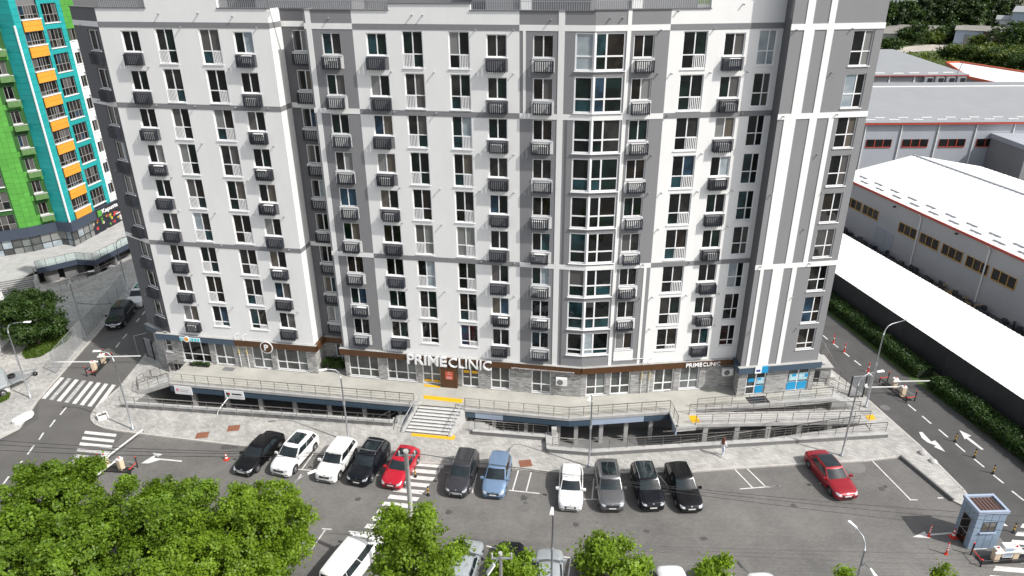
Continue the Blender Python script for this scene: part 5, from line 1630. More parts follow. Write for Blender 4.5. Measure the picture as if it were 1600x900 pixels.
# terrace of the green block
te = [(-60.1, 82.6), (-56.7, 85.6), (-54.2, 85.2), (-52.7, 91.3), (-52.0, 106)]
tp = te + [(-58, 112), (-85, 100), (-82, 76), (-62.3, 78.9), (-60.8, 79.8)]
tag(MB().prism(tp, .95, ZL).build('terrace', conc_l, fix=True), kind='structure')
fasc = tag(MB().sheet([(-60, 83), (-59.9, 83), (-60, 83.1)], .94).build('terrace_edge', navy), kind='structure')
for a, b in zip(te, te[1:]):
    f = Frame(a, (b[0] - a[0], b[1] - a[1])); L_ = math.dist(a, b)
    mb = MB(); f.box(mb, 0, L_, -.15, .05, .55, ZL + .02); mb.build('edge_panel', navy, fasc)
glass_r = mat('rail_glass', (.50, .60, .58), .1, var=.05)
glass_r.node_tree.nodes['Principled BSDF'].inputs['Alpha'].default_value = .38
o = thing('glass_railing', 'frosted glass railing along the terrace of the green block', 'railing', (*te[0], ZL))
inv = Matrix.Translation((*te[0], ZL)).inverted()
for a, b in zip(te, te[1:]):
    f = Frame(a, (b[0] - a[0], b[1] - a[1])); L_ = math.dist(a, b); n = max(1, round(L_ / 1.25))
    for k in range(n):
        mb = MB(); f.box(mb, L_ * k / n + .03, L_ * (k + 1) / n - .03, -.02, -.005, ZL + .06, ZL + 1.0); mb.build('glass_panel', glass_r, o, inv)
        MB().tube([f.p(L_ * k / n, -.02, ZL), f.p(L_ * k / n, -.02, ZL + 1.05)], .022, 6).build('post', black_m, o, inv)
    MB().tube([f.p(0, -.02, ZL + 1.05), f.p(L_, -.02, ZL + 1.05)], .022, 6).build('handrail', black_m, o, inv)
# under-terrace wall; the shade in its openings is a near-black back wall
uw = thing('undercroft_wall', 'grey wall with dark openings under the terrace of the green block', 'wall', (-57, 86, 0))
inv = Matrix.Translation((-57, 86, 0)).inverted()
uo = [(x + .2, y + 1.5) for x, y in te]
for i, (a, b) in enumerate(zip(te, te[1:])):
    f = Frame(a, (b[0] - a[0], b[1] - a[1])); L_ = math.dist(a, b)
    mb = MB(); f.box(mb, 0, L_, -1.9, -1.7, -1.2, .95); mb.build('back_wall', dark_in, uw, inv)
    for k in range(2):
        s_ = L_ * (k * .5 + .15); mb = MB(); f.box(mb, s_, s_ + (1.6 if i == 0 else .4), -1.2, -.75, -1.2, .95); mb.build('pier', conc_d, uw, inv)
tag(MB().sheet([(-62, 79), (-54, 77.5), (-49, 88), (-49, 98), (-57, 98), (-63, 85)], -1.2).build('sunken_yard_floor', conc), kind='structure')
retaining_g = MB()
for a, b in zip(hole_g, hole_g[1:] + hole_g[:1]): retaining_g.quad((a[0], a[1], -1.2), (b[0], b[1], -1.2), (b[0], b[1], .09), (a[0], a[1], .09))
tag(retaining_g.build('retaining_wall', conc), 'concrete retaining wall of the pit below the green block terrace', 'wall')
# stairs of the green block
o = thing('plaza_stairs', 'broad stone stairs climbing to the terrace of the green block', 'stairs', (-60, 78.5, 0))
inv = Matrix.Translation((-60, 78.5, 0)).inverted()
f = Frame((-62.4, 79.0), (3.2, 1.75))
for k in range(7):
    mb = MB(); f.box(mb, -2, 3.6, .30 * k, .30 * (k + 1), 0, ZL - .157 * (k + .4)); st = mb.build('step', conc_l, o, inv)
    mb = MB(); f.box(mb, -1.9, 3.5, .30 * (k + 1) - .05, .30 * (k + 1) + .012, ZL - .157 * (k + .4) - .13, ZL - .157 * (k + .4) + .004); mb.build('nosing', conc_d, st)
mb = MB(); f.box(mb, 3.62, 3.9, -.1, 2.2, 0, ZL + .05); mb.build('stair_cheek', conc, o, inv)
for s_ in (3.7, 0): 
    a, b = f.p(s_, 0, ZL), f.p(s_, 2.1, .2)
    MB().tube([a + Vector((0, 0, .95)), b + Vector((0, 0, .95))], .03, 8).build('handrail', steel, o, inv)
    for t_ in (0, .5, 1): q = a.lerp(b, t_); MB().tube([q, q + Vector((0, 0, .95))], .024, 8).build('post', steel, o, inv)
# ramp wall with rails in front of the green block
rw = [at(95, 452, .5), at(125, 441, .6), at(160, 424, .7), at(205, 402, .8)]
o = thing('ramp_wall', 'low concrete ramp wall with steel rails before the green block', 'wall', (rw[0].x, rw[0].y, 0))
inv = Matrix.Translation((rw[0].x, rw[0].y, 0)).inverted()
for a, b in zip(rw, rw[1:]):
    MB().bar((a.x, a.y, .3), (b.x, b.y, .35), .35, .5).build('wall_block', conc_l, o, inv)
for hh in (.9, .6):
    MB().tube([(q.x, q.y, .5 + hh) for q in rw], .03, 6).build('rail', steel, o, inv)
for a, b in zip(rw, rw[1:]):
    for t_ in (0, .33, .66): q = a.lerp(b, t_); MB().tube([(q.x, q.y, .4), (q.x, q.y, 1.4)], .025, 6).build('post', steel, o, inv)
# white pavilion corner at the left edge
pv = thing('pavilion', 'plain white pavilion wall at the left edge beside the round tree', 'building', (-54, 64, 0))
c1, c2 = at(27, 527), at(-30, 590)
f = Frame((c2.x, c2.y), (c1.x - c2.x, c1.y - c2.y)); L_ = (c1 - c2).length
mb = MB(); f.box(mb, 0, L_, -6, 0, 0, 5.6); mb.build('wall', white, pv, Matrix.Translation((-54, 64, 0)).inverted())
mb = MB(); f.box(mb, -.1, L_ + .1, -6.1, .1, 5.6, 5.7); mb.build('roof_edge', conc_l, pv, Matrix.Translation((-54, 64, 0)).inverted())
mb = MB(); f.box(mb, 0, L_ + .004, 0, .02, 0, .5); mb.build('plinth', conc, pv, Matrix.Translation((-54, 64, 0)).inverted())

# ================================================================== RIGHT: SHEDS AND WAREHOUSES
dB = Vector((.178, -.984)); rB = Vector((.984, .178))
def wall_s(u, v, fr):
    r = ray(u, v); t = fr.o.dot(fr.n) / r.dot(fr.n); q = r * t
    return (q - fr.o).dot(fr.t), CAM_H + q.z
# A: low shed with white roof behind the charcoal wall
A0 = Vector((32.6, 104.0)); A1 = Vector((50.2, 6.0))
fa = Frame(A0, A1 - A0); La = (A1 - A0).length
o = thing('long_shed', 'long low shed with charcoal wall and white roof beyond the hedge', 'shed', (A0.x, A0.y, 0)); inv = Matrix.Translation((A0.x, A0.y, 0)).inverted()
fa.n = -fa.n if fa.n.x > 0 else fa.n
npan = 34
for k in range(npan):
    s0, s1 = La * k / npan, La * (k + 1) / npan
    mb = MB().prism([fa.p(s0 + .01, 0, 0), fa.p(s1 - .01, 0, 0), fa.p(s1 - .01, -.12, 0), fa.p(s0 + .01, -.12, 0)], -.1, 2.98); mb.build('wall_panel', fence_d, o, inv, fix=True)
MB().prism([fa.p(0, -.12, 0), fa.p(La, -.12, 0), fa.p(La, -7.3, 0), fa.p(0, -7.3, 0)], -.1, 2.9).build('shed_core', fence_d, o, inv, fix=True)
rm = MB(); nrib = 190
for k in range(nrib):
    s0 = La * k / nrib; s1 = La * (k + .8) / nrib
    rm.quad(fa.p(s0, .12, 3.03), fa.p(s1, .12, 3.03), fa.p(s1, -7.7, 3.55), fa.p(s0, -7.7, 3.55))
    s2 = La * (k + 1) / nrib
    rm.quad(fa.p(s1, .12, 3.03), fa.p((s1 + s2) / 2, .12, 3.075), fa.p((s1 + s2) / 2, -7.7, 3.595), fa.p(s1, -7.7, 3.55))
    rm.quad(fa.p((s1 + s2) / 2, .12, 3.075), fa.p(s2, .12, 3.03), fa.p(s2, -7.7, 3.55), fa.p((s1 + s2) / 2, -7.7, 3.595))
ro = rm.build('ribbed_roof', shed_w, o, inv, fix=True); ro['kind'] = 'stuff'
MB().prism([fa.p(0, -7.3, 0), fa.p(La, -7.3, 0), fa.p(La, -7.4, 0), fa.p(0, -7.4, 0)], -.1, 3.4).build('back_wall', panel_d, o, inv, fix=True)
# B: gabled warehouse
B0 = Vector((48.3, 101.0)); B1 = Vector((64.5, 12.0)) 
B1 = B0 + dB * 92
fb = Frame(B0, dB); fb.n = -fb.n if fb.n.x > 0 else fb.n
Lb = 92; Wb = 23; EZ, RZ = 7.45, 9.75
o = thing('warehouse', 'grey gabled warehouse with bright white roof and wooden window strips', 'warehouse', (B0.x, B0.y, 0)); inv = Matrix.Translation((B0.x, B0.y, 0)).inverted()
mb = MB().prism([fb.p(0, 0, 0), fb.p(Lb, 0, 0), fb.p(Lb, -Wb, 0), fb.p(0, -Wb, 0)], -.05, EZ); mb.build('wall', panel_b, o, inv, fix=True)
for s_ in (0.001, Lb - .001): MB().quad(fb.p(s_, 0, EZ), fb.p(s_, -Wb, EZ), fb.p(s_, -Wb / 2, RZ)).build('gable', panel_d, o, inv)
for d0, d1 in ((.45, -Wb / 2), (-Wb - .45, -Wb / 2)):
    rm = MB(); n = 110
    for k in range(n):
        a, b, c_ = -.4 + (Lb + .8) * k / n, -.4 + (Lb + .8) * (k + .82) / n, -.4 + (Lb + .8) * (k + 1) / n
        e_ = EZ - .05
        rm.quad(fb.p(a, d0, e_), fb.p(b, d0, e_), fb.p(b, d1, RZ), fb.p(a, d1, RZ))
        m_ = (b + c_) / 2
        rm.quad(fb.p(b, d0, e_), fb.p(m_, d0, e_ + .05), fb.p(m_, d1, RZ + .05), fb.p(b, d1, RZ)); rm.quad(fb.p(m_, d0, e_ + .05), fb.p(c_, d0, e_), fb.p(c_, d1, RZ), fb.p(m_, d1, RZ + .05))
    q_ = rm.build('ribbed_roof', shed_w, o, inv, fix=True); q_['kind'] = 'stuff'
MB().bar(fb.p(-.4, -Wb / 2, RZ + .05), fb.p(Lb + .4, -Wb / 2, RZ + .05), .35, .08).build('ridge_cap', galv, o, inv)
mb = MB(); fb.o; MB().bar(fb.p(-.4, .42, EZ - .12), fb.p(Lb + .4, .42, EZ - .12), .12, .28).build('eave_trim', redtrim, o, inv)
sgm = MB().box(-.85, -.06, 0, .85, .06, .10).mesh('snow_guard', galv)
ang = math.atan2(dB.y, dB.x)
for k in range(27):
    for row, dd in ((0, -.55), (1, -1.5)):
        s_ = 1.2 + k * 3.4 + row * 1.7; t_ = (.45 - dd) / (Wb / 2 + .45)
        link('snow_guard', sgm, o, inv @ Matrix.Translation(fb.p(s_, dd, EZ - .05 + (RZ - EZ + .05) * t_ + .03)) @ Matrix.Rotation(ang, 4, 'Z'))
for i, (u0, u1, v) in enumerate([(1322, 1345, 321), (1349, 1372, 330), (1406, 1433, 355), (1439, 1468, 371), (1474, 1506, 387), (1512, 1547, 405), (1552.5, 1591, 425)]):
    a, z = wall_s(u0, v - 6, fb); b, z2 = wall_s(u1, v + 8, fb)
    z0, z1 = 3.75, 5.0
    w_ = MB()
    ms = fb.m(0, 0, 0)
    def bx(mb, s0, s1, d0, d1, z0, z1):
        i = len(mb.v); mb.v += [tuple(fb.p(s, d, z)) for z in (z0, z1) for s, d in ((s0, d1), (s1, d1), (s1, d0), (s0, d0))]
        mb.f += [tuple(i + k for k in q) for q in ((0, 3, 2, 1), (4, 5, 6, 7), (0, 1, 5, 4), (1, 2, 6, 5), (2, 3, 7, 6), (3, 0, 4, 7))]; return mb
    for k in range(4): x_ = a + (b - a) * k / 3; bx(w_, x_ - .05, x_ + .05, -.02, .06, z0, z1)
    bx(w_, a, b, -.02, .09, z0 - .12, z0)
    bx(w_, a, b, -.02, .05, z1 - .06, z1)
    wo = w_.build('window', yframe, o, inv, fix=True)
    for k in range(3): bx(MB(), a + (b - a) * k / 3 + .05, a + (b - a) * (k + 1) / 3 - .05, -.02, .012, z0, z1 - .06).build('pane', pane_dark[0] if (i + k) % 3 else pane_dark[3], wo)
a, _ = wall_s(1371, 345, fb); b, _ = wall_s(1398, 365, fb)
for s0, s1 in ((a, (a + b) / 2 + .3), ((a + b) / 2 + .3, b)):
    bx(MB(), s0 + .02, s1 - .02, -.02, .06, 0, 3.0).build('gate_leaf', panel_g, o, inv, fix=True)
for u, v in [(1440, 345), (1553, 375)]:
    s_, z = wall_s(u, v, fb); MB().tube([fb.p(s_, .5, EZ - .3), fb.p(s_, .12, EZ - .7), fb.p(s_, .12, .3)], .09, 8).build('downpipe', whitep, o, inv)
for u, v in [(1399, 323), (1496, 365)]:
    s_, z = wall_s(u, v, fb); MB().box(-.2, -.1, -.08, .2, .1, .08).build('wall_lamp', black_m, o, inv @ Matrix.Translation(fb.p(s_, .12, z)))
# pallets / timber frame in the yard
c1 = at(1500, 465); o = thing('timber_frame', 'pale timber frame lying in the yard beside the warehouse', 'timber', (c1.x, c1.y, 0), ang)
tim = mat('raw_timber', (.45, .30, .16), .8, var=.15)
for y_ in (-.5, .5): MB().box(-3, y_ - .08, .1, 3, y_ + .08, .28).build('beam', tim, o)
for x_ in (-2.8, -1.2, .8, 2.8): MB().box(x_ - .08, -.6, .28, x_ + .08, .6, .42).build('crossbeam', tim, o)
for x_ in (-1.2, 2.8): MB().box(x_ - .07, .4, .42, x_ + .07, .54, 1.2).build('upright', tim, o)
# dark junk strip along the warehouse foot
junk = MB(); rj = random.Random(5)
for k in range(60):
    s_ = rj.uniform(4, 40); q = fb.p(s_, rj.uniform(.5, 1.6), 0); h_ = rj.uniform(.2, .9)
    junk.bar(q + Vector((0, 0, h_ / 2)), q + Vector((rj.uniform(-.5, .5), rj.uniform(-1.5, 1.5), h_ / 2)), rj.uniform(.2, .6), h_)
tag(junk.build('scrap_pile', fence_d), 'dark scrap metal heaped along the foot of the white-roofed warehouse', 'scrap', kind='stuff')
# C: pale grey warehouse with red windows
YC, ZC = 128.0, 9.45
o = thing('warehouse', 'pale grey warehouse with red window strips and grey pitched roof', 'warehouse', (90, YC, 0)); inv = Matrix.Translation((90, YC, 0)).inverted()
x0c, x1c = 46, 175
MB().box(x0c, YC, -.05, x1c, YC + 44, ZC).build('wall', panel_g, o, inv)
for (ya, za, yb, zb) in ((YC - .5, ZC, YC + 22, ZC + 2.6), (YC + 44.5, ZC, YC + 22, ZC + 2.6)):
    rm = MB(); n = 105
    for k in range(n):
        a, b, c_ = x0c + (x1c - x0c) * k / n, x0c + (x1c - x0c) * (k + .8) / n, x0c + (x1c - x0c) * (k + 1) / n; m_ = (b + c_) / 2
        rm.quad((a, ya, za), (b, ya, za), (b, yb, zb), (a, yb, zb)); rm.quad((b, ya, za), (m_, ya, za + .022), (m_, yb, zb + .022), (b, yb, zb)); rm.quad((m_, ya, za + .022), (c_, ya, za), (c_, yb, zb), (m_, yb, zb + .022))
    q_ = rm.build('ribbed_roof', shed_g, o, inv, fix=True); q_['kind'] = 'stuff'
MB().box(x0c, YC - .6, ZC - .35, x1c, YC - .02, ZC - .05).build('eave_trim', redtrim, o, inv)
MB().box(x0c, YC + 21.7, ZC + 2.6, x1c, YC + 22.3, ZC + 2.75).build('ridge_cap', shed_w, o, inv)
me = MB().box(-.9, -.05, 0, .9, .05, .16).mesh('snow_guard', shed_w)
for k in range(30):
    for row, dd in ((0, .9), (1, 2.0)):
        link('snow_guard', me, o, inv @ Matrix.Translation((x0c + 6 + k * 4.3 + row * 2.15, YC + dd, ZC + 2.6 * (dd + .5) / 22.5 + .05)))
px_ = []
for u in (1355, 1412, 1470, 1529, 1588, 1647):
    xx = at_y(u, 193, YC - .3).x; px_.append(xx)
    MB().tube([(xx, YC - .12, ZC - .3), (xx, YC - .12, 0)], .11, 8).build('downpipe', whitep, o, inv)
for a, b in zip(px_, px_[1:]):
    wd = (b - a); s0, s1 = a + wd * .10, a + wd * .80; z0, z1 = 5.0, 6.35
    wo = MB()
    for k in range(4): xx = s0 + (s1 - s0) * k / 3; wo.box(xx - .07, YC - .10, z0, xx + .07, YC, z1) if k not in (0, 3) else wo.box(xx - .03, YC - .08, z0, xx + .03, YC, z1)
    wo.box(s0, YC - .12, z0 - .14, s1, YC, z0)
    w_ = wo.build('window', redtrim, o, inv)
    for k in range(3): MB().box(s0 + (s1 - s0) * k / 3 + .07, YC - .03, z0, s0 + (s1 - s0) * (k + 1) / 3 - .07, YC - .001, z1).build('pane', pane_dark[0], w_)
# glazed lean-to at the right edge
c1 = at_y(1577, 240, 122)
o = thing('office_annex', 'dark glazed office annex at the right end of the pale warehouse', 'building', (c1.x, 122, 0)); inv = Matrix.Translation((c1.x, 122, 0)).inverted()
MB().box(c1.x, 118, 0, c1.x + 30, YC - .2, 6.6).build('wall', panel_d, o, inv); MB().box(c1.x - .2, 117.6, 6.6, c1.x + 30.2, YC - .1, 7.4).build('parapet', panel_g, o, inv)
for i in range(8):
    for j in range(3):
        MB().box(c1.x + 2.2 + i * 1.5, 117.93, .5 + j * 1.9, c1.x + 3.55 + i * 1.5, 117.995, 2.25 + j * 1.9).build('pane', pane_dark[3], o, inv)
# D: smaller grey hall with roof fans
YD, ZD = 187.0, 9.0
o = thing('warehouse', 'smaller grey hall with four square wall fans behind the pale warehouse', 'warehouse', (95, YD, 0)); inv = Matrix.Translation((95, YD, 0)).inverted()
x1d = at_y(1509, 118, YD).x
MB().box(60, YD, 0, x1d, YD + 40, ZD).build('wall', shed_g, o, inv)
rr = at_y(1448, 87, YD + 36)
MB().prism([(60, YD - .5), (x1d + .6, YD - .5), (x1d + .6, YD + 40), (60, YD + 40)], ZD, [ZD + .15, ZD + .15, ZD + 1.9, ZD + 1.9]).build('roof', shed_g, o, inv)
MB().box(60, YD - .62, ZD - .18, x1d + .6, YD - .51, ZD).build('eave_trim', redtrim, o, inv)
for u in (1447, 1464, 1481, 1498):
    xx = at_y(u, 126, YD).x; MB().box(xx - 1.1, YD - 1.2, ZD - 2.2, xx + 1.1, YD, ZD - .35).build('wall_fan', galv, o, inv); MB().box(xx - .35, YD - 1.23, ZD - 1.9, xx + .95, YD - 1.205, ZD - .6).build('fan_opening', black_m, o, inv)
me = MB().box(-1.3, -.08, 0, 1.3, .08, .25).mesh('snow_guard', shed_w)
for k in range(12): link('snow_guard', me, o, inv @ Matrix.Translation((64 + k * 4.4, YD + .6 + .8 * (k % 2), ZD + .28)))
for u in (1389, 1428): xx = at_y(u, 125, YD).x; MB().box(xx - .15, YD - .2, 0, xx + .15, YD, ZD).build('downpipe', shed_w, o, inv)
MB().tube([(x1d - 2.5, YD - .2, ZD), (x1d - 1.8, YD - .2, ZD + 2.8)], .12, 6).build('flue', galv, o, inv)
# E: white flat roof with orange edging
pe = [at(u, v, 6.5) for u, v in [(1478, 99), (1500, 98.5), (1720, 133), (1720, 150), (1552, 131), (1512, 122)]]
o = thing('warehouse', 'low hall with white roof and orange red edging near the field', 'warehouse', (pe[0].x, pe[0].y, 0)); inv = Matrix.Translation((pe[0].x, pe[0].y, 0)).inverted()
MB().prism(pe, 0, 6.5).build('wall', panel_d, o, inv, fix=True); MB().prism(pe, 6.5, 6.62).build('roof', shed_w, o, inv, fix=True)
org = mat('orange_red_trim', (.55, .10, .04), .5, var=.06)
for a, b in zip(pe, pe[1:] + pe[:1]): MB().bar(a + Vector((0, 0, .2)), b + Vector((0, 0, .2)),   .45, .7).build('edge_trim', org, o, inv)
# far sheds
def far_shed(lab, u0, u1, vb, h_, dep, wm, rm_, yaw=0):
    a, b = at(u0, vb), at(u1, vb); yaw = -math.atan2((a + b).x, (a + b).y); o = thing('shed', lab, 'shed', (a + b) / 2, yaw); w = (b - a).length / 2
    MB().box(-w, 0, 0, w, dep, h_).build('wall', wm, o); MB().prism([(-w - .5, -.6), (w + .5, -.6), (w + .5, dep + .6), (-w - .5, dep + .6)], h_, [h_ + .2, h_ + .2, h_ + 1.4, h_ + 1.4]).build('roof', rm_, o, fix=True)
    MB().box(-w * .3, -.05, .3, w * .1, -.002, h_ * .75).build('door', panel_d, o)
asb = mat('weathered_slate_roof', (.22, .21, .19), .9, var=.2, scale=.2)
far_shed('long low shed with weathered grey roof at the foot of the far trees', 1372, 1545, 58, 3.0, 14, conc_d, asb)
far_shed('small white gabled shed at the left end of the dirt track', 1376, 1398, 68, 4.2, 10, conc_l, asb)
far_shed('pale blue metal shed on the far side of the field', 1490, 1528, 72, 6.5, 12, lblue, asb)
far_shed('brown brick shed next to the pale blue one', 1528, 1566, 72, 6.0, 14, roof_br, asb)
far_shed('white two-storey house behind the brown shed', 1552, 1578, 58, 8, 12, white, shed_g)
far_shed('large pale blue hall at the right edge beyond the weeds', 1578, 1660, 62, 12, 30, lblue, shed_g)
for lab, u0, u1, vb, h_, m_, nw in [('far white apartment block behind the tree belt', 1388, 1432, 26, 34, white, 8), ('far cream house at the right end of the tree belt', 1568, 1593, 26, 17, mat('cream_render', (.62, .55, .40), .8, var=.05), 4), ('far grey hall at the right end of the tree belt', 1592, 1660, 24, 22, panel_g, 5), ('far pale block with red roof behind the tree belt', 1500, 1532, 22, 26, conc_l, 6)]:
    a, b = at(u0, vb), at(u1, vb); o = thing('far_building', lab, 'building', (a + b) / 2, -math.atan2((a + b).x, (a + b).y)); w = (b - a).length / 2
    MB().box(-w, 0, 0, w, 15, h_).build('wall', m_, o); MB().box(-w - .4, -.4, h_, w + .4, 15.4, h_ + 1).build('roof', redtrim if 'red roof' in lab else conc, o)
    for i in range(nw):
        for j in range(int(h_ / 3.2) - 1): MB().box(-w + (i + .25) * 2 * w / nw, -.08, 2 + j * 3.2, -w + (i + .7) * 2 * w / nw, -.002, 3.8 + j * 3.2).build('window', pane_dark[3], o)

# ================================================================== STREET FURNITURE
def lamp(label, base, H_, arm_dir, arm=1.5, heads=1, cat='street lamp', box=True, drop=1.5):
    o = thing('street_lamp', label, cat, base, 0, 'grey street lamps')
    MB().tube([(0, 0, 0), (0, 0, .12)], .16, 10).build('base_flange', galv, o)
    MB().tube([(0, 0, 0), (0, 0, 1.6), (0, 0, H_ - .9)], [.085, .075, .05], 10).build('pole', galv, o, None, True)
    if box: MB().tube([(0, 0, H_ * .52), (0, 0, H_ * .52 + .28)], .10, 10).build('collar', galv, o)
    H0 = H_
    for k in range(heads):
        H_ = H0 - drop * k
        a = arm_dir + math.pi * k * .9
        d = Vector((math.cos(a), math.sin(a), 0))
        pts = [Vector((0, 0, H_ - .9)), Vector((0, 0, H_ - .45)) + d * .08, Vector((0, 0, H_ - .12)) + d * .32, Vector((0, 0, H_)) + d * .7, Vector((0, 0, H_ + .06)) + d * arm]
        MB().tube(pts, [.05, .045, .04, .035, .03], 8).build('arm', galv, o, None, True)
        hp = pts[-1]
        sd = Vector((-d.y, d.x, 0))
        mb = MB()
        r0, r1 = hp + d * -.05, hp + d * .55
        mb.v += [tuple(q) for q in (r0 - sd * .07 - Vector((0, 0, .03)), r1 - sd * .13 - Vector((0, 0, .03)), r1 + sd * .13 - Vector((0, 0, .03)), r0 + sd * .07 - Vector((0, 0, .03)), r0 - sd * .05 + Vector((0, 0, .05)), r1 - sd * .10 + Vector((0, 0, .05)), r1 + sd * .10 + Vector((0, 0, .05)), r0 + sd * .05 + Vector((0, 0, .05)))]
        mb.f += [(0, 3, 2, 1), (4, 5, 6, 7), (0, 1, 5, 4), (1, 2, 6, 5), (2, 3, 7, 6), (3, 0, 4, 7)]
        mb.build('lamp_head', whitep, o, fix=True)
    return o
def hgt(u, v, y): return at_y(u, v, y).z
PI = math.pi
b = at(208, 671, .1); lamp('grey street lamp at the left corner of the plaza near the zebra crossing', b, hgt(180, 551, b.y), PI * 1.0, .9)
b = at(545, 690, .1); lamp('grey street lamp on the plaza behind the white compact off-roader', b, hgt(533, 577, b.y), PI * 1.08, 1.0)
b = at(920, 729, .1); lamp('grey street lamp on the plaza between white hatchback and grey off-roader', b, hgt(921, 614, b.y), PI * 1.4, .9)
b = at(1315, 712, .1); lamp('grey street lamp on the plaza beside the red saloon', b, hgt(1338, 588, b.y), PI * .08, 1.5)
b = at(1353, 636, .1); lamp('tall grey street lamp beside the gate at the right road', b, hgt(1380, 510, b.y), PI * .12, 2.4)
b = at(48, 622, .09); lamp('grey street lamp on the left pavement beside the round tree', b, hgt(22, 507, b.y), PI * .03, 1.6)
b = at(134, 529, .09); lamp('grey street lamp behind the mesh fence', b, hgt(112, 432, b.y), PI * .15, 1.9)
b = at(200, 456, .09); lamp('slim grey lamp post beside the ramp of the green block', b, hgt(181, 375, b.y), PI * .2, 1.2)
q_ = at_y(461, 790, 37.0); lamp('two-armed grey lamp rising behind the big left trees', (q_.x, 37.0, 0), hgt(470, 752, 37.0), PI * .2, 1.2, 2, box=False)
lamp('slim grey lamp post before the silver hatchback', (2.3, 32.0, 0), hgt(859, 785, 32.0), PI * 1.45, .55)
lamp('two-armed grey lamp at the bottom right of the lot', (20.4, 31.0, 0), hgt(1310, 842, 31.0), PI * .62, .9, 2, box=False)

# utility poles and wires
def upole(label, x, y, h_, rr=1.0):
    o = thing('utility_pole', label, 'utility pole', (x, y, 0), 0, None)
    MB().tube([(0, 0, 0), (0, 0, h_)], [.20 * rr, .125 * rr], 12).build('pole', wood_p, o, None, True)
    MB().bar((-.45, 0, h_ - .25), (.55, 0, h_ - .25), .07).build('crossarm', galv, o)
    for x_ in (-.4, 0, .5): MB().tube([(x_, 0, h_ - .2), (x_, 0, h_ + .02), (x_, 0, h_ + .08)], [.04, .055, .03], 8).build('insulator', conc_l if x_ else black_m, o)
    MB().tube([(0, 0, h_ - .02), (0, 0, h_ + .1)], .16 * rr, 10).build('cap', conc_l, o)
    return o
YP = 33.2
zp = hgt(632, 706, YP); xp = at_y(634, 706, YP).x
upole('pale concrete utility pole rising behind the young tree by the zebra', xp, YP, zp)
xq = at_y(782, 866, 24.6); o = upole('pale concrete pole with slanting white lamp in front of the black saloon', xq.x, 24.6, xq.z, .62)
MB().tube([(0, 0, xq.z - .1), (-.3, -.1, xq.z - .5)], .03, 6).build('lamp_arm', galv, o); MB().bar((-.3, -.1, xq.z - .5), (-.62, -.2, xq.z - 1.0), .2, .09).build('lamp_head', whitep, o)
def wire(lab, pts, r=.013):
    tag(MB().tube(pts, r, 5).build('overhead_wire', cable), lab, 'wire', 'overhead wires above the parking lot')
def cat(a, b, sag, n=14):
    a, b = Vector(a), Vector(b); return [a.lerp(b, t / n) - Vector((0, 0, sag * 4 * (t / n) * (1 - t / n))) for t in range(n + 1)]
for k, (vl, vr, dz) in enumerate([(682, 806, 0.0), (690, 820, -.05), (700, 838, -.15)]):
    L0 = at_y(-120, vl - 4, YP + .6 * k); R0 = at_y(1750, vr + 8, YP - .4 * k)
    a = (xp + (-.4, 0, .5)[k], YP, zp + .06 + dz)
    wire(('topmost', 'middle', 'lowest')[k] + ' black overhead wire running over the road junction to the utility pole', cat(a, L0, .5))
    wire(('topmost', 'middle', 'lowest')[k] + ' black overhead wire running over the guard booth to the utility pole', cat(a, R0, .7 - .1 * k))

oil = mat('oil_stain', (.075, .073, .07), .6, var=.3, scale=3)
ro_ = random.Random(12)
for u, v, r in [(818, 778, .35), (821, 786, .2), (1377, 764, .3), (1383, 760, .2), (640, 860, .3), (900, 820, .25), (1240, 790, .28), (560, 780, .25), (1010, 830, .22), (700, 800, .3), (1100, 842, .26)]:
    c_ = at(u, v); n_ = 14
    tag(MB().sheet([(c_.x + r * ro_.uniform(.55, 1.2) * math.cos(6.283 * k / n_), c_.y + r * ro_.uniform(.55, 1.1) * math.sin(6.283 * k / n_)) for k in range(n_)], -.003).build('oil_stain', oil), kind='structure')
# bollards, cones
def banded(name, label, base, h_, cols, r0, r1, cat_, group=None, foot=None):
    o = thing(name, label, cat_, base, 0, group); n = len(cols)
    for k, m_ in enumerate(cols):
        a, b_ = k / n, (k + 1) / n
        MB().tube([(0, 0, h_ * a + .001), (0, 0, h_ * b_)], [r0 + (r1 - r0) * a, r0 + (r1 - r0) * b_], 12).build('band' if k else 'foot_band', m_, o)
    if foot: MB().tube([(0, 0, 0), (0, 0, .05)], foot[0], 16).build('foot', foot[1], o)
BY = [black_m, black_m, ypost, black_m, ypost, black_m]
for u, v, lab in [(1492, 690, 'black and yellow bollard on the right road nearest the turning arrow'), (1522, 715, 'black and yellow bollard second from the turning arrow'), (1551, 740, 'black and yellow bollard third from the turning arrow'), (1583, 832, 'black and yellow bollard on the crossing behind the guard booth'), (649, 745, 'black and yellow bollard on the zebra beside the red hatchback'), (669, 774, 'black and yellow bollard on the zebra beside the dark grey off-roader')]:
    banded('bollard', lab, at(u, v), .85, BY, .055, .05, 'bollard', 'black and yellow bollards', (.13, black_m))
RW = [redp, redp, redp, whitep, redp, redp]
RW2 = [redp, redp, redp, redp, whitep, redp, whitep, redp, whitep, redp]
for u, v, lab, rw_ in [(1302, 536, 'red flexible post farthest along the right road', RW), (1319, 550, 'red flexible post second along the right road', RW), (1356, 581, 'red flexible post nearest the barrier on the right road', RW), (1451, 838, 'red and white striped post on the painted arrow', RW2), (1478, 866, 'red and white striped post near the guard booth barrier', RW2)]:
    banded('marker_post', lab, at(u, v), 1.0, rw_, .065, .045, 'marker post', 'red marker posts', (.12, redp))
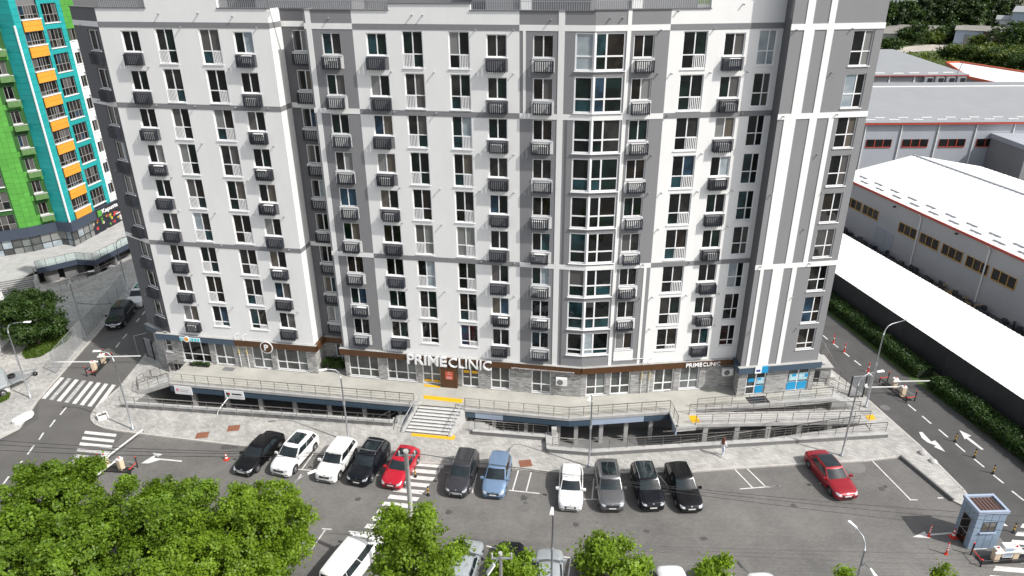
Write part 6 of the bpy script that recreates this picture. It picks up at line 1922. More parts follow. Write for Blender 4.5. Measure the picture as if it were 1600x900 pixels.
for u, v, lab, s_ in [(354, 718, 'small red and white traffic cone left of the black saloon', .62), (1489, 839, 'red and white traffic cone against the guard booth', .75)]:
    o = thing('traffic_cone', lab, 'traffic cone', at(u, v), 0, 'traffic cones')
    MB().box(-.2 * s_ / .62, -.2 * s_ / .62, 0, .2 * s_ / .62, .2 * s_ / .62, .035).build('cone_base', redp, o)
    for k, m_ in enumerate([redp, whitep, redp, whitep, redp]): MB().tube([(0, 0, .035 + s_ * k / 5), (0, 0, .035 + s_ * (k + 1) / 5)], [.15 - .024 * k, .15 - .024 * (k + 1)], 14).build('cone_band', m_, o)

# barriers
def barrier(label, base, yaw, boom, z=0.0):
    """cabinet with a boom along local +x of the given yaw"""
    o = thing('parking_barrier', label, 'barrier', (base[0], base[1], z), yaw, 'boom barriers')
    MB().box(-.24, -.22, -.005, .24, .22, .08).build('plinth', black_m, o)
    c_ = MB().box(-.2, -.18, .08, .2, .18, 1.02).build('cabinet', beige, o); bv = c_.modifiers.new('round', 'BEVEL'); bv.width = .04; bv.segments = 2
    MB().box(-.21, -.19, 1.02, .21, .19, 1.10).build('cabinet_lid', whitep, o)
    MB().tube([(0, 0, 1.1), (0, 0, 1.2)], .06, 10).build('warning_light', redp, o)
    MB().box(-.35, -.30, .86, .3, -.20, .99).build('boom_holder', whitep, o)
    n = 7
    for k in range(n): MB().box(.3 + (boom - .3) * k / n, -.28, .88, .3 + (boom - .3) * (k + 1) / n - .004, -.22, .97).build('boom_section', whitep, o)
    MB().tube([(boom, -.25, .92), (boom, -.25, .60)], .02, 6).build('boom_foot', black_m, o)
def guard(label, a, b_, w=.9):
    """black tube guard round a barrier island from a to b"""
    a, b_ = Vector((a[0], a[1], 0)), Vector((b_[0], b_[1], 0)); d = (b_ - a).normalized(); s_ = Vector((-d.y, d.x, 0)) * w / 2
    o = thing('guard_rail', label, 'guard rail', a, 0, 'black guard rails of the barriers'); inv = Matrix.Translation(a).inverted()
    for q, hh in ((a - s_, .55), (a + s_, 1.0), (b_ - s_, .55), (b_ + s_, 1.0)):
        MB().tube([q, q + Vector((0, 0, hh))], .05, 8).build('post', black_m, o, inv); MB().tube([q + Vector((0, 0, hh)), q + Vector((0, 0, hh + .07))], .055, 8).build('post_cap', redp, o, inv)
    for sg in (-1, 1): MB().tube([a + s_ * sg + Vector((0, 0, .5)), b_ + s_ * sg + Vector((0, 0, .5))], .03, 8).build('guard_tube', black_m if sg < 0 else galv, o, inv)
    for q in (a, b_): MB().tube([q - s_ + Vector((0, 0, .5)), q + s_ + Vector((0, 0, .5))], .03, 8).build('guard_tube', redp, o, inv)
    fr_ = Frame(a, d); mb = MB(); fr_.box(mb, .2, (b_ - a).length - .2, -w * .35, w * .35, -.002, .07); mb.build('island', black_m, o, inv)
q1, q2 = at(1396, 607), at(1409, 620)
barrier('beige boom barrier with boom towards the hedge on the right road', q1, .02, 3.4); barrier('beige boom barrier with boom towards the gate on the right road', q2, PI + .02, 3.6)
guard('black guard rail round the barriers on the right road', at(1380, 597), at(1422, 628))
q1, q2 = at(149, 580), at(163, 568)
barrier('beige boom barrier with boom towards the mesh fence', q1, PI, 4.2); barrier('beige boom barrier with boom towards the building corner', q2, .03, 3.9)
guard('black guard rail round the barriers on the left road', at(143, 588), at(170, 560), .8)
q1, q2 = at(167, 728), at(191, 734)
barrier('beige boom barrier with boom across the left lot entry', q1, math.radians(72), 3.8); barrier('beige boom barrier with boom towards the big trees', q2, math.radians(252), 3.4)
guard('black guard rail round the barriers at the left lot entry', at(150, 732), at(210, 736), .9)
q1, q2 = at(1553, 876), at(1582, 874)
barrier('beige boom barrier left of the ticket machine by the guard booth', q1, math.radians(4), 3.4); barrier('beige boom barrier right of the ticket machine by the guard booth', q2, math.radians(2), 3.4)
guard('black and red guard rail before the guard booth', at(1524, 876), at(1625, 872), 1.0)
o = thing('ticket_machine', 'white ticket machine between two barriers by the guard booth', 'ticket machine', at(1568, 874))
MB().box(-.32, -.2, .35, .32, .25, 1.25).build('cabinet', whitep, o); MB().box(-.26, -.215, .45, .26, -.203, 1.15).build('screen_panel', lblue, o)
for x_ in (-.28, .28): MB().bar((x_, 0, 0), (x_, 0, .35), .06).build('leg', black_m, o)

# guard booth
o = thing('guard_booth', 'pale blue panelled guard booth with brown roof at the lot exit', 'booth', (31.55, 36.85, 0), .03)
KW, KD, KH = .98, .80, 3.05
MB().box(-KW + .03, -KD + .03, 0, KW - .03, KD - .03, KH).build('booth_core', kiosk_j, o)
def kpanels(face, n, rows_, skip):
    for i in range(n):
        for j in range(rows_):
            if (i, j) in skip: continue
            a, b_ = i / n, (i + 1) / n; z0, z1 = KH * j / rows_, KH * (j + 1) / rows_; g_ = .014
            if face == 'F': MB().box(-KW + 2 * KW * a + g_, -KD, z0 + g_, -KW + 2 * KW * b_ - g_, -KD + .03, z1 - g_).build('panel', kiosk_b, o)
            if face == 'B': MB().box(-KW + 2 * KW * a + g_, KD - .03, z0 + g_, -KW + 2 * KW * b_ - g_, KD, z1 - g_).build('panel', kiosk_b, o)
            if face == 'L': MB().box(-KW, -KD + 2 * KD * a + g_, z0 + g_, -KW + .03, -KD + 2 * KD * b_ - g_, z1 - g_).build('panel', kiosk_b, o)
            if face == 'R': MB().box(KW - .03, -KD + 2 * KD * a + g_, z0 + g_, KW, -KD + 2 * KD * b_ - g_, z1 - g_).build('panel', kiosk_b, o)
kpanels('F', 4, 4, {(1, 2), (2, 2)}); kpanels('B', 4, 4, set()); kpanels('R', 3, 4, set()); kpanels('L', 4, 4, {(1, 0), (1, 1), (1, 2), (2, 0), (2, 1), (2, 2)})
w_ = MB(); w_.box(-.5, -KD - .01, 1.48, .5, -KD + .02, 1.54); w_.box(-.5, -KD - .01, 2.28, .5, -KD + .02, 2.33); w_.box(-.5, -KD - .01, 1.54, -.44, -KD + .02, 2.28); w_.box(.44, -KD - .01, 1.54, .5, -KD + .02, 2.28); w_.box(-.03, -KD - .008, 1.54, .03, -KD + .02, 2.28)
w_ = w_.build('window', kiosk_j, o)
for a, b_ in ((-.44, -.03), (.03, .44)): MB().box(a, -KD + .004, 1.54, b_, -KD + .016, 2.28).build('pane', pane_curt[3], w_)
MB().box(-.55, -KD - .12, 1.42, .55, -KD, 1.475).build('sill', lblue, w_)
d_ = MB().box(-KW - .02, -.42, .05, -KW + .02, .42, 2.25).build('door', pane_dark[2], o)
for y_ in (-.44, .40): MB().box(-KW - .035, y_, .02, -KW + .01, y_ + .05, 2.3).build('door_frame', galv, d_)
MB().box(-KW - .035, -.39, 1.0, -KW - .01, .40, 1.05).build('push_bar', galv, d_); MB().box(-KW - .035, -.44, 2.25, -KW + .01, .45, 2.3).build('door_frame', galv, d_)
for x0, y0, x1, y1 in ((-KW - .06, -KD - .06, KW + .06, -KD + .10), (-KW - .06, KD - .10, KW + .06, KD + .06), (-KW - .06, -KD + .10, -KW + .10, KD - .10), (KW - .10, -KD + .10, KW + .06, KD - .10)):
    MB().box(x0, y0, KH, x1, y1, KH + .22).build('roof_rim', lblue, o)
MB().box(-KW + .1, -KD + .1, KH - .02, KW - .1, KD - .1, KH + .05).build('roof', roof_br, o)
for k in range(7): MB().box(-KW + .16 + k * .25, -KD + .12, KH + .05, -KW + .26 + k * .25, KD - .12, KH + .09).build('roof_rib', roof_br, o)

# gates and portals
def gate(label, base, yaw, w, h_, bars=9, m_=black_m, group=None):
    o = thing('gate', label, 'gate', base, yaw, group)
    for x_ in (0, w): MB().box(x_ - .05, -.05, 0, x_ + .05, .05, h_).build('gate_post', m_, o)
    MB().box(.05, -.04, h_ - .09, w - .05, .04, h_ - .01).build('top_rail', galv, o); MB().box(.05, -.03, .12, w - .05, .03, .19).build('bottom_rail', m_, o)
    for k in range(bars): x_ = w * (k + 1) / (bars + 1); MB().box(x_ - .022, -.022, .19, x_ + .022, .022, h_ - .09).build('bar', galv if m_ is black_m else m_, o)
gb_ = at(1325, 622, .1); gate('black barred pedestrian gate beside the right road', gb_, .1, 1.35, 2.3)
g2 = at(1342, 622, .1); o = thing('metal_portal', 'thin grey portal frame joining gate and tall lamp', 'gate', g2)
MB().tube([(0, 0, 0), (0, 0, 2.3), (.8, .2, 2.3), (.8, .2, 0)], .035, 8).build('portal', galv, o); MB().box(.25, -.02, 1.2, .5, .02, 1.5).build('notice', whitep, o)
g3 = at(1548, 608); gate('small grey barred gate in the gap of the hedge', (g3.x + .6, g3.y + .6, 0), math.radians(8), 1.5, 2.2, 6, galv)
g4 = at(231, 557, .1); gate('black barred pedestrian gate at the left building corner', g4, math.radians(-32), 1.2, 2.2)
g5 = at(217, 556, .1); o = thing('metal_portal', 'thin grey portal frame at the left building corner', 'gate', g5)
MB().tube([(0, 0, 0), (0, 0, 2.3), (1.0, .6, 2.3)], .035, 8).build('portal', galv, o)

# mesh fence along the left road
fpts = [at(88, 583, .09), at(124, 541, .09), at(162, 497, .09), at(196, 453, .09)]
o = thing('mesh_fence', 'grey welded mesh fence along the left road', 'fence', fpts[0]); inv = Matrix.Translation(fpts[0]).inverted()
meshm = mat('fence_wire', (.42, .43, .44), .5, .5, var=.1)
tot = 0
for a, b_ in zip(fpts, fpts[1:]):
    L_ = (b_ - a).length; n = max(1, round(L_ / 2.5)); fr_ = Frame(a, b_ - a)
    for k in range(n):
        s0, s1 = L_ * k / n, L_ * (k + 1) / n
        mb = MB().tube([fr_.p(s0, 0, 0), fr_.p(s0, 0, 2.35)], .035, 6); mb.build('post', galv, o, inv)
        mb = MB()
        for j in range(34):
            s_ = s0 + (s1 - s0) * j / 34; mb.bar(fr_.p(s_, 0, .15), fr_.p(s_, 0, 2.25), .009)
        for z_ in [.2 + .2 * i for i in range(11)]: mb.bar(fr_.p(s0, .008, z_), fr_.p(s1, .008, z_), .010)
        mb.build('mesh_panel', meshm, o, inv)
MB().tube([p + Vector((0, 0, 2.3)) for p in fpts], .03, 6).build('top_rail', galv, o, inv)
fr0 = fpts[0]; MB().tube([fr0, fr0 + Vector((0, 0, 2.35))], .05, 8).build('post', galv, o, inv)
wire_p = [at(28, 553, .3), at(112, 474, 3.2), at(119, 473, 3.6), at(178, 474, 3.4)]
tag(MB().tube(cat(at_y(118, 473, 74), at_y(176, 474, 72), .15), .03, 5).build('slack_cable', cable), 'slack black cable hung from the lamp post above the mesh fence', 'cable')

# concrete blocks and planters
c_ = at(37, 655, .09)
o = thing('concrete_block', 'flat white eight-sided concrete slab at the left kerb', 'block', c_, 1.15)
MB().prism([(.78 * p[0], .78 * p[1]) for p in [(-1.1, -.3), (-.75, -.55), (.6, -.55), (1.15, -.15), (1.05, .3), (.5, .5), (-.8, .5), (-1.15, .2)]], 0, .32).build('slab', whitep, o, fix=True)
MB().prism([(.78 * p[0], .78 * p[1]) for p in [(-.95, -.25), (-.65, -.45), (.5, -.45), (1.0, -.12), (.9, .25), (.4, .4), (-.7, .4), (-1.0, .15)]], .32, .36).build('slab_top', white, o, fix=True)
def planter(label, base, yaw, s_=1.0):
    o = thing('planter', label, 'planter', base, yaw)
    for x0, y0, x1, y1 in ((-.6, -.5, .6, -.38), (-.6, .38, .6, .5), (-.6, -.38, -.48, .38), (.48, -.38, .6, .38)): MB().box(x0 * s_, y0 * s_, 0, x1 * s_, y1 * s_, .6 * s_).build('side', whitep, o)
    MB().box(-.48 * s_, -.38 * s_, .0, .48 * s_, .38 * s_, .42 * s_).build('soil', bark, o)
    return o
planter('white concrete planter at the plaza corner by the zebra', at(161, 653, .1), .7, .68)
planter('white concrete planter on the small grass patch at the left edge', at(4, 613, .09), .3, .9)
for u, v, lab in [(1441, 708.5, 'pale round stone on the island nearest the plaza'), (1458, 721.5, 'pale round stone on the island nearest the right road')]:
    c_ = at(u, v, .1); o = thing('stone_hemisphere', lab, 'stone', c_, 0, 'pale round stones on the island')
    mb = MB(); prof = [(.33 * math.cos(t), .24 * math.sin(t)) for t in [i * PI / 2 / 6 for i in range(7)]]
    for k in range(7):
        for j in range(16): a = 2 * PI * j / 16; mb.v.append((max(prof[k][0], .002) * math.cos(a), max(prof[k][0], .002) * math.sin(a), prof[k][1]))
    for k in range(6):
        for j in range(16): mb.f.append((k * 16 + j, k * 16 + (j + 1) % 16, (k + 1) * 16 + (j + 1) % 16, (k + 1) * 16 + j))
    mb.build('dome', conc_l, o, None, True)
# island kerb edge with its shadow, built together as one dark bar
a, b_ = Vector((30.95, 45.75, 0)), Vector((32.3, 40.65, 0))
tag(MB().bar((a.x, a.y, .12), (b_.x, b_.y, .12), .16, .26).build('kerb_edge_shadow', conc_d), 'kerb edge and its shadow as one dark bar between the parking bay and the island', 'kerb')

# ================================================================== TREES
import numpy as np
def leaf_mesh(name, pts, nrm, size, rng, m_):
    """one small four-cornered leaf at each point"""
    n = len(pts)
    r = rng.normal(size=(n, 3)); t = np.cross(nrm, r); t /= np.linalg.norm(t, axis=1)[:, None] + 1e-9
    b_ = np.cross(nrm, t)
    s_ = size * rng.uniform(.65, 1.35, n)[:, None]
    fold = nrm * s_ * .16
    v = np.empty((n, 4, 3))
    v[:, 0] = pts - t * s_ * .55; v[:, 1] = pts + b_ * s_ * .42 + fold; v[:, 2] = pts + t * s_ * .6; v[:, 3] = pts - b_ * s_ * .42 + fold
    me = bpy.data.meshes.new(name)
    me.vertices.add(n * 4); me.vertices.foreach_set('co', v.reshape(-1))
    me.loops.add(n * 4); me.loops.foreach_set('vertex_index', np.arange(n * 4, dtype=np.int32))
    me.polygons.add(n); me.polygons.foreach_set('loop_start', np.arange(0, n * 4, 4, dtype=np.int32)); me.polygons.foreach_set('loop_total', np.full(n, 4, dtype=np.int32))
    me.materials.append(m_); me.update(calc_edges=True); me.validate()
    return me
def foliage(rng, lobes, n, size, m_, name='crown', clump=.5, inner=.25, per=40):
    """leaves gathered into twig clumps on the skin of overlapping lobes"""
    lobes = np.array(lobes, float); w = lobes[:, 3] ** 2; w /= w.sum()
    nc = max(8, n // per)
    li = rng.choice(len(lobes), nc, p=w)
    d = rng.normal(size=(nc, 3)); d[:, 2] = d[:, 2] * .9 + .28; d /= np.linalg.norm(d, axis=1)[:, None]
    rad = lobes[li, 3] * (1 - inner * rng.random(nc) ** 1.6 + .14 * rng.normal(size=nc))
    c_ = lobes[li, :3] + d * rad[:, None] * np.array([1, 1, .92])
    # drop clumps deep inside another lobe
    keep = np.ones(nc, bool)
    for L_ in lobes:
        keep &= np.linalg.norm((c_ - L_[:3]) / L_[3], axis=1) > .62
    c_, d = c_[keep], d[keep]
    k = len(c_)
    idx = rng.integers(0, k, n)
    off_ = rng.normal(size=(n, 3)) * clump * rng.uniform(.4, 1.0, k)[idx][:, None] * np.array([.55, .55, .42])
    pts = c_[idx] + off_
    nr = d[idx] * .8 + np.array([0, 0, .75]) + rng.normal(size=(n, 3)) * .55
    nr /= np.linalg.norm(nr, axis=1)[:, None]
    return leaf_mesh(name, pts, nr, size, rng, m_)
def tree(label, x, y, h_, r, seed, n=20000, size=.17, m_=leaf_a, trunk=None, low=None, lobes_n=16, group=None, z0=0.0, name='tree', clump=.46, per=85, flat=1.0):
    rng = np.random.default_rng(seed); o = thing(name, label, 'tree', (x, y, z0), 0, group)
    low = h_ * .3 if low is None else low
    cz = (h_ + low) / 2; hz_ = (h_ - low) / 2
    lobes = [(0, 0, cz, min(r, hz_) * .62)]
    for k in range(lobes_n):
        d = rng.normal(size=3); d /= np.linalg.norm(d)
        f_ = rng.uniform(.5, .86); rr = rng.uniform(.20, .38) * r
        lobes.append((d[0] * r * f_, d[1] * r * f_, cz + d[2] * hz_ * f_ * flat, rr))
    for k in range(max(3, lobes_n // 4)):
        a = rng.uniform(0, 6.28); q = rng.uniform(.05, .5) * r
        rr = rng.uniform(.18, .28) * r; lobes.append((q * math.cos(a), q * math.sin(a), h_ - rr * 1.1 - q * .35, rr))
    for k in range(int(lobes_n * 1.6)):            # upright sprigs that break the outline
        a = rng.uniform(0, 6.28); e_ = rng.uniform(.1, 1.45); q = rng.uniform(.86, 1.06); rr = rng.uniform(.08, .15) * r
        for s_ in (0, .9): lobes.append((math.cos(a) * math.cos(e_) * r * q, math.sin(a) * math.cos(e_) * r * q, min(h_ - rr * .5, cz + math.sin(e_) * hz_ * q * .97 + s_ * rr), rr * (1 - .25 * s_)))
    link('crown', foliage(rng, lobes, n, size, m_, 'crown', clump, per=per), o)
    tb = MB(); tr = trunk or .05 + h_ * .013
    tb.tube([(0, 0, 0), (.05, .02, h_ * .3), (0, .05, h_ * .62), (.02, 0, h_ * .85)], [tr, tr * .75, tr * .45, tr * .15], 9)
    for q in lobes[1:1 + min(9, lobes_n)]:
        zb = max(low * .6, h_ * .22) + rng.uniform(0, h_ * .25)
        tb.tube([(0, 0, zb), (q[0] * .5, q[1] * .5, (zb + q[2]) / 2 + .2), (q[0] * .92, q[1] * .92, q[2])], [tr * .5, tr * .3, tr * .1], 6)
    tb.build('trunk', bark, o, None, True)
    return o
GT = 'leafy trees along the front of the lot'
tree('largest leafy tree left of the lot entry barrier', -27.6, 33.2, 8.6, 4.0, 3, 62000, .155, leaf_b, low=1.2, lobes_n=26, group=GT)
tree('big leafy tree below the lot entry barrier', -21.0, 33.0, 7.45, 3.6, 9, 56000, .155, leaf_b, low=1.2, lobes_n=24, group=GT)
tree('big leafy tree before the black saloon and the white off-roader', -15.2, 32.6, 7.75, 3.1, 17, 48000, .155, leaf_a, low=1.2, lobes_n=22, group=GT)
tree('leafy tree filling the corner behind the biggest one', -25.0, 29.8, 7.9, 3.8, 21, 36000, .155, leaf_b, low=1.5, lobes_n=20, group=GT)
tree('leafy tree below the gap between the two big ones', -17.8, 29.6, 7.4, 3.5, 25, 36000, .155, leaf_a, low=1.5, lobes_n=20, group=GT)
tree('leafy tree at the far left of the lot', -32.3, 31.0, 6.2, 3.2, 31, 36000, .155, leaf_b, low=1.5, lobes_n=20, group=GT)
YT = 26.0
def row_tree(lab, u, vtop, rpx, seed, n, lobes_n, low=.55):
    """tree of the front row: stands at YT, crown top seen at pixel (u, vtop)"""
    p_ = at_y(u, vtop, YT); zc = YT * CP + (CAM_H - p_.z + 2) * SP; r = rpx / F_PX * zc
    tree(lab, p_.x + .05 * r, YT, p_.z, r, seed, n, .135, leaf_a, low=p_.z - max(2.6 * r, 3.2), lobes_n=lobes_n, group=GT)
row_tree('round leafy tree before the utility pole by the zebra', 642, 812, 76, 5, 34000, 20)
row_tree('young bright tree between silver and black saloons', 799, 871, 50, 12, 8500, 11)
row_tree('round bright tree before the hidden black hatchback', 953, 852, 56, 14, 18000, 14)
row_tree('young bright tree before the white hatchback', 1122, 868, 27, 19, 4500, 8)
row_tree('small bright treetop beside the two-armed lamp', 1318, 897, 24, 23, 3000, 7)
row_tree('small bright treetop left of the guard booth', 1475, 885, 13, 29, 1500, 5)
tree('dense dark round tree on the grass patch by the mesh fence', -49.4, 65.0, 5.6, 2.85, 41, 42000, .19, leaf_c, low=.1, lobes_n=22, z0=.09, clump=.55)
# grass patches
for pts, lab in [([(34, 553), (40, 561), (62, 558), (85, 545), (105, 533), (112, 520), (100, 512), (70, 520), (45, 538)], 'short grass under the dark round tree'), ([(-12, 606), (8, 612), (16, 616), (12, 624), (-5, 632), (-25, 630)], 'short grass patch at the left pavement edge')]:
    poly = [at(u, v, .1) for u, v in pts]
    rng = np.random.default_rng(77)
    xs = np.array([(p.x, p.y) for p in poly]); lo, hi = xs.min(0), xs.max(0)
    q = rng.uniform(lo, hi, (9000, 2))
    def inside(p):
        c_ = False; j = len(xs) - 1
        for i in range(len(xs)):
            if (xs[i][1] > p[1]) != (xs[j][1] > p[1]) and p[0] < (xs[j][0] - xs[i][0]) * (p[1] - xs[i][1]) / (xs[j][1] - xs[i][1]) + xs[i][0]: c_ = not c_
            j = i
        return c_
    q = np.array([p for p in q if inside(p)])
    pts3 = np.column_stack([q, np.full(len(q), .16)]) + rng.normal(size=(len(q), 3)) * .03
    nr = rng.normal(size=(len(q), 3)); nr[:, 2] = np.abs(nr[:, 2]) * .5; nr /= np.linalg.norm(nr, axis=1)[:, None]
    go = link('grass', leaf_mesh('grass', pts3, nr, .16, rng, leaf_mat('leaf_grass', (.07, .125, .02), .2) if 'leaf_grass' not in MATS else MATS['leaf_grass']))
    tag(go, lab, 'grass', kind='stuff')
    tag(MB().sheet([tuple(p[:2]) for p in poly], .1).build('lawn', grass_m), kind='structure')
# hedge
rng = np.random.default_rng(8)
def hedge(lab, p0, p1, w, h_, n, seed):
    p0, p1 = Vector((*p0, 0)), Vector((*p1, 0)); L_ = (p1 - p0).length; fr_ = Frame(p0, p1 - p0)
    rng = np.random.default_rng(seed); o = thing('hedge', lab, 'hedge', p0); inv = Matrix.Translation(p0).inverted()
    s_ = rng.uniform(0, L_, n); d_ = rng.uniform(-w / 2, w / 2, n); lump = .85 + .18 * np.sin(s_ * 1.3 + seed) * np.sin(s_ * .37) + .08 * rng.normal(size=n)
    top_ = rng.random(n) < .55
    z_ = np.where(top_, h_ * lump - .12 * np.abs(d_ / w * 2) ** 3, rng.uniform(.1, 1, n) * h_ * .9)
    d_ = np.where(top_, d_, np.sign(d_) * w / 2 * (1 + .1 * rng.normal(size=n)))
    t_, nn = np.array(fr_.t), np.array(fr_.n)
    pts = np.array(p0)[None] * 0 + t_[None] * s_[:, None] + nn[None] * d_[:, None]; pts[:, 2] = z_
    nr = np.where(top_[:, None], np.array([[0, 0, 1.]]), nn[None] * np.sign(d_)[:, None]) + rng.normal(size=(n, 3)) * .5; nr /= np.linalg.norm(nr, axis=1)[:, None]
    link('hedge_leaves', leaf_mesh('hedge_leaves', pts, nr, .16, rng, leaf_h), o)
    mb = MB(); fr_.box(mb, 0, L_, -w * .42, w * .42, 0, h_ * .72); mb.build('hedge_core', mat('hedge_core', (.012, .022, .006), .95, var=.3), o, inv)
hedge('long dark hedge along the right road behind the barrier', (33.2, 95), (39.05, 57.6), 1.7, 1.15, 42000, 1)
hedge('dark hedge along the right road before the gate in the gap', (39.4, 56.0), (44.8, 25), 1.9, 1.2, 36000, 2)
# shrubs in the recess and flower box
for k, (s_, dd, r_, lab) in enumerate([(-23.6, -1.0, .55, 'dark round shrub in the facade recess by the wing corner'), (-22.7, -1.15, .5, 'dark round shrub in the facade recess beside the door')]):
    p_ = FL.p(s_, dd, ZT); rng = np.random.default_rng(60 + k); o = thing('shrub', lab, 'shrub', p_, 0, 'shrubs in the facade recess')
    link('foliage', foliage(rng, [(0, 0, .65, r_), (.2, .1, .5, r_ * .7), (-.2, 0, .55, r_ * .7)], 2600, .10, leaf_c, 'foliage', .25), o); MB().tube([(0, 0, 0), (0, 0, .6)], .05, 6).build('stem', bark, o)
    MB().tube([(0, 0, 0), (0, 0, .3)], [.22, .28], 12).build('pot', conc_d, o)
p_ = FL.p(-36.1, .45, ZT); o = thing('flower_box', 'long low green flower box before the left shop window', 'flower box', p_, FL.rz)
MB().box(-.95, -.16, 0, .95, .16, .22).build('box', black_m, o); rng = np.random.default_rng(4)
link('foliage', foliage(rng, [(x_, 0, .26, .18) for x_ in (-.8, -.45, -.1, .25, .6, .85)], 1800, .08, leaf_c, 'foliage', .12), o)
# far tree belt, weeds and bushes
def far_tree(lab, x, y, h_, r, seed, m_=leaf_far, n=2600, size=1.0, low=None, name='tree', group='trees of the far belt'):
    return tree(lab, x, y, h_, r, seed, n, size, m_, low=h_ * .03 if low is None else low, lobes_n=16, group=group, name=name, clump=1.6, per=16)
rf = random.Random(3)
k = 0
for u, vt, vb in [(1372, 8, 52), (1384, 12, 51), (1397, 14, 50), (1409, 8, 50), (1421, 13, 49), (1433, 4, 49), (1445, 8, 48), (1456, 0, 48), (1468, -6, 47), (1480, -10, 47), (1492, -4, 46), (1504, 4, 46), (1516, 2, 46), (1528, -10, 45), (1540, -14, 44), (1552, -12, 43), (1562, -2, 42)]:
    b_ = at(u, vb); h_ = at_y(u, vt, b_.y).z * 1.12
    far_tree('dark green tree in the dense belt behind the field', b_.x, b_.y, max(12, h_), rf.uniform(6.4, 8.2), 200 + k, leaf_far if k % 3 else leaf_c, 7000, .8); k += 1
for u, vb, h_, r, lab, m_ in [(1425, 70, 9, 6.5, 'round dark bush beside the dirt track', leaf_c), (1412, 68, 6, 4.5, 'small dark bush left of the round one by the dirt track', leaf_c), (1470, 67, 6.5, 5, 'wide dark bush in the middle of the field', leaf_c), (1484, 66, 8.5, 4.5, 'taller dark bush near the pale blue shed', leaf_c), (1455, 68, 5, 5, 'low green bush between the two dark bushes of the field', leaf_w), (1390, 77, 3.5, 5, 'low dark bush at the left end of the field', leaf_c),
                              (1525, 76, 5, 3, 'small bush before the brown shed', leaf_w), (1572, 78, 11, 8, 'large dark bush before the big pale blue hall', leaf_c), (1592, 80, 9, 7, 'dark bush at the right edge before the big hall', leaf_c), (1548, 57, 7, 4, 'bush beside the white house of the field', leaf_far)]:
    b_ = at(u, vb); far_tree(lab, b_.x, b_.y, h_, r, int(u), m_, 2400, .75, low=.2, name='bush', group='bushes round the field')
for i, (u, vb, r) in enumerate([(1478, 92, 4), (1490, 93, 4), (1502, 92, 5), (1514, 95, 5), (1527, 97, 5), (1540, 99, 5.5), (1553, 101, 5.5), (1566, 104, 6), (1580, 106, 6), (1594, 109, 6), (1608, 110, 6), (1545, 92, 5), (1570, 95, 6), (1590, 97, 6)]):
    b_ = at(u, vb); far_tree('light green weedy bush in the strip beyond the white-roofed halls', b_.x, b_.y, 3.2 + r * .35, r * .8, 400 + i, leaf_w if i % 3 else leaf_c, 1800, .6, low=.1, name='bush', group='weedy bushes beyond the halls')
rng = np.random.default_rng(91)
q = np.column_stack([rng.uniform(110, 300, 26000), rng.uniform(228, 400, 26000)])
pts3 = np.column_stack([q, rng.uniform(.1, .9, len(q))]); nr = rng.normal(size=(len(q), 3)); nr[:, 2] = np.abs(nr[:, 2]) + .4; nr /= np.linalg.norm(nr, axis=1)[:, None]
dt = [at(u, v) for u, v in [(1398, 84), (1440, 80), (1500, 78), (1545, 75), (1520, 70), (1480, 68.5), (1430, 71), (1402, 76)]]
dx = np.array([(p.x, p.y) for p in dt]); cen = dx.mean(0)
keep = np.linalg.norm((q - cen) / np.array([42, 22]), axis=1) > 1
tag(link('weeds', leaf_mesh('weeds', pts3[keep], nr[keep], .9, rng, leaf_w)), 'tall grass and weeds covering the field', 'weeds', kind='stuff')

# ================================================================== PERSON
pp = at(1128, 713, .1)
per = thing('person', 'walking person in white clothes with long auburn hair on the plaza', 'person', pp, math.radians(35))
J = {'pel': (0, 0, .92), 'abd': (.01, 0, 1.10), 'che': (.02, 0, 1.32), 'nec': (.03, 0, 1.48), 'hd1': (.05, 0, 1.57), 'hd2': (.06, 0, 1.70),
     'hipL': (0, .09, .88), 'kneL': (.16, .10, .50), 'ankL': (.20, .10, .09), 'toeL': (.36, .10, .04), 'hipR': (0, -.09, .88), 'kneR': (.02, -.10, .48), 'ankR': (-.22, -.10, .13), 'toeR': (-.10, -.10, .03),
     'shL': (.02, .18, 1.41), 'elL': (-.10, .23, 1.14), 'wrL': (.02, .22, .92), 'shR': (.02, -.18, 1.41), 'elR': (.06, -.24, 1.14), 'wrR': (.24, -.20, 1.02)}
RAD = {'pel': .15, 'abd': .125, 'che': .135, 'nec': .055, 'hd1': .075, 'hd2': .085, 'hipL': .095, 'kneL': .065, 'ankL': .045, 'toeL': .035, 'hipR': .095, 'kneR': .065, 'ankR': .045, 'toeR': .035, 'shL': .06, 'elL': .042, 'wrL': .03, 'shR': .06, 'elR': .042, 'wrR': .03}
E_ = [('pel', 'abd'), ('abd', 'che'), ('che', 'nec'), ('nec', 'hd1'), ('hd1', 'hd2'), ('pel', 'hipL'), ('hipL', 'kneL'), ('kneL', 'ankL'), ('ankL', 'toeL'), ('pel', 'hipR'), ('hipR', 'kneR'), ('kneR', 'ankR'), ('ankR', 'toeR'), ('che', 'shL'), ('shL', 'elL'), ('elL', 'wrL'), ('che', 'shR'), ('shR', 'elR'), ('elR', 'wrR')]
for side, s_ in (('L', 1), ('R', -1)):
    w_ = Vector(J['wr' + side]); dd = (w_ - Vector(J['el' + side])).normalized()
    J['pa' + side] = tuple(w_ + dd * .07); RAD['pa' + side] = .032; E_.append(('wr' + side, 'pa' + side))
    for i in range(4):
        k = f'f{i}{side}'; J[k] = tuple(w_ + dd * (.15 + .012 * (1.5 - abs(i - 1.5))) + Vector((0, (i - 1.5) * .018, -.01))); RAD[k] = .009; E_.append(('pa' + side, k))
    k = 'th' + side; J[k] = tuple(w_ + dd * .09 + Vector((.045, -.02 * s_, .01))); RAD[k] = .010; E_.append(('pa' + side, k))
ks = list(J); me = bpy.data.meshes.new('body'); me.from_pydata([J[k] for k in ks], [(ks.index(a), ks.index(b_)) for a, b_ in E_], [])
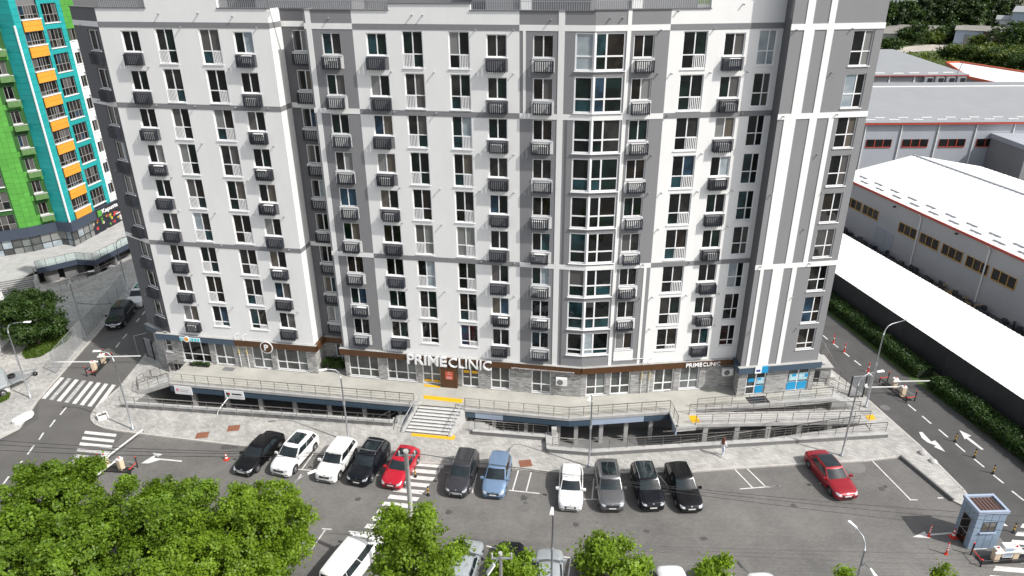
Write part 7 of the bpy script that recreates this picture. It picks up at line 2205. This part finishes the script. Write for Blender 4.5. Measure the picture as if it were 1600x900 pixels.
ob = bpy.data.objects.new('body_tmp', me); COL.objects.link(ob)
sk = ob.modifiers.new('skin', 'SKIN'); sk.use_smooth_shade = True
for i, k in enumerate(ks):
    me.skin_vertices[0].data[i].radius = (RAD[k], RAD[k]); me.skin_vertices[0].data[i].use_root = (k == 'pel')
ss = ob.modifiers.new('sub', 'SUBSURF'); ss.levels = 2; ss.render_levels = 2
me2 = bpy.data.meshes.new_from_object(ob.evaluated_get(bpy.context.evaluated_depsgraph_get()))
bpy.data.objects.remove(ob)
skin_m = mat('skin', (.52, .32, .24), .55, var=.04); cloth = mat('white_cotton', (.74, .75, .78), .85, var=.05, scale=8); jeans = mat('pale_denim', (.55, .60, .68), .85, var=.08, scale=10); shoe = mat('white_shoe', (.75, .75, .74), .6, var=.05); hair_m = mat('auburn_hair', (.13, .035, .018), .5, var=.25, scale=30)
for m_ in (skin_m, cloth, jeans, shoe): me2.materials.append(m_)
for p_ in me2.polygons:
    c_ = p_.center
    if c_.z > 1.47: p_.material_index = 0
    elif c_.z < .10: p_.material_index = 3
    elif c_.z < .95 and abs(c_.y) < .17 and not (c_.x > .2 and c_.z > .85): p_.material_index = 2
    elif min((c_ - Vector(J['wrL'])).length, (c_ - Vector(J['wrR'])).length) < .13 : p_.material_index = 0
    else: p_.material_index = 1
me2.name = 'body'; link('body', me2, per)
hb = MB(); nseg = 14
for k, (r_, x_, z_) in enumerate([(.02, .04, 1.80), (.08, .04, 1.785), (.115, .02, 1.73), (.125, -.005, 1.64), (.13, -.03, 1.54), (.14, -.06, 1.42), (.13, -.075, 1.30), (.08, -.08, 1.22), (.01, -.08, 1.20)]):
    for j in range(nseg):
        a = 2 * PI * j / nseg; xx = math.cos(a) * r_ * (.55 if math.cos(a) > 0 and z_ < 1.74 else 1.0); hb.v.append((x_ + xx - (.03 if math.cos(a) > 0 and z_ < 1.7 else 0), math.sin(a) * r_ * 1.05, z_))
for k in range(8):
    for j in range(nseg): hb.f.append((k * nseg + j, k * nseg + (j + 1) % nseg, (k + 1) * nseg + (j + 1) % nseg, (k + 1) * nseg + j))
hb.build('hair', hair_m, per, None, True, fix=True)
for sg in (1, -1): MB().tube([(.13, sg * .03, 1.665), (.142, sg * .03, 1.665)], .012, 8).build('eye', black_m, per)
MB().tube([(.13, 0, 1.65), (.165, 0, 1.625), (.14, 0, 1.615)], [.01, .016, .012], 6).build('nose', skin_m, per)
MB().box(.128, -.025, 1.585, .142, .025, 1.597).build('mouth', redm, per)
